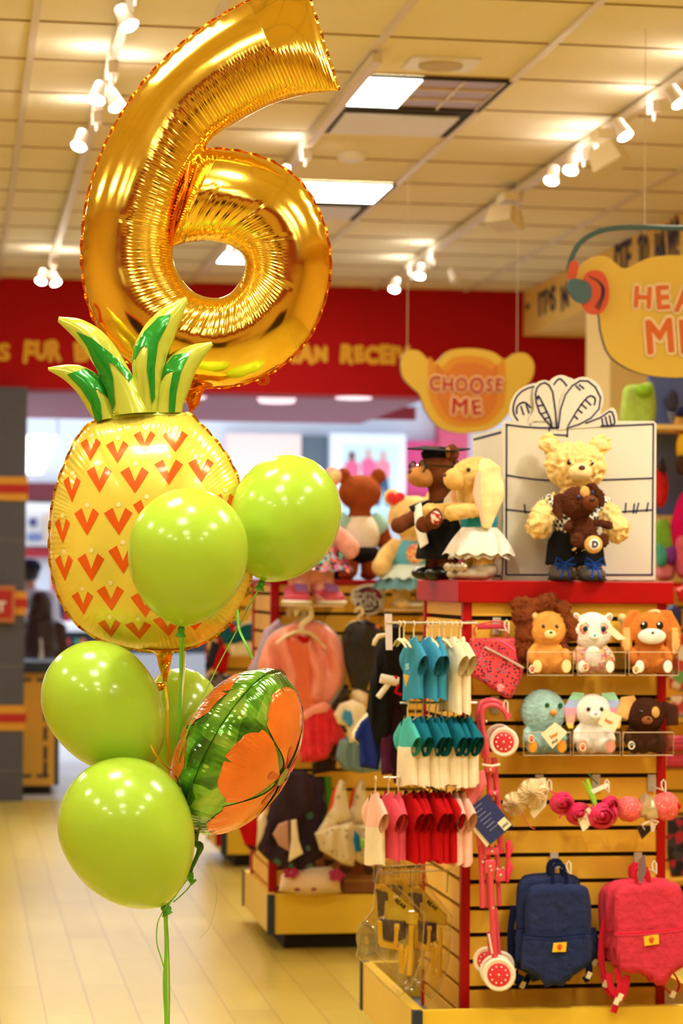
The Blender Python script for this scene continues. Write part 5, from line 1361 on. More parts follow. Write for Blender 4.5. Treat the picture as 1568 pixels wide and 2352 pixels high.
# panda
conf = mottled('confetti_plush', [(236, 80, 150), (250, 220, 180), (240, 140, 60), (110, 190, 170), (246, 200, 80), (230, 120, 170)], 260)
(r, k) = bin_toy_s(1326, 1436, 1498, 1551, 'clear bin holding the white panda, middle of the upper row', 'white plush panda with rainbow confetti body in the middle clear bin', 134, white_f, white_f, ear='small', earm=conf, cat='plush panda', name='plush_panda', bodym=conf, headr=(.29, .2, .26), padm=white_f, nosem=mat('teal_nose', (60, 180, 170), .4), eyes=False, belly=white_f, muzr=(.07, .05, .05), dx=-.016)
t, V, hp, hr = r
for s in (-1, 1):
    MB().ell(hp(s * .135, -.165, .04), (.075 * k, .03 * k, .085 * k)).build('eye_patch', conf, t, True, True); MB().ell(hp(s * .13, -.195, .03), (.036 * k, .014 * k, .042 * k)).build('eye', mat('eye_teal', (10, 50, 60), .1, coat=.7), t, True, True)
# brown and white dog
(r, k) = bin_toy_s(1444, 1558, 1498, 1551, 'clear bin holding the long eared dog, right end of the upper row', 'brown and white plush dog with long drooping ears in the right clear bin', 136, foxy, white_f, ear='long', cat='plush dog', name='plush_dog', headr=(.27, .2, .26), padm=white_f, muzr=(.2, .08, .11), eyes=False, earm=fur('ear_sand', (232, 180, 110)))
t, V, hp, hr = r
for s in (-1, 1):
    e = MB().ell(hp(s * .11, -.178, .07), (.055 * k, .022 * k, .06 * k)).build('eye', m_black, t, True, True); MB().ell(hp(s * .11 - .015, -.2, .095), (.016 * k, .008 * k, .016 * k)).build('eye_shine', m_shine, e, True, True)
# blue bird
(r, k) = bin_toy_s(1202, 1310, 1682, 1735, 'clear bin holding the blue bird, left end of the lower row', 'fluffy pale blue plush bird with orange beak in the lower left clear bin', 138, fur('bird_blue', (160, 198, 196)), None, ear='none', ears=False, cat='plush bird', name='plush_bird', headr=(.31, .23, .3), headc=(0, 0, .56), muz=False, eyes=False, fuzz=.003, padm=fur('bird_foot', (240, 160, 50)))
t, V, hp, hr = r
bk = MB().ell(hp(.1, -.25, .0), (.05 * k, .07 * k, .04 * k)); bk.build('beak', mat('beak_orange', (236, 150, 60), .6), t, True, True)
for x in (.02, .2): MB().ell(hp(x, -.215, .09), (.034 * k, .014 * k, .04 * k)).build('eye', mat('green_eye', (10, 80, 50), .1, coat=.7), t, True, True)
# rainbow rabbit
rainbow = bands('rainbow_plush', [(246, 160, 190), (170, 190, 240), (160, 220, 180), (250, 220, 110), (240, 170, 150)], 9)
(r, k) = bin_toy_s(1316, 1424, 1682, 1735, 'clear bin holding the rainbow eared rabbit, middle of the lower row', 'white plush rabbit with pastel rainbow ears in the lower middle clear bin', 134, white_f, white_f, ear='none', ears=False, cat='plush rabbit', name='plush_rabbit', padm=fur('coral_pad', (240, 150, 130)), nosem=mat('pink_nose', (236, 130, 140), .5), eyer=.03)
t, V, hp, hr = r
for s in (-1, 1):
    e = MB().tube([hp(s * .12, .0, .2), hp(s * .24, -.03, .2), hp(s * .34, -.06, .0), hp(s * .33, -.08, -.26)], [.05 * k, .09 * k, .11 * k, .05 * k], 12, flat=.4, up=(0, 1, 0))
    blob(e, .005, 2, .002, 60).build('rainbow_ear', rainbow, t, True, True)
# dark brown dog
(r, k) = bin_toy_s(1430, 1546, 1682, 1735, 'clear bin holding the dark brown dog, right end of the lower row', 'dark chocolate plush dog slumped with tan ear in the lower right clear bin', 130, fur('dark_choc', (64, 32, 18)), fur('muz_brown', (150, 88, 48)), ear='none', ears=False, cat='plush dog', name='plush_dog', nosem=m_black, headc=(.02, -.06, .56), headr=(.3, .22, .25), headtilt=R(10), eyer=.03)
t, V, hp, hr = r
MB().tube([hp(-.2, .0, .2), hp(-.32, -.06, .12), hp(-.36, -.1, -.1)], [.05 * k, .12 * k, .1 * k], 12, flat=.45, up=(0, 1, 0)).build('tan_ear', fur('ear_sandy', (232, 176, 104), .15), t, True, True)
MB().tube([hp(.2, .0, .2), hp(.36, -.04, .14), hp(.4, -.08, -.08)], [.05 * k, .1 * k, .09 * k], 12, flat=.45, up=(0, 1, 0)).build('dark_ear', fur('dark_choc', (64, 32, 18)), t, True, True)
MB().ell(hp(.1, -.2, .06), (.06 * k, .03 * k, .08 * k)).build('tan_brow_patch', tan, t, True, True)
MB().tube([V(-.45, .0, .62), V(-.4, -.02, .5)], [.05 * k, .06 * k], 10).build('tan_paw', tan, t, True, True)
# toy pushed in behind the two right bins of the upper row
q = Q(1452, 1448, YU - .03)
t = thing('plush_dog', 'pale plush dog with black nose peeking out behind the long eared dog', 'plush dog', Vector((q.x, YU - .02, q.z)))
mb = MB(); mb.ell(Q(1503, 1416, YU - .02), (.032, .022, .022)); mb.ell(Q(1428, 1420, YU - .02), (.014, .014, .016)); mb.ell(Q(1440, 1445, YU - .02), (.022, .018, .03)); mb.tube([Q(1440, 1440, YU - .02), Q(1500, 1440, YU - .02)], .02, 10)
blob(mb, .005, 3).build('body', fur('straw_fur', (214, 190, 130)), t); MB().ell(Q(1503, 1412, YU - .042), (.013, .008, .009)).build('nose', m_black, t)
def paper(name, pts, Y, m, label, cat, th=.0012, texts=()):
    """small flat card; texts: (string, px, py, height px, tilt, material)"""
    t = thing(name, label, cat, Q(*pts[0], Y)); MB().prism([Q(x, y, Y) for x, y in pts], (0, th, 0)).build('card', m, t, False)
    for (s, x, y, h, a, mm) in texts:
        tx = text_mesh(s, h / FPX * Y * 1.3, .0006, .0004); tx.xf(Matrix.Translation(Q(x, y, Y - .0015)) @ Matrix.Rotation(a, 4, 'Y')); tx.build('printing', mm, t, False)
    return t
m_tt = mat('tag_print', (150, 130, 80), .7); m_to = mat('tag_print_orange', (220, 140, 50), .7)
paper('swing_tag', [(1391, 1448), (1405, 1438), (1438, 1468), (1418, 1470)], YU - .112, m_tagp, 'cream paper tag by the ear of the white panda', 'tag')
paper('swing_tag', [(1242, 1686), (1275, 1659), (1303, 1682), (1268, 1720)], YU - .125, m_tagp, 'cream square tag on the chest of the blue bird', 'tag', texts=(('bear', 1272, 1688, 9, -.5, m_to), ('plush', 1274, 1702, 6, -.5, m_tt)))
paper('swing_tag', [(1373, 1662), (1388, 1627), (1428, 1647), (1411, 1682)], YU - .125, m_tagp, 'cream square tag over the face of the rainbow rabbit', 'tag', texts=(('bear', 1398, 1656, 9, .4, m_to),))
m_pad = mat('pad_print_red', (206, 70, 50), .8); 
for (x, y, lab, c) in ((1222, 1537, 'lion', m_pad), (1344, 1532, 'panda', m_pad), (1460, 1538, 'long eared dog', mat('pad_gold', (190, 140, 60), .8)), (1220, 1697, 'blue bird', m_pad), (1338, 1716, 'rainbow rabbit', m_pad), (1450, 1712, 'dark brown dog', c_white)):
    mb = MB(); 
    q = Q(x, y, YU - .106); mb.prism([q + Vector((.010 * cos(a), 0, .012 * sin(a))) for a in [2 * pi * i / 18 for i in range(18)]], (0, .002, 0))
    o = mb.build('paw_badge', m_tagp if lab != 'dark brown dog' else c_white, None, False); tag(o, 'round paw badge sticker on the front of the bin with the ' + lab, 'sticker')
    for dx, dy, r_ in ((0, 2.5, 3.6), (-4.2, -2, 1.5), (-1.4, -4.6, 1.5), (1.7, -4.6, 1.5), (4.4, -2, 1.5)):
        w_ = MB().lathe([(.0001, 0), (r_ * SPX, 0), (r_ * SPX, .001), (.0001, .001)], q + Vector((dx * SPX, -.0005, -dy * SPX)), 12, (R(90), 0, 0)); b_ = w_.build('paw_mark', c if lab != 'dark brown dog' else m_dark, o, False, True)
        b_.data.transform(Matrix.Translation(-Vector(o.location)))

# ------------------------------------------------------------------ toys on the second stand
S2 = (Q(900, 1300, Y2).x - Q(800, 1300, Y2).x) / 100
def acr_shelf(x0p, x1p, yp, label, dep=.2, Y=None):
    Y = Y or Y2; a = Q(x0p, yp, Y - dep); b_ = Q(x1p, yp, Y - dep)
    t = thing('acrylic_shelf', label, 'shelf', ((a.x + b_.x) / 2, Y - dep / 2, a.z - .004))
    MB().bx(a.x, b_.x, Y - dep, Y, a.z - .004, a.z).build('shelf_plate', m_acr, t, False)
    for x in (a.x + .03, b_.x - .035): MB().prism([(x, Y - dep * .8, a.z - .004), (x, Y, a.z - .004), (x, Y, a.z - .07)], (.005, 0, 0)).build('bracket', m_acr, t, False)
    MB().tube([(a.x, Y - dep, a.z - .002), (b_.x, Y - dep, a.z - .002)], .002, 6).build('polished_edge', mat('acrylic_edge', (224, 196, 160), .2), t)
    return a.z
z1_ = acr_shelf(645, 790, 1390, 'clear shelf under the pink bear on the second stand', .3); z2_ = acr_shelf(880, 1000, 1400, 'clear shelf under the bear in the blue dress', .3)
def at2(px, dy, z): q = Q(px, 1300, Y2 - dy); return Vector((q.x, q.y, z))
# pink bear, head hidden by a balloon
k = 300 * S2
t, V, hp, hr = plush('pink teddy bear with sequinned skirt and glitter trainers, head hidden by a green balloon', at2(714, .17, z1_), k, R(12), pink_f, m_muz, arms=((-.26, -.02, .38), (.26, -.08, .42)), armr=.075)
seq = mottled('sequin_cloth', [(40, 30, 50), (190, 60, 90), (200, 120, 190), (70, 40, 70), (230, 120, 100), (110, 200, 190)], 75, .25)
skirt(t, V, k, .16, .31, .46, .25, seq, 'sequin_skirt', .03, 8)
for s in (-1, 1):
    bo = MB(); bo.ell(V(s * .135, -.07, .055), (.1 * k, .15 * k, .055 * k)); bo.ell(V(s * .11, 0, .1), (.1 * k, .1 * k, .07 * k)); o = blob(bo, .008, 2).build('glitter_trainer', mat('trainer_pink', (226, 84, 110), .3, bump=.6, bscale=300), t, True, True)
    MB().ell(V(s * .135, -.07, .022), (.11 * k, .16 * k, .03 * k)).build('trainer_sole', c_white, o, True, True)
    lc = MB(); [lc.tube([V(s * .12 - .05, -.1 - .02 * q_, .15 - .02 * q_), V(s * .12 + .05, -.1 - .02 * q_, .14 - .02 * q_)], .012 * k, 6) for q_ in range(3)]; lc.build('purple_laces', cloth('lace_purple', (170, 110, 180)), o, True, True)
# brown bear from behind
k = 250 * S2
t, V, hp, hr = plush('russet teddy bear in a white and mint shirt, seen from behind on the second stand', Vector((Q(826, 1300, Y2 + .12).x, Y2 + .12, ztop2 - .08)), k, R(188), rust, rust, armr=.07, arms=((-.25, -.05, .36), (.25, -.05, .36)))
for dummy in (0,):
    sh = MB(); sh.ell(V(0, 0, .42), (.19 * k, .165 * k, .2 * k)); blob(sh, .01, 3).build('white_shirt', c_white, t, True, True)
    for s in (-1, 1): blob(MB().tube([V(s * .11, 0, .57), V(s * .22, -.02, .46)], [.09 * k, .1 * k], 14), .01, 3).build('mint_sleeve', cloth('mint', (160, 214, 210)), t, True, True)
    MB().ell(V(0, 0, .24), (.19 * k, .165 * k, .09 * k)).build('black_belt', c_black, t, True, True)
t.location.z = ztop2
# bear in blue dress
k = 262 * S2
t, V, hp, hr = plush('golden teddy bear with red ear bow and blue ruffled dress on the second stand', at2(948, .18, z2_), k, R(-2), gold_f, m_muz, arms=((-.28, -.06, .36), (.29, -.04, .34)), armr=.072, headr=(.22, .18, .185), headc=(0, -.01, .78), earm=gold_f)
dr_ = MB(); dr_.ell(V(0, 0, .44), (.185 * k, .15 * k, .19 * k)); dr_.build('blue_bodice', cloth('dress_blue', (98, 178, 204)), t, True, True)
MB().ell(V(0, -.14, .47), (.08 * k, .03 * k, .085 * k)).build('printed_picture', mottled('dress_print', [(236, 110, 80), (240, 190, 90), (220, 80, 110), (250, 220, 180)], 120), t, True, True)
skirt(t, V, k, .17, .3, .38, .26, cloth('ruffle_pale', (206, 220, 214)), 'upper_ruffle', .02, 10); skirt(t, V, k, .19, .34, .34, .17, cloth('ruffle_teal', (98, 140, 150)), 'lower_ruffle', .025, 11)
bw = MB()
for s in (-1, 1): bw.ell(hp(-.16 + s * .03, -.05, .16), (.045 * k, .03 * k, .055 * k), (0, s * .5, 0))
bw.build('red_ear_bow', cloth('bow_red', (232, 60, 70)), t, True, True)
MB().ell(V(.0, -.05, .04), (.2 * k, .1 * k, .04 * k)).build('silver_shoes', mat('silver_bow', (210, 196, 168), .3), t, True, True)
# small goods between these bears
q = at2(895, -.15, ztop2); t = thing('plush_toy', 'small navy capped toy on the top between russet and golden bear', 'plush toy', q)
MB().ell(q + Vector((0, 0, .1)), (.05, .05, .05)).build('head', cloth('navy_toy', (24, 36, 90)), t); MB().ell(q + Vector((-.03, 0, .145)), (.022, .02, .02)).build('pompom', rust, t); MB().ell(q + Vector((-.0, 0, .04)), (.06, .05, .045)).build('body', mottled('plum_toy', [(120, 40, 60), (70, 20, 50), (190, 110, 60)], 60), t)
q = at2(772, -.34, ztop2); t = thing('square_hat', 'black square hat corner beside the russet bear', 'cap', q)
MB().box(q + Vector((0, 0, .17)), (.2, .2, .01), (R(10), R(18), .5)).build('mortarboard', c_black, t, False); MB().lathe([(.07, 0), (.075, .17)], q, 20).build('cap_stand', c_black, t)
# the bear paw badge held beside the rabbit
q = Q(996, 1190, YU + .1); t = thing('paw_badge', 'dark brown paw with red stitched badge beside the rabbit', 'paw', q)
MB().ell(q, (.025, .03, .032)).build('paw', dbrown, t); MB().ell(q + Vector((0, -.025, 0)), (.016, .012, .02)).build('badge', mottled('badge_red', [(190, 30, 40), (240, 220, 200)], 140), t)
# logo disc
YL = Y2 - .06
t = thing('logo_sign', 'round white sign with PONY logo in front of the second stand', 'sign', Q(845, 1410, YL))
o1 = closed([(806, 1366), (812, 1354), (830, 1344), (856, 1341), (876, 1350), (886, 1368), (880, 1390), (868, 1408), (845, 1412), (828, 1404), (822, 1392), (808, 1384)], 50)
MB().prism([Q(x, y, YL) for x, y in o1], (0, .008, 0)).build('sign_board', c_white, t, False)
MB().prism([Q(x, y, YL - .002) for x, y in [(846 + 30 * cos(a), 1372 - 24 * sin(a)) for a in [pi * i / 16 for i in range(17)]]], (0, .002, 0)).build('logo_arc', mat('logo_dark', (70, 20, 60), .5), t, False)
MB().prism([Q(x, y, YL - .004) for x, y in [(850 + 22 * cos(a), 1371 - 18 * sin(a)) for a in [pi * i / 16 for i in range(17)]]], (0, .002, 0)).build('logo_arc', mat('logo_magenta', (196, 40, 90), .5), t, False)
MB().tube([Q(x, y, YL - .003) for x, y in catmull([(830, 1394), (838, 1404), (856, 1402), (868, 1390), (862, 1380)], 16)], .005, 6).build('logo_tail', mat('logo_dark', (70, 20, 60), .5), t)
for wd, cx, cy, h, w_ in (('MY LITTLE', 838, 1366, 9, 50), ('PONY', 846, 1383, 20, 68)):
    for bold, off, mm in ((.006, .007, mat('logo_dark', (70, 20, 60), .5)), (.001, .009, c_white)):
        s = text_mesh(wd, h / FPX * YL * 1.4, .001, bold); xa = max(v.x for v in s.v); s.xf(Matrix.Translation(Q(cx, cy, YL - off)) @ Matrix.Diagonal((w_ / FPX * YL / 2 / xa, 1, 1, 1))); s.build('lettering', mm, t, False)
MB().tube([Q(845, 1405, YL + .004), Q(845, 1420, YL + .004), Q(845, 1420, Y2)], .004, 6).build('bracket', m_track, t)
# ================================================================== clothes and goods
def spotted(name, bg, cols, scale=90, r=.32, rough=.85):
    """fabric with small spots in several colours on one ground"""
    if name in _m: return _m[name]
    m = bpy.data.materials.new(name); m.use_nodes = True; nt = m.node_tree; b = nt.nodes['Principled BSDF']; b.inputs['Roughness'].default_value = rough
    tc = nt.nodes.new('ShaderNodeTexCoord'); v = nt.nodes.new('ShaderNodeTexVoronoi'); v.inputs['Scale'].default_value = scale; v.inputs['Randomness'].default_value = .7
    nt.links.new(tc.outputs['Object'], v.inputs['Vector'])
    s = nt.nodes.new('ShaderNodeSeparateColor'); nt.links.new(v.outputs['Color'], s.inputs[0])
    rp = nt.nodes.new('ShaderNodeValToRGB'); rp.color_ramp.interpolation = 'CONSTANT'
    while len(rp.color_ramp.elements) < len(cols): rp.color_ramp.elements.new(.5)
    for i, c in enumerate(cols): rp.color_ramp.elements[i].position = i / len(cols); rp.color_ramp.elements[i].color = lin(c) + (1,)
    nt.links.new(s.outputs[0], rp.inputs[0])
    lt = nt.nodes.new('ShaderNodeMath'); lt.operation = 'LESS_THAN'; lt.inputs[1].default_value = r; nt.links.new(v.outputs['Distance'], lt.inputs[0])
    mx = nt.nodes.new('ShaderNodeMix'); mx.data_type = 'RGBA'; nt.links.new(lt.outputs[0], mx.inputs[0]); mx.inputs[6].default_value = lin(bg) + (1,)
    nt.links.new(rp.outputs[0], mx.inputs[7]); nt.links.new(mx.outputs[2], b.inputs['Base Color']); _m[name] = m; return m
def puff(poly, Y, T=.02, w=10., fold=0., ff=.12, sub=None, seed=0, smooth_pts=0, fdir=None, mb=None, back=True, curve=0.):
    """cloth or stuffed shape with the outline poly (photo pixels) standing on plane Y, thickness 2T, edge roundness w px, vertical folds"""
    mb = mb or MB()
    if smooth_pts: poly = closed(poly, smooth_pts)
    n = len(poly); x0 = min(p[0] for p in poly); x1 = max(p[0] for p in poly); y0 = min(p[1] for p in poly); y1 = max(p[1] for p in poly)
    sub = sub or max(3., (max(x1 - x0, y1 - y0)) / 26)
    bm = bmesh.new(); bm.faces.new([bm.verts.new((p[0], p[1], 0)) for p in poly])
    for ax, (a, b) in enumerate(((x0, x1), (y0, y1))):
        c = a + sub
        while c < b - .3:
            bmesh.ops.bisect_plane(bm, geom=list(bm.verts) + list(bm.edges) + list(bm.faces), plane_co=(c, 0, 0) if ax == 0 else (0, c, 0), plane_no=(1, 0, 0) if ax == 0 else (0, 1, 0)); c += sub
    bm.verts.index_update()
    def dist(x, y):
        best = 1e9
        for i in range(n):
            ax_, ay_ = poly[i]; bx_, by_ = poly[(i + 1) % n]; dx, dy = bx_ - ax_, by_ - ay_; l = dx * dx + dy * dy
            t = 0 if l == 0 else max(0, min(1, ((x - ax_) * dx + (y - ay_) * dy) / l)); best = min(best, (ax_ + t * dx - x) ** 2 + (ay_ + t * dy - y) ** 2)
        return math.sqrt(best)
    vs = [[], []]; hs = []
    for v in bm.verts:
        x, y = v.co.x, v.co.y; d = min(1, dist(x, y) / w); h = T * math.sqrt(max(0, 1 - (1 - d) ** 2))
        f = fold * d * (sin((x - x0) * ff + seed + 1.2 * sin((y - y0) * .035 + seed)) + .6 * noise.noise(Vector((x * .06, y * .02, seed))))
        vs[0].append(Q(x, y, Y - h - f - curve * sin(pi * (x - x0) / (x1 - x0)))); vs[1].append(Q(x, y, Y + h * .6 - f * .5 + .0004))
    fs = [[v.index for v in f.verts] for f in bm.faces]; bm.free()
    mb.add(vs[0], fs)
    if back: mb.add(vs[1], [f[::-1] for f in fs])
    return mb
def cut(name, poly, Y, m, parent, **kw): return puff(poly, Y, **kw).build(name, m, parent)
def goods(name, label, cat, px, py, Y, group=None): return thing(name, label, cat, Q(px, py, Y), 0, group)
m_hang = mat('cream_hanger', (226, 206, 160), .5); m_hook = mat('white_hook', (232, 224, 212), .35); m_plate = mat('hook_plate', (196, 184, 170), .3)
m_wire = mat('chrome_rail', (214, 204, 190), .25, metal=.8)

# ---------------------------------------------------------------- side rails with small shirts, seen edge-on
XE = U1['XL']
def rail(pxl, y, Yc, label):
    a = Q(pxl, y, Yc); xr_ = XE + .012
    t = thing('clothes_rail', label, 'rail', (xr_, Yc, a.z))
    MB().tube([(a.x, Yc, a.z), (xr_, Yc, a.z)], .0035, 8).build('bar', m_wire, t)
    MB().tube([(xr_, Yc, a.z), (xr_, YU + .002, a.z)], .005, 8).build('bracket', m_wire, t)
    return a
YS = YU - .135
def hanger(loc, rz, label, h=.05, w=.055, group=None):
    t = thing('clothes_hanger', label, 'hanger', loc, rz, group)
    hk = [(0, 0, -h), (0, 0, -.016)] + [(.009 * sin(a), 0, -.0075 + -.0085 * cos(a)) for a in [pi * q / 8 for q in range(0, 13)]]
    MB().tube(hk, .0022, 6).build('hook', m_hang, t, True, True)
    MB().tube([(-w, 0, -h - .022), (-w * .5, 0, -h - .008), (0, 0, -h), (w * .5, 0, -h - .008), (w, 0, -h - .022)], [.003, .005, .007, .005, .003], 8, flat=.5).build('shoulder_bar', m_hang, t, True, True)
    return t
def small_shirt(loc, rz, label, top, low, L=.17, group=None, split=.45, w=.062, seed=0, h=.05, sleeves=True, slm=None):
    """tiny T-shirt hanging from its hanger point; -y is its front"""
    t = thing('toy_shirt', label, 'shirt', loc, rz, group); z0 = -h + .004; rnd = random.Random(seed)
    ph = rnd.uniform(0, 6)
    def f(u, v, k=1.):
        a = 2 * pi * u; ww = (.026 + (w - .026) * min(1, v / .16) ** .7) + .012 * v; th = .008 + .014 * min(1, v * 2)
        fo = 1 + .16 * v * sin(a * 5 + ph)
        return Vector((ww * cos(a) * k, th * sin(a) * fo * k, z0 - .004 - L * v * (1 + .03 * sin(a * 2 + ph)) + (.012 * abs(cos(a)) if v < .01 else 0)))
    a_ = MB().grid(lambda u, v: f(u, v * split), 32, 8, wrap=True); b_ = MB().grid(lambda u, v: f(u, split + v * (1 - split)), 32, 8, wrap=True)
    b_.grid(lambda u, v: f(u, 1 - v * .3, .93), 32, 3, wrap=True)
    a_.build('shirt_yoke', top, t, True, True); b_.build('shirt_body', low, t, True, True)
    if sleeves:
        for s in (-1, 1):
            p = [(s * w * .66, 0, z0 - .026), (s * (w + .008), 0, z0 - .05), (s * (w + .034), 0, z0 - .072)]
            m_ = MB().tube(p, [.024, .032, .038], 16, caps=False, flat=.36, up=(0, 1, 0)); m_.tube(p[::-1], [.036, .029, .021], 16, caps=False, flat=.32, up=(0, 1, 0))
            m_.build('sleeve', slm or top, t, True, True, fix=False)
    return t
c_teal = cloth('teal_cotton', (16, 112, 132)); c_tur = cloth('turquoise_cotton', (58, 146, 184)); c_red = cloth('red_cotton', (190, 8, 16)); c_pinkc = cloth('pink_cotton', (222, 78, 96)); c_off = cloth('offwhite_cotton', (244, 226, 192)); c_blush = cloth('blush_cotton', (244, 190, 170))
r1 = rail(888, 1430, YS, 'upper chrome rail on the left side of the near stand, holding turquoise shirts'); r2 = rail(918, 1614, YS, 'middle chrome rail on the left side of the near stand, holding teal sleeved shirts'); r3 = rail(880, 1786, YS, 'lower chrome rail on the left side of the near stand, holding red shirts')
def place_row(pxs, ry, spec, hlabel, hgroup):
    z = Q(950, ry, YS).z; first = None; fh = None
    for i, px in enumerate(pxs):
        x = min(Q(px, ry, YS).x, XE - .0)
        loc = (x, YS, z + .0); rz = R(-85 + 7 * sin(i * 2.3)); label, top, low, L, grp, kw = spec(i)
        small_shirt(loc, rz, label, top, low, L, grp, seed=i, **kw)
        if fh is None: fh = hanger((x, YS, z + .003), rz, hlabel, group=hgroup)
        else: dup(fh, (x, YS, z + .003), rz)
def sp1(i): return (('turquoise toy shirt with printed front, first on the upper rail', c_tur, c_tur, .165, None, {}) if i == 0 else ('turquoise toy shirt hanging on the upper rail behind the printed one', c_tur, c_tur, .165, 'turquoise shirts on the upper rail', {}) if i < 3 else ('off-white toy shirt hanging on the upper rail beside the red post', c_off, c_off, .2, 'off-white shirts on the upper rail', {}))
place_row([950, 980, 1008, 1036, 1058], 1430, sp1, 'cream toy hanger on the upper rail', 'hangers on the upper rail')
def sp2(i): return (('white toy shirt with teal sleeves on the middle rail', c_teal, c_off, .18, 'teal sleeved shirts on the middle rail', dict(split=.4)) if i else ('white toy shirt with pale teal sleeves, first on the middle rail', cloth('teal_pale', (70, 176, 170)), c_off, .18, None, dict(split=.4)))
place_row([936, 954, 970, 985, 1000, 1014, 1028, 1042, 1056, 1068, 1078], 1614, sp2, 'cream toy hanger on the middle rail', 'hangers on the middle rail')
def sp3(i):
    if i == 0: return ('blush toy shirt, leftmost on the lower rail', c_blush, c_off, .19, None, {})
    if i in (1, 2): return ('pink toy shirt on the lower rail left of the red shirts', c_pinkc, c_pinkc, .175, 'pink shirts on the lower rail', {})
    if i < 10: return ('red toy shirt on the lower rail', c_red, c_red, .18, 'red shirts on the lower rail', {})
    return ('blush white toy shirt on the lower rail right of the red shirts', c_blush, c_blush, .19, 'blush shirts on the lower rail', {})
place_row([862, 892, 915, 938, 955, 971, 986, 1000, 1013, 1025, 1046, 1060], 1786, sp3, 'cream toy hanger on the lower rail', 'hangers on the lower rail')
# more hangers without visible clothes between the rows
zz = Q(950, 1430, YS).z; h0 = None
for i, px in enumerate((918, 928, 992, 1020, 1048)):
    loc = (Q(px, 1430, YS).x, YS + .004, zz + .003)
    if h0 is None: h0 = hanger(loc, R(-80), 'cream toy hanger on the upper rail', group='hangers on the upper rail')
    else: dup(h0, loc, R(-80 + i))
t = goods('rail_end_tag', 'clear plastic strip hanging at the left end of the upper rail', 'tag', 892, 1493, YS); MB().prism([Q(x, y, YS) for x, y in ((883, 1410), (900, 1410), (901, 1493), (886, 1493))], (0, .002, 0)).build('strip', mat('milky_strip', (214, 196, 190), .3), t, False)
t = goods('printed_number', 'yellow triangle print on the first turquoise shirt', 'print', 930, 1570, YS - .03)
MB().prism([Q(x, y, YS - .06) for x, y in ((926, 1548), (940, 1552), (931, 1578))], (0, .002, 0)).build('triangle', mat('print_yellow', (226, 176, 70), .8), t, False)
tx = text_mesh('5', .022, .001, .001); tx.xf(Matrix.Translation(Q(935, 1532, YS - .061))); tx.build('digit', mat('print_pale', (150, 200, 200), .8), t, False)

# ---------------------------------------------------------------- costumes hanging around the second stand
def costume(name, label, cat, px, py, Y, pieces, group=None):
    t = goods(name, label, cat, px, py, Y, group)
    for (nm, poly, off, m, kw) in pieces: cut(nm, poly, Y - off, m, t, **kw)
    return t
def big_hanger(px, py, Y, label, sc=1., m=None, up=None):
    t = goods('wooden_hanger', label, 'hanger', px, py, Y); m = m or m_hang
    hk = [(px, py), (px + 2 * sc, py - 18 * sc), (px + 20 * sc, py - 32 * sc), (px + 20 * sc, py - 52 * sc), (px + 2 * sc, py - 58 * sc), (px - 12 * sc, py - 46 * sc), (px - 9 * sc, py - 38 * sc)]
    MB().tube([Q(x, y, Y) for x, y in catmull(hk, 24)], .011 * sc, 8, flat=.4).build('hook', m, t)
    MB().tube([Q(x, y, Y) for x, y in catmull([(px - 58 * sc, py + 28 * sc), (px - 30 * sc, py + 8 * sc), (px, py), (px + 30 * sc, py + 12 * sc), (px + 54 * sc, py + 38 * sc)], 16)], [.012 * sc] * 3 + [.017 * sc] * 10 + [.012 * sc] * 3, 8, flat=.4).build('shoulder_bar', m, t)
    return t
F = dict(T=.02, w=16, fold=.008, ff=.14)
m_satin = mat('pink_satin', (244, 150, 130), .28, sheen=.3, bump=.5, bscale=25, var=.12, vscale=12); m_satd = mat('peach_satin', (232, 110, 74), .3, var=.1); m_tut = mat('red_tulle', (232, 48, 62), .6, bump=.7, bscale=90, var=.12, vscale=25)
m_greyb = mat('blue_grey_satin', (150, 166, 180), .3, bump=.4, bscale=30); m_blks = spotted('black_sequin', (16, 14, 18), [(60, 40, 50), (30, 50, 90), (40, 40, 44)], 120, .3, .4)
YH = Y2 - .16
cape = [(662, 1436), (622, 1458), (600, 1498), (590, 1548), (600, 1596), (632, 1628), (690, 1644), (738, 1630), (768, 1598), (790, 1556), (794, 1512), (778, 1466), (742, 1434), (702, 1424)]
costume('toy_dress', 'pink satin toy dress with round cape and red tutu hanging on the second stand', 'dress', 690, 1430, YH, [
    ('cape_lining', [((x - 692) * 1.045 + 692, (y - 1540) * 1.05 + 1544) for x, y in cape], -.03, m_greyb, dict(smooth_pts=40, **F)),
    ('cape', cape, 0., m_satin, dict(smooth_pts=40, T=.035, w=40, fold=.028, ff=.11, sub=5)),
    ('bodice', [(665, 1462), (712, 1462), (722, 1500), (716, 1560), (735, 1640), (690, 1652), (672, 1600), (668, 1540), (655, 1500)], .035, m_satd, F),
    ('collar', [(684, 1458), (700, 1464), (714, 1462), (708, 1476), (696, 1478), (686, 1470)], .06, c_red, dict(T=.006, w=6)),
    ('tutu', [(692, 1642), (740, 1622), (764, 1628), (778, 1660), (800, 1700), (766, 1712), (752, 1742), (722, 1750), (690, 1752), (684, 1700)], .02, m_tut, dict(T=.03, w=16, fold=.012, ff=.3)),
    ('petal_trim', [(690, 1640), (715, 1620), (745, 1612), (762, 1622), (750, 1636), (722, 1640), (700, 1655)], .055, m_satin, dict(T=.01, w=8))])
big_hanger(692, 1450, YH - .075, 'pale wooden hanger holding the pink satin dress')
big_hanger(676, 1452, YH + .06, 'pale wooden hanger just behind the one with the pink dress')
costume('toy_costume', 'lilac and grey toy costume partly hidden left of the pink satin dress', 'costume', 620, 1450, YH + .1, [('cloth', [(640, 1420), (605, 1448), (588, 1500), (566, 1545), (590, 1580), (640, 1580), (660, 1450)], 0, mat('lilac_satin', (190, 160, 190), .4, var=.15), F)])
YT = Y3 - .16
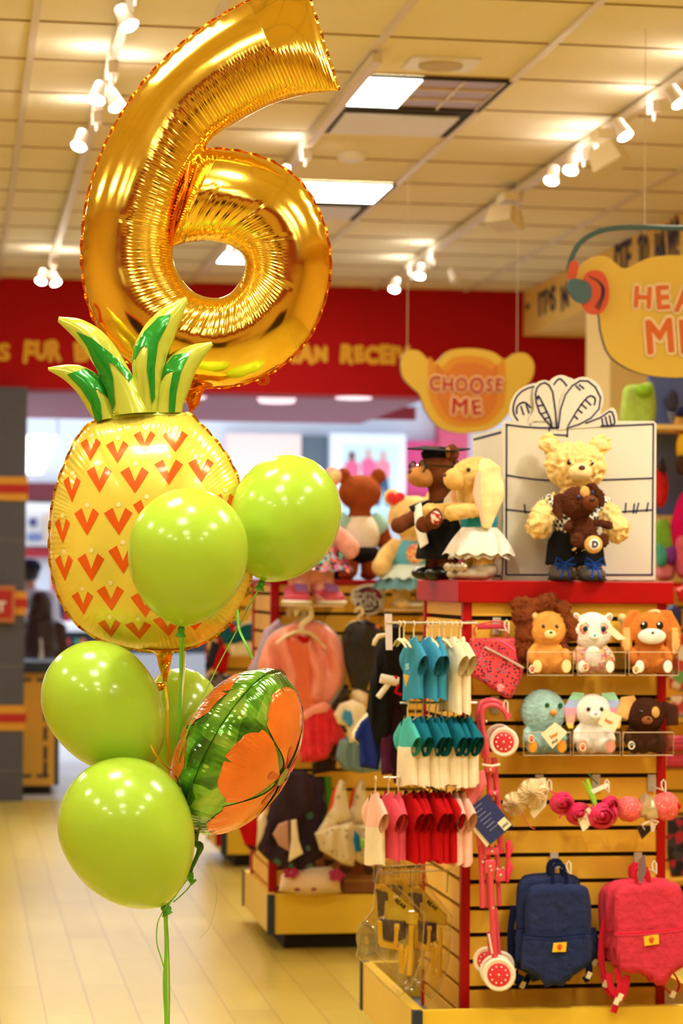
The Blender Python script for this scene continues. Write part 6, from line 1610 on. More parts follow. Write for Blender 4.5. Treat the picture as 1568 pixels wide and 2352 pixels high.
costume('toy_costume', 'teal and red toy top over a cream skirt, left of the pink satin dress', 'costume', 560, 1430, YT, [
    ('skirt', [(524, 1472), (598, 1472), (592, 1508), (530, 1508)], -.02, c_off, F),
    ('top', [(500, 1440), (530, 1424), (575, 1432), (606, 1420), (610, 1450), (600, 1474), (560, 1472), (540, 1478), (516, 1480), (504, 1462)], 0, cloth('petrol_cloth', (26, 98, 118)), F),
    ('red_patch', [(525, 1434), (538, 1430), (544, 1448), (534, 1454)], .03, c_red, dict(T=.004, w=5)), ('red_cuff', [(490, 1446), (500, 1442), (503, 1462), (494, 1466)], .01, c_red, dict(T=.01, w=5))])
big_hanger(574, 1430, YT - .04, 'pale wooden hanger holding the teal and red top', .62)
costume('toy_costume', 'dark and red toy costume below the teal top beside the flowered balloon', 'costume', 505, 1490, YT + .1, [
    ('dark_cloth', [(486, 1470), (508, 1480), (500, 1520), (476, 1545), (470, 1530)], 0, cloth('charcoal', (44, 48, 58)), F), ('red_cloth', [(508, 1478), (526, 1500), (520, 1545), (486, 1540), (496, 1510)], .02, c_red, F)])
costume('toy_costume', 'cream and grey toy costume low beside the top of the flowered balloon', 'costume', 510, 1560, YT + .1, [('cloth', [(470, 1545), (520, 1548), (560, 1560), (560, 1620), (480, 1620)], 0, mottled('grey_cream_print', [(60, 50, 50), (200, 180, 150), (120, 110, 110)], 20), F)])
# black sequinned outfit
costume('toy_costume', 'black sequinned toy outfit hanging right of the pink satin dress', 'costume', 830, 1440, Y2 - .2, [
    ('jacket', [(800, 1430), (836, 1422), (880, 1440), (884, 1500), (860, 1540), (840, 1590), (806, 1580), (790, 1520), (784, 1460)], 0, m_blks, F),
    ('collar_stars', [(862, 1436), (872, 1434), (874, 1442), (864, 1444)], .03, mat('orange_star', (226, 120, 50), .5), dict(T=.003, w=4))])
big_hanger(822, 1425, Y2 - .2, 'small cream hanger of the black sequinned outfit', .5)
# graduation gown on the left end of the near stand rails
YG = YU + .42
g_ = costume('graduation_gown', 'long black toy graduation gown with white diploma roll hanging left of the turquoise shirts', 'gown', 890, 1440, YG, [
    ('gown', [(905, 1430), (925, 1440), (928, 1500), (930, 1560), (940, 1620), (920, 1650), (900, 1690), (880, 1730), (858, 1700), (842, 1630), (850, 1560), (862, 1500), (880, 1450)], 0, c_black, dict(T=.04, w=20, fold=.014, ff=.16)),
    ('white_collar', [(856, 1470), (866, 1456), (884, 1454), (886, 1462), (870, 1468), (862, 1484), (854, 1482)], .06, c_off, dict(T=.008, w=5)),
    ('second_gown', [(900, 1600), (932, 1560), (936, 1700), (930, 1790), (905, 1800), (890, 1740)], .02, cloth('wine_black', (40, 14, 24)), F)])
dp = MB().cyl(Q(874, 1558, YG - .09), Q(914, 1566, YG - .09), .014, 14); dp.cyl(Q(868, 1602, YG - .085), Q(900, 1560, YG - .085), .009, 12); dp.build('diploma_roll', c_white, g_)
MB().tube([Q(908, 1552, YG - .1), Q(914, 1572, YG - .1), Q(908, 1590, YG - .1), Q(922, 1596, YG - .1)], .005, 6, flat=.4).build('red_ribbon', c_red, g_)
costume('toy_costume', 'plum toy costume low behind the teal sleeved shirts', 'costume', 890, 1720, YG - .02, [('cloth', [(872, 1690), (910, 1680), (925, 1740), (920, 1776), (876, 1780)], 0, cloth('plum', (84, 30, 66)), F)])
# white printed shirt with tutu, blue jacket
costume('toy_shirt', 'cream toy shirt with blue print over a grey blue tutu', 'shirt', 800, 1610, Y2 - .22, [
    ('tutu', [(778, 1700), (800, 1690), (860, 1700), (880, 1740), (884, 1770), (830, 1776), (786, 1768), (770, 1740)], 0, mat('blue_grey_tulle', (120, 146, 150), .6, bump=.6, bscale=80), dict(T=.03, w=12, fold=.012, ff=.3)),
    ('shirt', [(780, 1616), (810, 1606), (838, 1620), (842, 1650), (830, 1664), (836, 1712), (800, 1706), (796, 1668), (776, 1662), (766, 1640)], .02, c_off, F),
    ('blue_print', [(790, 1630), (806, 1634), (812, 1660), (802, 1672), (786, 1650)], .05, mat('print_blue', (60, 140, 190), .8), dict(T=.003, w=5))])
costume('toy_costume', 'cream hood piece above the cream printed shirt', 'hood', 820, 1580, Y2 - .19, [('hood', [(806, 1588), (824, 1580), (842, 1592), (842, 1614), (828, 1624), (812, 1610)], 0, c_off, dict(T=.03, w=14))])
costume('toy_jacket', 'royal blue toy jacket with white edging beside the teal sleeved shirts', 'jacket', 835, 1640, YU + .45, [
    ('edging', [(842, 1638), (866, 1638), (868, 1664), (846, 1690), (834, 1706), (808, 1700), (808, 1684), (824, 1656)], -.012, c_off, dict(T=.02, w=8)),
    ('jacket', [(846, 1642), (862, 1644), (872, 1690), (874, 1740), (868, 1768), (826, 1762), (824, 1706), (812, 1696), (814, 1682), (828, 1656)], 0, cloth('royal_blue', (36, 54, 140)), F)])
costume('toy_dress', 'muted brown and grey toy dress between red tutu and cream shirt', 'dress', 770, 1580, Y2 - .1, [('cloth', [(740, 1570), (800, 1572), (806, 1640), (780, 1700), (770, 1770), (716, 1780), (720, 1640)], 0, mottled('murky_print', [(50, 36, 40), (90, 80, 90), (60, 40, 30)], 18), F)])
# lower row of the second stand
dk = spotted('dark_plum_print', (40, 16, 38), [(70, 110, 96), (54, 22, 50), (44, 20, 40)], 16, .25)
YD = Y2 - .2
costume('toy_cape', 'dark plum toy cape with green spots, pink and cream lining, low on the second stand', 'cape', 670, 1770, YD, [
    ('back_panel', [(690, 1766), (740, 1790), (748, 1850), (740, 1930), (722, 1990), (690, 2000), (660, 1990), (668, 1880)], -.03, dk, F),
    ('cape', [(660, 1770), (700, 1770), (720, 1800), (716, 1860), (690, 1880), (682, 1960), (676, 2000), (640, 1990), (610, 1972), (590, 1950), (604, 1900), (620, 1850), (640, 1800)], 0, dk, dict(T=.03, w=16, fold=.012, ff=.12)),
    ('pink_lining', [(640, 1892), (662, 1884), (664, 1956), (640, 1942), (626, 1916)], .045, cloth('dusty_pink', (196, 146, 128)), dict(T=.006, w=8)),
    ('cream_lining', [(668, 1884), (680, 1882), (686, 1930), (696, 1960), (662, 1980), (668, 1930)], .05, c_off, dict(T=.006, w=6))])
costume('toy_costume', 'red and white toy costume at the lower edge of the flowered balloon', 'costume', 590, 1860, YD, [
    ('red_ruffle', [(540, 1880), (590, 1860), (596, 1900), (588, 1946), (562, 1940)], 0, c_red, F), ('cream_panel', [(590, 1880), (606, 1860), (618, 1900), (604, 1930), (588, 1946)], .01, c_off, F), ('purple_hem', [(560, 1940), (588, 1946), (590, 1958), (572, 1950), (556, 1935)], .0, cloth('plum', (84, 30, 66)), dict(T=.01, w=4))])
orange_l = cloth('orange_lining', (226, 80, 40)); linen = spotted('linen_print', (226, 206, 166), [(200, 180, 140), (170, 150, 120), (236, 220, 190)], 40, .3)
for dx, lab, dd in ((0, 'cream linen toy costume with orange lining, left one of two low on the second stand', 0.), (44, 'cream linen toy costume right of its twin, low on the second stand', .05)):
    costume('toy_costume', lab, 'costume', 770 + dx, 1790, YD - .04 + dd, [
        ('orange_lining', [(x + dx, y) for x, y in ((764, 1815), (776, 1800), (772, 1880), (746, 1892), (756, 1850))], -.01, orange_l, F),
        ('bodice', [(x + dx, y) for x, y in ((780, 1790), (792, 1796), (800, 1850), (806, 1880), (770, 1900), (760, 1930), (722, 1918), (740, 1890), (764, 1850), (772, 1810))], 0, linen, F),
        ('skirt', [(x + dx, y) for x, y in ((722, 1912), (768, 1896), (810, 1888), (820, 1920), (812, 1990), (786, 1984), (760, 1968), (734, 1952))], .01, linen, dict(T=.03, w=14, fold=.014, ff=.18))])
costume('toy_costume', 'blue and lime toy costume scrap between cream linen and blush shirts', 'costume', 822, 1900, YD - .1, [('blue', [(814, 1905), (826, 1920), (830, 1955), (816, 1958), (810, 1930)], 0, cloth('cobalt', (20, 110, 170)), dict(T=.01, w=6)), ('lime', [(826, 1925), (846, 1930), (840, 1948), (828, 1948)], .015, cloth('lime_cloth', (150, 200, 70)), dict(T=.01, w=6))])
for i, (x, c, nm) in enumerate(((706, (60, 90, 40), 'green'), (722, (180, 110, 40), 'amber'), (738, (50, 40, 46), 'black'), (752, (90, 150, 50), 'lime'))):
    costume('toy_costume', nm + ' narrow toy costume edge in the dark lower row of the second stand', 'costume', x, 1780, Y2 - .1, [('cloth', [(x - 9, 1782), (x + 9, 1784), (x + 12, 1850), (x + 6, 1930), (x - 12, 1930)], 0, cloth('edge_' + nm, c), F)])
costume('toy_costume', 'brown and orange toy costume under the cream linen pair', 'costume', 780, 1950, Y2 - .1, [('cloth', [(728, 1950), (800, 1960), (880, 1990), (850, 2010), (760, 2004), (722, 1990)], 0, mottled('brown_orange', [(110, 50, 20), (60, 30, 20), (150, 90, 40)], 30), F)])
costume('pillow', 'cream floral printed cushion lying in the tray of the second stand', 'cushion', 710, 2050, Y2 - .12, [('cover', [(640, 2046), (646, 2010), (668, 1994), (720, 1992), (760, 1990), (776, 2010), (784, 2050), (700, 2056)], 0, spotted('floral', (238, 210, 184), [(170, 60, 110), (210, 120, 150), (150, 160, 120)], 18, .22), dict(T=.06, w=26))])
t = goods('cardboard_box', 'brown cardboard box in the tray of the second stand', 'box', 820, 2050, Y2 - .05)
a = Q(790, 2050, Y2 - .1); b_ = Q(870, 1990, Y2 - .1); MB().bx(a.x, b_.x, Y2 - .1, Y2 - .01, a.z, b_.z).build('carton', mat('cardboard', (130, 80, 40), .8), t, False); MB().bx(a.x, b_.x, Y2 - .103, Y2 - .1, a.z + .04, a.z + .05).build('tape', mat('tape', (160, 110, 60), .4), t, False)
m_flo = cloth('magenta_bow', (180, 50, 100))
for x, y, l in ((668, 2004, 'left'), (772, 2010, 'right')):
    q = Q(x, y, Y2 - .2); o = MB(); [o.ell(q + Vector((.018 * cos(a_), 0, .014 * sin(a_))), (.014, .01, .012)) for a_ in (0, 1.3, 2.6, 3.9, 5.2)]; tag(o.build('fabric_bow', m_flo), 'magenta fabric bow at the %s end of the floral cushion' % l, 'bow')

# ---------------------------------------------------------------- hooks, purse, stroller on the front of the near stand
YF_ = YU
def slat_hook(px, yg, reach, label, tip=(0, 18), plate=True):
    q = Q(px, yg, YF_); t = thing('slat_hook', label, 'hook', q)
    MB().bx(q.x - .012, q.x + .012, YF_ - .004, YF_, q.z - .045, q.z + .004).build('hook_plate', m_plate, t, False)
    e = Vector((q.x, YF_ - reach, q.z - .02)); w_ = .006
    MB().tube([Vector((q.x, YF_ - .004, q.z - .03)), e + Vector((0, .0, -.012)), e + Vector((-w_, 0, 0)), e + Vector((-w_, 0, .012)), e + Vector((0, 0, .019)), e + Vector((w_, 0, .012)), e + Vector((w_, 0, -.018))], .0022, 7).build('wire_arm', m_hook, t)
    return t
slat_hook(1140, 1421, .13, 'white hook holding the heart print purses'); slat_hook(1136, 1602, .14, 'white hook holding the pink folding stroller')
slat_hook(1238, 1782, .12, 'white hook with the cream flower hair clip'); slat_hook(1368, 1782, .12, 'white hook with the magenta satin roses'); slat_hook(1496, 1782, .12, 'white hook with the cupcake shaped slippers')
slat_hook(1272, 1961, .17, 'white hook carrying the navy backpacks'); slat_hook(1464, 1961, .17, 'white hook carrying the coral backpacks')
heart = spotted('heart_print', (228, 66, 74), [(60, 16, 60), (70, 20, 66), (50, 110, 150), (54, 18, 58)], 105, .36, .5)
t = goods('toy_purse', 'coral toy purse printed with dark hearts and teal stars, upright one behind', 'purse', 1132, 1560, YF_ - .04)
cut('pouch', [(1079, 1466), (1186, 1463), (1192, 1550), (1150, 1580), (1084, 1556), (1076, 1500)], YF_ - .04, heart, t, T=.022, w=8)
cut('flap_band', [(1096, 1434), (1160, 1432), (1164, 1444), (1096, 1446)], YF_ - .03, cloth('purse_band', (206, 70, 90)), t, T=.006, w=4)
MB().tube([Q(x, y, YF_ - .05) for x, y in catmull([(1092, 1462), (1090, 1440), (1118, 1430), (1145, 1428), (1165, 1440), (1160, 1462)], 14)], .0025, 6).build('strap', cloth('purse_band', (206, 70, 90)), t)
t = goods('toy_purse', 'coral heart and star printed toy purse tilted in front of its twin, pink zip pull', 'purse', 1150, 1600, YF_ - .085)
cut('pouch', [(1078, 1548), (1112, 1484), (1122, 1482), (1203, 1532), (1196, 1560), (1174, 1604), (1160, 1603)], YF_ - .085, heart, t, T=.018, w=8)
MB().tube([Q(x, y, YF_ - .108) for x, y in ((1112, 1486), (1140, 1500), (1202, 1534))], .003, 6).build('zip', m_plate, t)
MB().tube([Q(x, y, YF_ - .115) for x, y in ((1144, 1470), (1162, 1480), (1182, 1495))], [.006, .008, .006], 8, flat=.5).build('zip_pull', mat('hot_pink', (250, 90, 150), .3), t)
cut('paw_patch', [(1140, 1574), (1150, 1570), (1160, 1578), (1152, 1590), (1142, 1588)], YF_ - .105, cloth('patch_pink', (250, 150, 150)), t, T=.003, w=3)
# stroller
m_cor = mat('coral_plastic', (226, 76, 92), .35); m_whl = mat('white_wheel', (244, 230, 206), .4); m_hub = mat('wheel_red', (226, 50, 66), .35); m_mesh = cloth('coral_mesh', (240, 120, 120)); m_stud = mat('silver_stud', (220, 200, 170), .2, metal=.7)
st = goods('toy_stroller', 'folded coral pink toy stroller with white wheels hanging on the near stand', 'stroller', 1130, 2270, YF_ - .12)
def tb(pts, r, nm='frame_tube', m=m_cor, dy=0., flat=1., sm=0):
    if sm: pts = catmull(pts, sm)
    return MB().tube([Q(x, y, YF_ - .12 - dy) for x, y in pts], r, 10, flat=flat).build(nm, m, st)
tb([(1112, 1740), (1103, 1680), (1098, 1635), (1108, 1614), (1132, 1609), (1155, 1622), (1168, 1648)], .0085, 'handle', sm=20); tb([(1120, 1735), (1110, 1680), (1106, 1640), (1116, 1622), (1138, 1620), (1158, 1634), (1165, 1652)], .007, 'handle', dy=.02, sm=20)
tb([(1112, 1700), (1124, 1800), (1128, 1930)], .0085); tb([(1134, 1740), (1142, 1830), (1150, 1960)], .0085, dy=-.015); tb([(1104, 1940), (1108, 2085)], .008, dy=.01); tb([(1120, 1940), (1122, 2085)], .008); tb([(1140, 1940), (1146, 2080)], .007, dy=-.01)
tb([(1124, 1990), (1130, 2090), (1136, 2200)], .009, dy=.015); tb([(1136, 2085), (1142, 2150), (1146, 2215)], .007, dy=0)
tb([(1122, 2140), (1126, 2210)], .006, dy=-.02)
for (x, y, w_, h_) in ((1124, 1768, 22, 14), (1134, 1822, 26, 12), (1128, 1955, 34, 16), (1124, 1990, 26, 30), (1148, 2010, 22, 28)):
    q = Q(x, y, YF_ - .135); MB().rbox(q, (w_ * SPX, .016, h_ * SPX), p=5).build('joint', m_cor, st); MB().ell(q + Vector((0, -.01, 0)), (.0045, .003, .0045)).build('rivet', m_stud, st)
for (x, y) in ((1108, 1980), (1128, 2000), (1142, 1996), (1155, 1994), (1132, 2086), (1116, 1657)): MB().ell(Q(x, y, YF_ - .142), (.0045, .004, .0045)).build('rivet', m_stud, st)
tb([(1106, 1756), (1128, 1760), (1148, 1756)], .004, 'white_band', m_whl, .02)
cut('mesh_seat', [(1053, 1808), (1088, 1776), (1112, 1768), (1118, 1800), (1104, 1830), (1090, 1850), (1080, 1852)], YF_ - .14, m_mesh, st, T=.008, w=8, fold=.004)
cut('mesh_seat', [(1090, 1900), (1112, 1910), (1124, 1950), (1116, 1980), (1098, 1960)], YF_ - .125, m_mesh, st, T=.01, w=6)
cut('side_pocket', [(1160, 1935), (1172, 1928), (1178, 1950), (1170, 1975), (1178, 1990), (1168, 2028), (1158, 2024), (1162, 1980)], YF_ - .12, mat('hot_coral', (244, 60, 90), .5), st, T=.008, w=5)
tb([(1122, 2145), (1130, 2190)], .003, 'white_label', m_whl, .03)
def wheel(x, y, r, dy, tilt=.25):
    c = Q(x, y, YF_ - .12 - dy); R_ = r * SPX; rot = Euler((R(90), 0, R(-18))).to_matrix()
    o = MB().lathe([(R_ * .6, -.004), (R_ * .9, -.008), (R_, -.004), (R_, .006), (R_ * .9, .010), (R_ * .6, .006)], c, 32, rot).build('wheel', m_whl, st)
    MB().lathe([(.0005, .004), (R_ * .66, .004), (R_ * .7, .009), (R_ * .6, .011), (.0005, .012)], c, 32, rot).build('wheel_hub', m_hub, o)
    for q in range(10):
        a = 2 * pi * q / 10; MB().ell(c + rot @ Vector((R_ * .5 * cos(a), R_ * .5 * sin(a), .0115)), (.0025, .002, .0025)).build('hub_dot', m_whl, o)
    MB().ell(c + rot @ Vector((0, 0, .014)), (.004, .003, .004)).build('axle_cap', m_stud, o)
wheel(1146, 1694, 30, -.03); wheel(1157, 1704, 32, .015); wheel(1118, 2206, 30, -.04); wheel(1150, 2216, 30, -.02); wheel(1140, 2230, 36, .0); wheel(1146, 2238, 36, .03)
cd = paper('product_card', [(1062, 1876), (1073, 1864), (1126, 1932), (1118, 1946)], YF_ - .155, m_tagp, 'navy product card with white printing hanging on the stroller', 'card', .004)
MB().prism([Q(x, y, YF_ - .158) for x, y in ((1065, 1868), (1119, 1823), (1178, 1896), (1126, 1940))], (0, .003, 0)).build('navy_face', mat('card_navy', (44, 56, 112), .4), cd, False)
for i in range(7):
    x, y = 1086 + i * 7, 1862 + i * 7.5; L_ = 26 if i % 3 else 34
    MB().tube([Q(x - 4, y + 2, YF_ - .160), Q(x - 4 + L_ * .72, y + 2 - L_ * .6, YF_ - .160)], .0008, 4).build('print_line', mat('card_print', (160, 166, 196), .6), cd)
MB().prism([Q(x, y, YF_ - .161) for x, y in ((1142, 1890), (1158, 1876), (1175, 1894), (1158, 1909))], (0, .001, 0)).build('barcode_label', m_tagp, cd, False)
for i in range(6):
    p = Vector((1152 + i * 2.2, 1898 - i * 1.9)); MB().prism([Q(p.x, p.y, YF_ - .162), Q(p.x + 1, p.y - .8, YF_ - .162), Q(p.x + 5, p.y + 3.4, YF_ - .162), Q(p.x + 4, p.y + 4.2, YF_ - .162)], (0, .0006, 0)).build('bar', m_dark, cd, False)
# cream flower clip
fl_m = mat('cream_organza', (246, 224, 178), .5, bump=.3, bscale=60, sss=.1)
def ruffle_flower(name, label, cx, cy, rpx, m, Y, layers=5, seed=1, cat='hair clip', petals=9, parent=None):
    rnd = random.Random(seed); mb = MB()
    for L_ in range(layers):
        rr = rpx * (1 - L_ / layers * .82)
        for p_ in range(petals):
            a0 = 2 * pi * p_ / petals + L_ * .5 + rnd.uniform(-.1, .1)
            def f(u, v, a0=a0, rr=rr, L_=L_):
                rad_ = rr * v; ang_ = a0 + (u - .5) * (2.2 * pi / petals) * (.6 + .6 * v)
                return Q(cx + rad_ * cos(ang_), cy + rad_ * sin(ang_), Y - .006 * L_ - .012 * (1 - v) - .010 * sin(u * pi * 3) * v + .01 * v ** 3)
            mb.grid(f, 7, 5)
    if parent: return mb.build(name, m, parent)
    return tag(mb.build(name, m), label, cat)
t = goods('flower_clip', 'cream ruffled fabric flower clip on its card with a coral ribbon', 'hair clip', 1205, 1860, YF_ - .1)
ruffle_flower('petals', '', 1222, 1822, 34, fl_m, YF_ - .11, seed=2, parent=t); ruffle_flower('petals', '', 1182, 1846, 28, fl_m, YF_ - .10, seed=3, parent=t)
MB().prism([Q(x, y, YF_ - .095) for x, y in ((1224, 1790), (1252, 1786), (1258, 1816), (1254, 1850), (1226, 1880), (1218, 1870))], (0, .001, 0)).build('card', m_tagp, t, False)
MB().tube([Q(x, y, YF_ - .12) for x, y in catmull([(1196, 1868), (1208, 1885), (1216, 1898), (1228, 1904)], 10)], .004, 6, flat=.3).build('ribbon', m_cor, t)
# magenta satin roses
m_rose = mat('magenta_satin', (222, 50, 100), .28, sheen=.3, bump=.3, bscale=40, var=.15, vscale=25)
t = goods('satin_roses', 'bunch of magenta satin rose clips tied with lime ribbon', 'hair clip', 1345, 1905, YF_ - .11)
for (x, y, r, s, dy) in ((1292, 1845, 30, 1, 0), (1330, 1868, 32, 2, .01), (1382, 1872, 36, 3, .035), (1400, 1846, 22, 4, .01)):
    mb = MB()
    for q in range(7):
        rr = r * SPX * (1 - q * .12); a0 = q * 1.1 + s
        c = Q(x, y, YF_ - .11 - dy - .006 * q)
        mb.grid(lambda u, v, rr=rr, a0=a0, c=c: c + Vector((rr * cos(a0 + u * 4.2) * (1 - .25 * v), -.016 * v - .004 * sin(u * 9), rr * .85 * sin(a0 + u * 4.2) * (1 - .25 * v))), 24, 4)
        mb.ell(c, (rr * .9, .012, rr * .76), nu=16, nv=8)
    mb.build('rose', m_rose, t)
tb2_ = MB().tube([Q(x, y, YF_ - .15) for x, y in ((1338, 1796), (1350, 1820), (1368, 1858))], [.008, .01, .006], 8, flat=.3); tb2_.tube([Q(x, y, YF_ - .145) for x, y in ((1348, 1790), (1358, 1820), (1370, 1858))], [.004, .007, .006], 8, flat=.3); tb2_.build('lime_ribbon', mat('lime_ribbon', (150, 214, 60), .35), t)
MB().tube([Q(x, y, YF_ - .09) for x, y in ((1350, 1776), (1362, 1790), (1372, 1800))], .006, 6, flat=.4).build('leaf', mat('dark_leaf', (70, 110, 50), .6), t)
MB().prism([Q(x, y, YF_ - .152) for x, y in ((1324, 1876), (1352, 1854), (1364, 1868), (1350, 1902), (1338, 1910))], (0, .001, 0)).build('price_tag', m_tagp, t, False)
MB().prism([Q(x, y, YF_ - .148) for x, y in ((1356, 1815), (1394, 1798), (1398, 1806), (1362, 1824))], (0, .001, 0)).build('white_tag', c_white, t, False)
MB().tube([Q(x, y, YF_ - .13) for x, y in ((1262, 1816), (1288, 1830), (1300, 1850), (1284, 1880))], .0022, 6).build('cord', m_rose, t)
# cupcake slippers
spk = spotted('sprinkle_plush', (240, 96, 96), [(250, 190, 80), (90, 170, 190), (250, 230, 220)], 150, .22); silv = mat('silver_cloth', (214, 196, 160), .25, metal=.6, bump=.5, bscale=60)
for (x, y, l, r_) in ((1452, 1862, 'left', .9), (1520, 1856, 'right', 1.)):
    t = goods('cupcake_slipper', 'pink sprinkled cupcake shaped toy slipper, %s of the pair' % l, 'slipper', x, y + 30, YF_ - .1)
    mb = MB().ell(Q(x - (8 if l == 'left' else -8), y - 4, YF_ - .1), (32 * SPX * r_, .036, 32 * SPX * r_)); blob(mb, .004, 2, .003, 60).build('frosting', spk, t)
    MB().lathe([(24 * SPX, 0), (28 * SPX, .03), (22 * SPX, .036)], Q(x + (24 if l == 'left' else -26), y, YF_ - .1), 20, (0, R(90 if l == 'left' else -90) * .8, 0)).build('silver_cup', silv, t)
    if l == 'right': MB().ell(Q(1556, 1852, YF_ - .115), (.01, .01, .01)).build('cherry', c_red, t)
t = goods('ribbon_bow', 'pale looped bow under the pair of cupcake slippers', 'bow', 1492, 1900, YF_ - .13)
for (a_, b_, c_) in (((1492, 1885), (1474, 1895), (1480, 1906)), ((1494, 1885), (1500, 1900), (1498, 1910)), ((1494, 1882), (1510, 1888), (1504, 1896))): MB().tube([Q(*p, YF_ - .13) for p in (a_, b_, c_)], [.004, .008, .005], 8, flat=.4).build('loop', mat('bow_cream', (214, 190, 170), .5), t)
paper('swing_tag', [(1460, 1898), (1488, 1896), (1496, 1906), (1474, 1928)], YF_ - .09, mat('tag_black', (40, 24, 30), .5), 'dark triangular tag below the cupcake slippers', 'tag')

# ---------------------------------------------------------------- backpacks
def backpack(label, body, pocket, Y, mc, cd_, handle, badge, straps, group=None, loc0=None):
    t = goods('toy_backpack', label, 'backpack', body[0][0], max(p[1] for p in body + pocket), Y, group)
    cut('body', body, Y, mc, t, T=.035, w=16, smooth_pts=60)
    cut('pocket', pocket, Y - .022, mc, t, T=.022, w=12, fold=.0015, ff=.2)
    MB().tube([Q(x, y, Y - .046) for x, y in catmull(pocket[:3], 10)], .0025, 6).build('pocket_hem', cd_, t)
    MB().tube([Q(x, y, Y - .01) for x, y in catmull(handle, 16)], .006, 8, flat=.4).build('handle', cd_, t)
    for s in straps:
        o = MB().tube([Q(x, y, Y - .005) for x, y in catmull(s, 16)], .010, 8, flat=.25).build('strap', cd_, t)
        e = s[len(s) // 2]; MB().box(Q(e[0], e[1], Y - .02), (.014, .004, .02), (0, R(25), 0)).build('buckle', m_tagp, o, False)
    if badge:
        MB().prism([Q(x, y, Y - .05) for x, y in badge], (0, .002, 0)).build('yellow_badge', mat('badge_yellow', (246, 196, 40), .5), t, False)
        bx_ = sum(p[0] for p in badge) / 4; by_ = sum(p[1] for p in badge) / 4; q = Q(bx_, by_, Y - .0515)
        pw = mat('badge_paw', (214, 60, 40), .6)
        for dx, dy, r_ in ((0, 2, 4.2), (-4.6, -2.5, 1.6), (-1.6, -5, 1.7), (1.8, -5, 1.7), (4.8, -2.5, 1.6)): MB().lathe([(.0001, 0), (r_ * SPX, 0), (r_ * SPX, .001), (.0001, .001)], q + Vector((dx * SPX, 0, -dy * SPX)), 12, (R(90), 0, 0)).build('paw_mark', pw, t)
    return t
nav = mat('navy_plush', (24, 38, 84), .95, bump=.8, bscale=50, var=.15, vscale=25, sheen=.2); navd = cloth('navy_webbing', (16, 26, 62)); cor = mat('coral_plush', (206, 48, 72), .95, bump=.8, bscale=50, var=.08, vscale=20, sheen=.2); cord_ = cloth('coral_webbing', (214, 34, 60))
nb = [(1206, 2150), (1207, 2075), (1212, 2046), (1230, 2032), (1290, 2028), (1340, 2034), (1354, 2056), (1358, 2110), (1356, 2150), (1350, 2190), (1215, 2190)]
npk = [(1202, 2148), (1270, 2152), (1354, 2144), (1360, 2170), (1357, 2210), (1340, 2226), (1306, 2248), (1292, 2266), (1272, 2262), (1252, 2268), (1240, 2248), (1210, 2232), (1196, 2226), (1198, 2180)]
def sh_(pl_, dx, dy, k=1.): return [((x - 1280) * k + 1280 + dx, (y - 2140) * k + 2140 + dy) for x, y in pl_]
hn = [(1270, 2034), (1268, 2000), (1276, 1986), (1290, 1986), (1298, 2002), (1300, 2034)]
backpack('navy plush toy backpack with yellow paw badge, front one of three', nb, npk, YF_ - .14, nav, navd, hn, [(1271, 2166), (1301, 2164), (1299, 2186), (1268, 2187)], [])
backpack('navy plush toy backpack, middle one of three on its hook', sh_(nb, -22, -18), sh_(npk, -14, -16), YF_ - .085, nav, navd, sh_(hn, -6, -8), None, [[(1180, 2080), (1172, 2150), (1178, 2230), (1200, 2250)], [(1350, 2200), (1352, 2240), (1340, 2252)]])
backpack('navy plush toy backpack, rearmost of three against the slat boards', sh_(nb, -20, -26, .98), [(x + (14 if x > 1280 else -30), y - 12) for x, y in npk], YF_ - .04, nav, navd, sh_(hn, -10, -8), None, [[(1190, 2200), (1182, 2240), (1200, 2262), (1215, 2240)]])
pb = [(1408, 2140), (1405, 2075), (1410, 2048), (1432, 2030), (1490, 2024), (1548, 2026), (1566, 2046), (1576, 2090), (1580, 2140), (1580, 2190), (1420, 2190)]
ppk = [(1410, 2144), (1500, 2140), (1586, 2128), (1592, 2180), (1588, 2215), (1568, 2222), (1545, 2236), (1528, 2262), (1506, 2264), (1494, 2246), (1470, 2236), (1440, 2236), (1420, 2226), (1412, 2180)]
hp_ = [(1462, 2030), (1458, 2004), (1466, 1992), (1480, 1992), (1488, 2006), (1490, 2030)]
def sp_(pl_, dx, dy): return [(x + dx, y + dy) for x, y in pl_]
backpack('coral plush toy backpack with yellow paw badge, front one, cut off by the right edge', pb, ppk, YF_ - .14, cor, cord_, hp_, [(1478, 2151), (1512, 2146), (1513, 2168), (1480, 2173)], [[(1415, 2225), (1424, 2262), (1416, 2300), (1408, 2326)], [(1440, 2240), (1436, 2270), (1424, 2290), (1404, 2270), (1398, 2235)]])
backpack('coral plush toy backpack, middle one on its hook', sp_(pb, -20, -8), sp_(ppk, -16, -8), YF_ - .085, cor, cord_, sp_(hp_, -6, -6), None, [[(1392, 2100), (1380, 2180), (1390, 2260), (1410, 2290)], [(1540, 2225), (1560, 2262), (1545, 2284), (1520, 2262)]])
backpack('coral plush toy backpack, rearmost against the slat boards', sp_(pb, -32, -4), sp_(ppk, -30, -22), YF_ - .04, cor, cord_, sp_(hp_, -12, -6), None, [[(1378, 2190), (1366, 2210), (1384, 2216)]])
paper('swing_tag', [(1464, 2020), (1466, 1976), (1480, 1962), (1484, 2000), (1474, 2030)], YF_ - .175, mat('tag_grey', (126, 96, 96), .5), 'grey swing tag on the hook of the coral backpacks', 'tag')

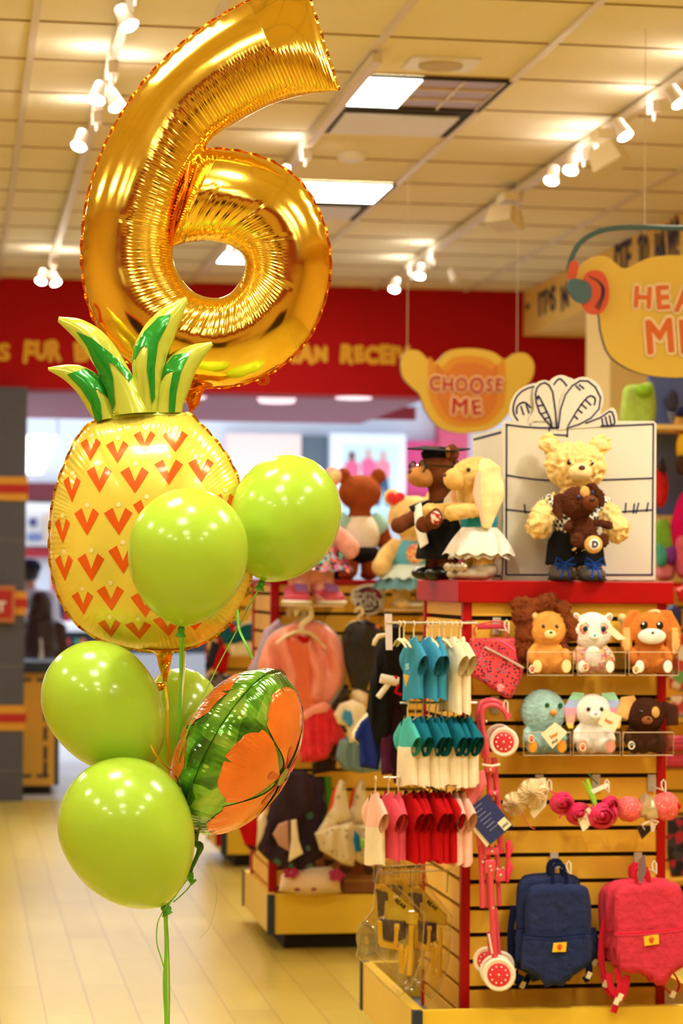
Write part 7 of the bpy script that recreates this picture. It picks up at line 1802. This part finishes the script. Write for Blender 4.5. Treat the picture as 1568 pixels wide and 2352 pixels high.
# ---------------------------------------------------------------- toy wheelchairs in clear packs on the left side of the near stand
m_cy = mat('yellow_plastic', (255, 204, 44), .35); m_seat = mat('grey_seat_cloth', (74, 60, 66), .6); m_card = mat('yellow_card', (250, 216, 60), .5)
m_blis = m_acr.copy(); m_blis.name = 'blister_plastic'; [setattr(n.inputs[2], 'default_value', .09) for n in m_blis.node_tree.nodes if n.type == 'MATH']
def chairpack(dx, dy, Y, label, sc=1.):
    f = lambda x, y: ((x - 925) * sc + 925 + dx, (y - 2130) + 2130 + dy)
    t = goods('toy_wheelchair_pack', label, 'toy wheelchair', *f(900, 2290), Y)
    MB().prism([Q(*f(x, y), Y - .01) for x, y in ((872, 2022), (962, 2098), (958, 2124), (892, 2116))], (0, .002, 0)).build('yellow_card', m_card, t, False)
    s = scribble('BEAR', .016, .0008, .0005, 3, gap=.002); s.xf(Matrix.Translation(Q(*f(920, 2076), Y - .013)) @ Matrix.Rotation(.72, 4, 'Y')); s.build('lettering', m_dark, t, False)
    for (n_, pts, r) in (('frame_tube', [(872, 2116), (874, 2165), (910, 2172)], .008), ('frame_tube', [(910, 2128), (908, 2168), (920, 2170), (922, 2235)], .008), ('arm_rest', [(904, 2128), (916, 2128)], .011), ('frame_tube', [(922, 2235), (936, 2172)], .006), ('frame_tube', [(944, 2125), (942, 2180), (940, 2240)], .008), ('frame_tube', [(862, 2036), (882, 2036)], .007), ('cross_brace', [(872, 2170), (930, 2182)], .005)):
        MB().tube([Q(*f(x, y), Y - .03) for x, y in pts], r * sc, 8).build(n_, m_cy, t)
    puff([f(x, y) for x, y in ((864, 2044), (890, 2050), (892, 2068), (884, 2070), (882, 2102), (868, 2108))], Y - .03, T=.006, w=5).build('back_rest', m_seat, t)
    puff([f(x, y) for x, y in ((873, 2110), (932, 2116), (932, 2156), (904, 2166), (876, 2156))], Y - .02, T=.014, w=6).build('seat', m_seat, t)
    c = Q(*f(842, 2160), Y - .02); rot = Euler((R(90), 0, R(-62))).to_matrix(); R_ = .044 * sc
    mb = MB(); mb.tube([c + rot @ Vector((R_ * cos(a) * .9, R_ * sin(a) * .95, 0)) for a in [2 * pi * q / 32 for q in range(33)]], .003, 6, caps=False)
    for q in range(6): a = pi * q / 3; mb.tube([c, c + rot @ Vector((R_ * cos(a) * .88, R_ * sin(a) * .9, 0))], .001, 5)
    mb.build('wheel_rim', m_seat, t); MB().ell(c, (.007, .01, .012)).build('wheel_hub', m_cy, t)
    shell = [f(x, y) for x, y in ((868, 1990), (884, 1978), (900, 2000), (905, 2030), (975, 2100), (968, 2200), (945, 2262), (916, 2292), (880, 2262), (818, 2194), (832, 2120), (856, 2090), (862, 2030))]
    puff(shell, Y - .03, T=.05, w=30, fold=.012, ff=.2).build('clear_shell', m_blis, t)
    MB().tube([Q(x, y, Y - .03) for x, y in shell + shell[:1]], .0016, 5).build('shell_edge', mat('shell_edge', (236, 214, 170), .15, alpha=.55), t)
    c2 = Q(*f(842, 2156), Y - .06); MB().lathe([(R_ * .1, .012), (R_ * .8, .012), (R_ * 1.15, 0)], c2, 24, rot).build('wheel_bubble', m_blis, t)
    MB().cyl(Q(*f(870, 1988), Y - .03), Q(*f(870, 2028), Y - .03), .016, 14).build('neck_moulding', m_acr, t)
chairpack(0, 0, YU - .02, 'toy wheelchair with yellow frame in a clear pack, front one'); chairpack(72, 4, YU + .12, 'toy wheelchair with yellow frame in a clear pack, next to the slat boards', .8)
chairpack(30, -14, YU + .2, 'toy wheelchair in a clear pack, rearmost between the other two', .9)
t = goods('wire_bracket', 'thin wire bracket carrying the clear wheelchair packs', 'bracket', 1022, 2000, YU + .1)
MB().tube([Q(875, 1990, YU + .02), Q(990, 1986, YU + .05), Q(1028, 2004, YU + .1), Q(1026, 2050, YU + .12)], .0022, 6).build('wire', m_wire, t); MB().tube([Q(872, 2006, YU + .16), (XE, YU + .16, Q(872, 2000, YU + .16).z)], .003, 6).build('wire', m_wire, t)

# ---------------------------------------------------------------- far right edge
m_pl = mat('lit_cream_pillar', (244, 218, 150), .8)
Yq = 12.5; a = Q(1400, 900, Yq).x; b_ = Q(1522, 900, Yq).x
struct(MB().bx(a, b_, Yq, Yq + .5, 0, zb), 'wall_right', m_pl)
t = goods('blue_wall_panel', 'blue picture panel with dark lantern shape behind the shelves at the right edge', 'wall panel', 1540, 1180, 10.2)
p0 = Q(1490, 1182, 10.2); p1 = Q(1640, 860, 10.2)
MB().bx(p0.x, p1.x, 10.2, 10.24, p0.z, p1.z).build('panel', mat('panel_blue', (84, 104, 178), .6, var=.15, vscale=1.2), t, False)
for x in (p0.x + .05, p1.x - .05): MB().bx(x, x + .03, 10.21, 10.24, 0, p0.z).build('panel_leg', m_pl, t, False)
puff([(1524, 920), (1540, 894), (1554, 900), (1558, 925), (1550, 945), (1536, 945)], 10.17, T=.02, w=8).build('lantern_shape', mat('panel_dark', (50, 56, 90), .6), t)
puff([(1530, 945), (1552, 945), (1546, 975), (1540, 975)], 10.17, T=.02, w=8).build('lantern_base', mat('panel_grey', (120, 130, 170), .6), t)
YE = 10.0
q0 = Q(1415, 976, YE); ws = thing('wall_shelf', 'narrow cream shelf behind the top of the gift box, under the green toy', 'shelf', q0); MB().bx(q0.x, Q(1640, 976, YE).x, YE - .1, 10.2, q0.z - .02, q0.z).build('shelf_board', m_pl, ws, False)
for x in (q0.x + .02, p1.x - .1): MB().bx(x, x + .02, 10.14, 10.2, 0, q0.z - .02).build('shelf_leg', m_pl, ws, False)
for (nm, lab, cat, x, y, m_, bits) in (
    ('plush_toy', 'light green boxy plush toy standing behind the top of the gift box', 'plush toy', 1462, 975, mat('leaf_green', (150, 200, 80), .8), [('body', [(1430, 974), (1428, 920), (1436, 888), (1470, 882), (1500, 884), (1500, 974)], (178, 214, 104)), ('face_patch', [(1462, 886), (1496, 888), (1494, 912), (1464, 912)], (140, 190, 50))]),
    ('plush_dog', 'tan plush dog in navy and yellow vest cut off by the right edge', 'plush dog', 1560, 1090, None, [('head', [(1548, 965), (1560, 950), (1590, 950), (1596, 990), (1566, 1002), (1548, 990)], (214, 160, 90)), ('cap', [(1552, 955), (1562, 934), (1592, 934), (1592, 956)], (30, 36, 90)), ('vest', [(1558, 1000), (1592, 1000), (1596, 1050), (1556, 1050)], (236, 190, 40)), ('legs', [(1552, 1050), (1596, 1050), (1596, 1090), (1556, 1088)], (70, 50, 40))]),
    ('plush_toy', 'small red plush toy with dark pointed cap right of the gift box', 'plush toy', 1520, 1165, None, [('body', [(1506, 1080), (1524, 1075), (1534, 1110), (1530, 1150), (1516, 1168), (1506, 1150)], (206, 40, 44)), ('cap', [(1510, 1082), (1520, 1048), (1530, 1082)], (60, 50, 60))]),
    ('plush_toy', 'green round plush toy right of the gift box above the red shelf', 'plush toy', 1520, 1300, None, [('body', [(1506, 1205), (1530, 1195), (1546, 1225), (1550, 1260), (1534, 1290), (1508, 1290)], (130, 190, 70)), ('teal_belly', [(1508, 1250), (1526, 1256), (1540, 1270), (1530, 1300), (1508, 1300)], (80, 180, 160))]),
    ('troll_hair_toy', 'toy with long magenta hair at the right edge', 'plush toy', 1556, 1300, None, [('hair', [(1568, 1130), (1552, 1160), (1540, 1200), (1534, 1240), (1548, 1262), (1590, 1262), (1596, 1140)], (224, 20, 110)), ('body', [(1552, 1236), (1596, 1240), (1596, 1320), (1554, 1320)], (236, 110, 140))]),
    ('plush_toy', 'pink and purple plush toy on the red shelf right of the gift box', 'plush toy', 1525, 1330, None, [('body', [(1508, 1280), (1526, 1275), (1548, 1290), (1546, 1328), (1508, 1330)], (240, 150, 170)), ('purple_sleeve', [(1522, 1262), (1552, 1255), (1560, 1285), (1540, 1300), (1526, 1290)], (130, 60, 160))])):
    t = goods(nm, lab, cat, x, y, YE)
    for i, (pn, poly, c) in enumerate(bits): puff(poly, YE - .03 * i, T=.05, w=14, smooth_pts=30).build(pn, fur('e_%d_%d_%d' % c, c), t)
YX = 9.45
for (nm, lab, cat, poly, m_, T_) in (
    ('cloth_stack', 'folded magenta cloth lying on the shelf right of the near stand', 'cloth', [(1530, 1690), (1600, 1688), (1600, 1726), (1530, 1728)], bands('stack_pink', [(206, 50, 90), (150, 20, 60), (226, 90, 120)], 60), .06),
    ('cloth_stack', 'folded rose cloth below the magenta one right of the near stand', 'cloth', [(1530, 1730), (1600, 1730), (1600, 1764), (1530, 1764)], bands('stack_rose', [(226, 70, 100), (170, 30, 70)], 60), .06),
    ('toy_costume', 'dark print toy costumes hanging low at the right edge beside the red post', 'costume', [(1531, 1880), (1600, 1870), (1600, 2010), (1540, 2016), (1531, 1960)], mottled('dark_party', [(30, 20, 24), (170, 30, 50), (60, 50, 60), (20, 16, 20), (30, 26, 40)], 30), .03),
    ('toy_box', 'navy and white toy box at the right edge above the long eared dog', 'box', [(1524, 1400), (1546, 1386), (1566, 1402), (1566, 1440), (1536, 1440)], mat('box_navy', (40, 50, 110), .5), .03),
    ('plush_toy', 'pale toy arm and colourful ruffle right of the upper clear bins', 'plush toy', [(1532, 1462), (1560, 1450), (1600, 1450), (1600, 1560), (1566, 1590), (1536, 1580)], mottled('party_mix', [(220, 200, 180), (200, 60, 60), (110, 160, 90), (230, 220, 210)], 24), .03),
    ('toy_packet', 'red and white toy packet right of the dark brown dog', 'packet', [(1540, 1600), (1600, 1590), (1600, 1650), (1540, 1648)], mottled('packet_mix', [(190, 60, 60), (226, 196, 170), (150, 160, 180)], 14), .03),
    ('red_dish', 'glossy red curved tray at the right edge above the shelves', 'tray', [(1548, 1352), (1600, 1330), (1600, 1392), (1556, 1382)], mat('gloss_red', (206, 20, 30), .2), .04)):
    o = puff(poly, YX, T=T_, w=12).build(nm, m_); tag(o, lab, cat)
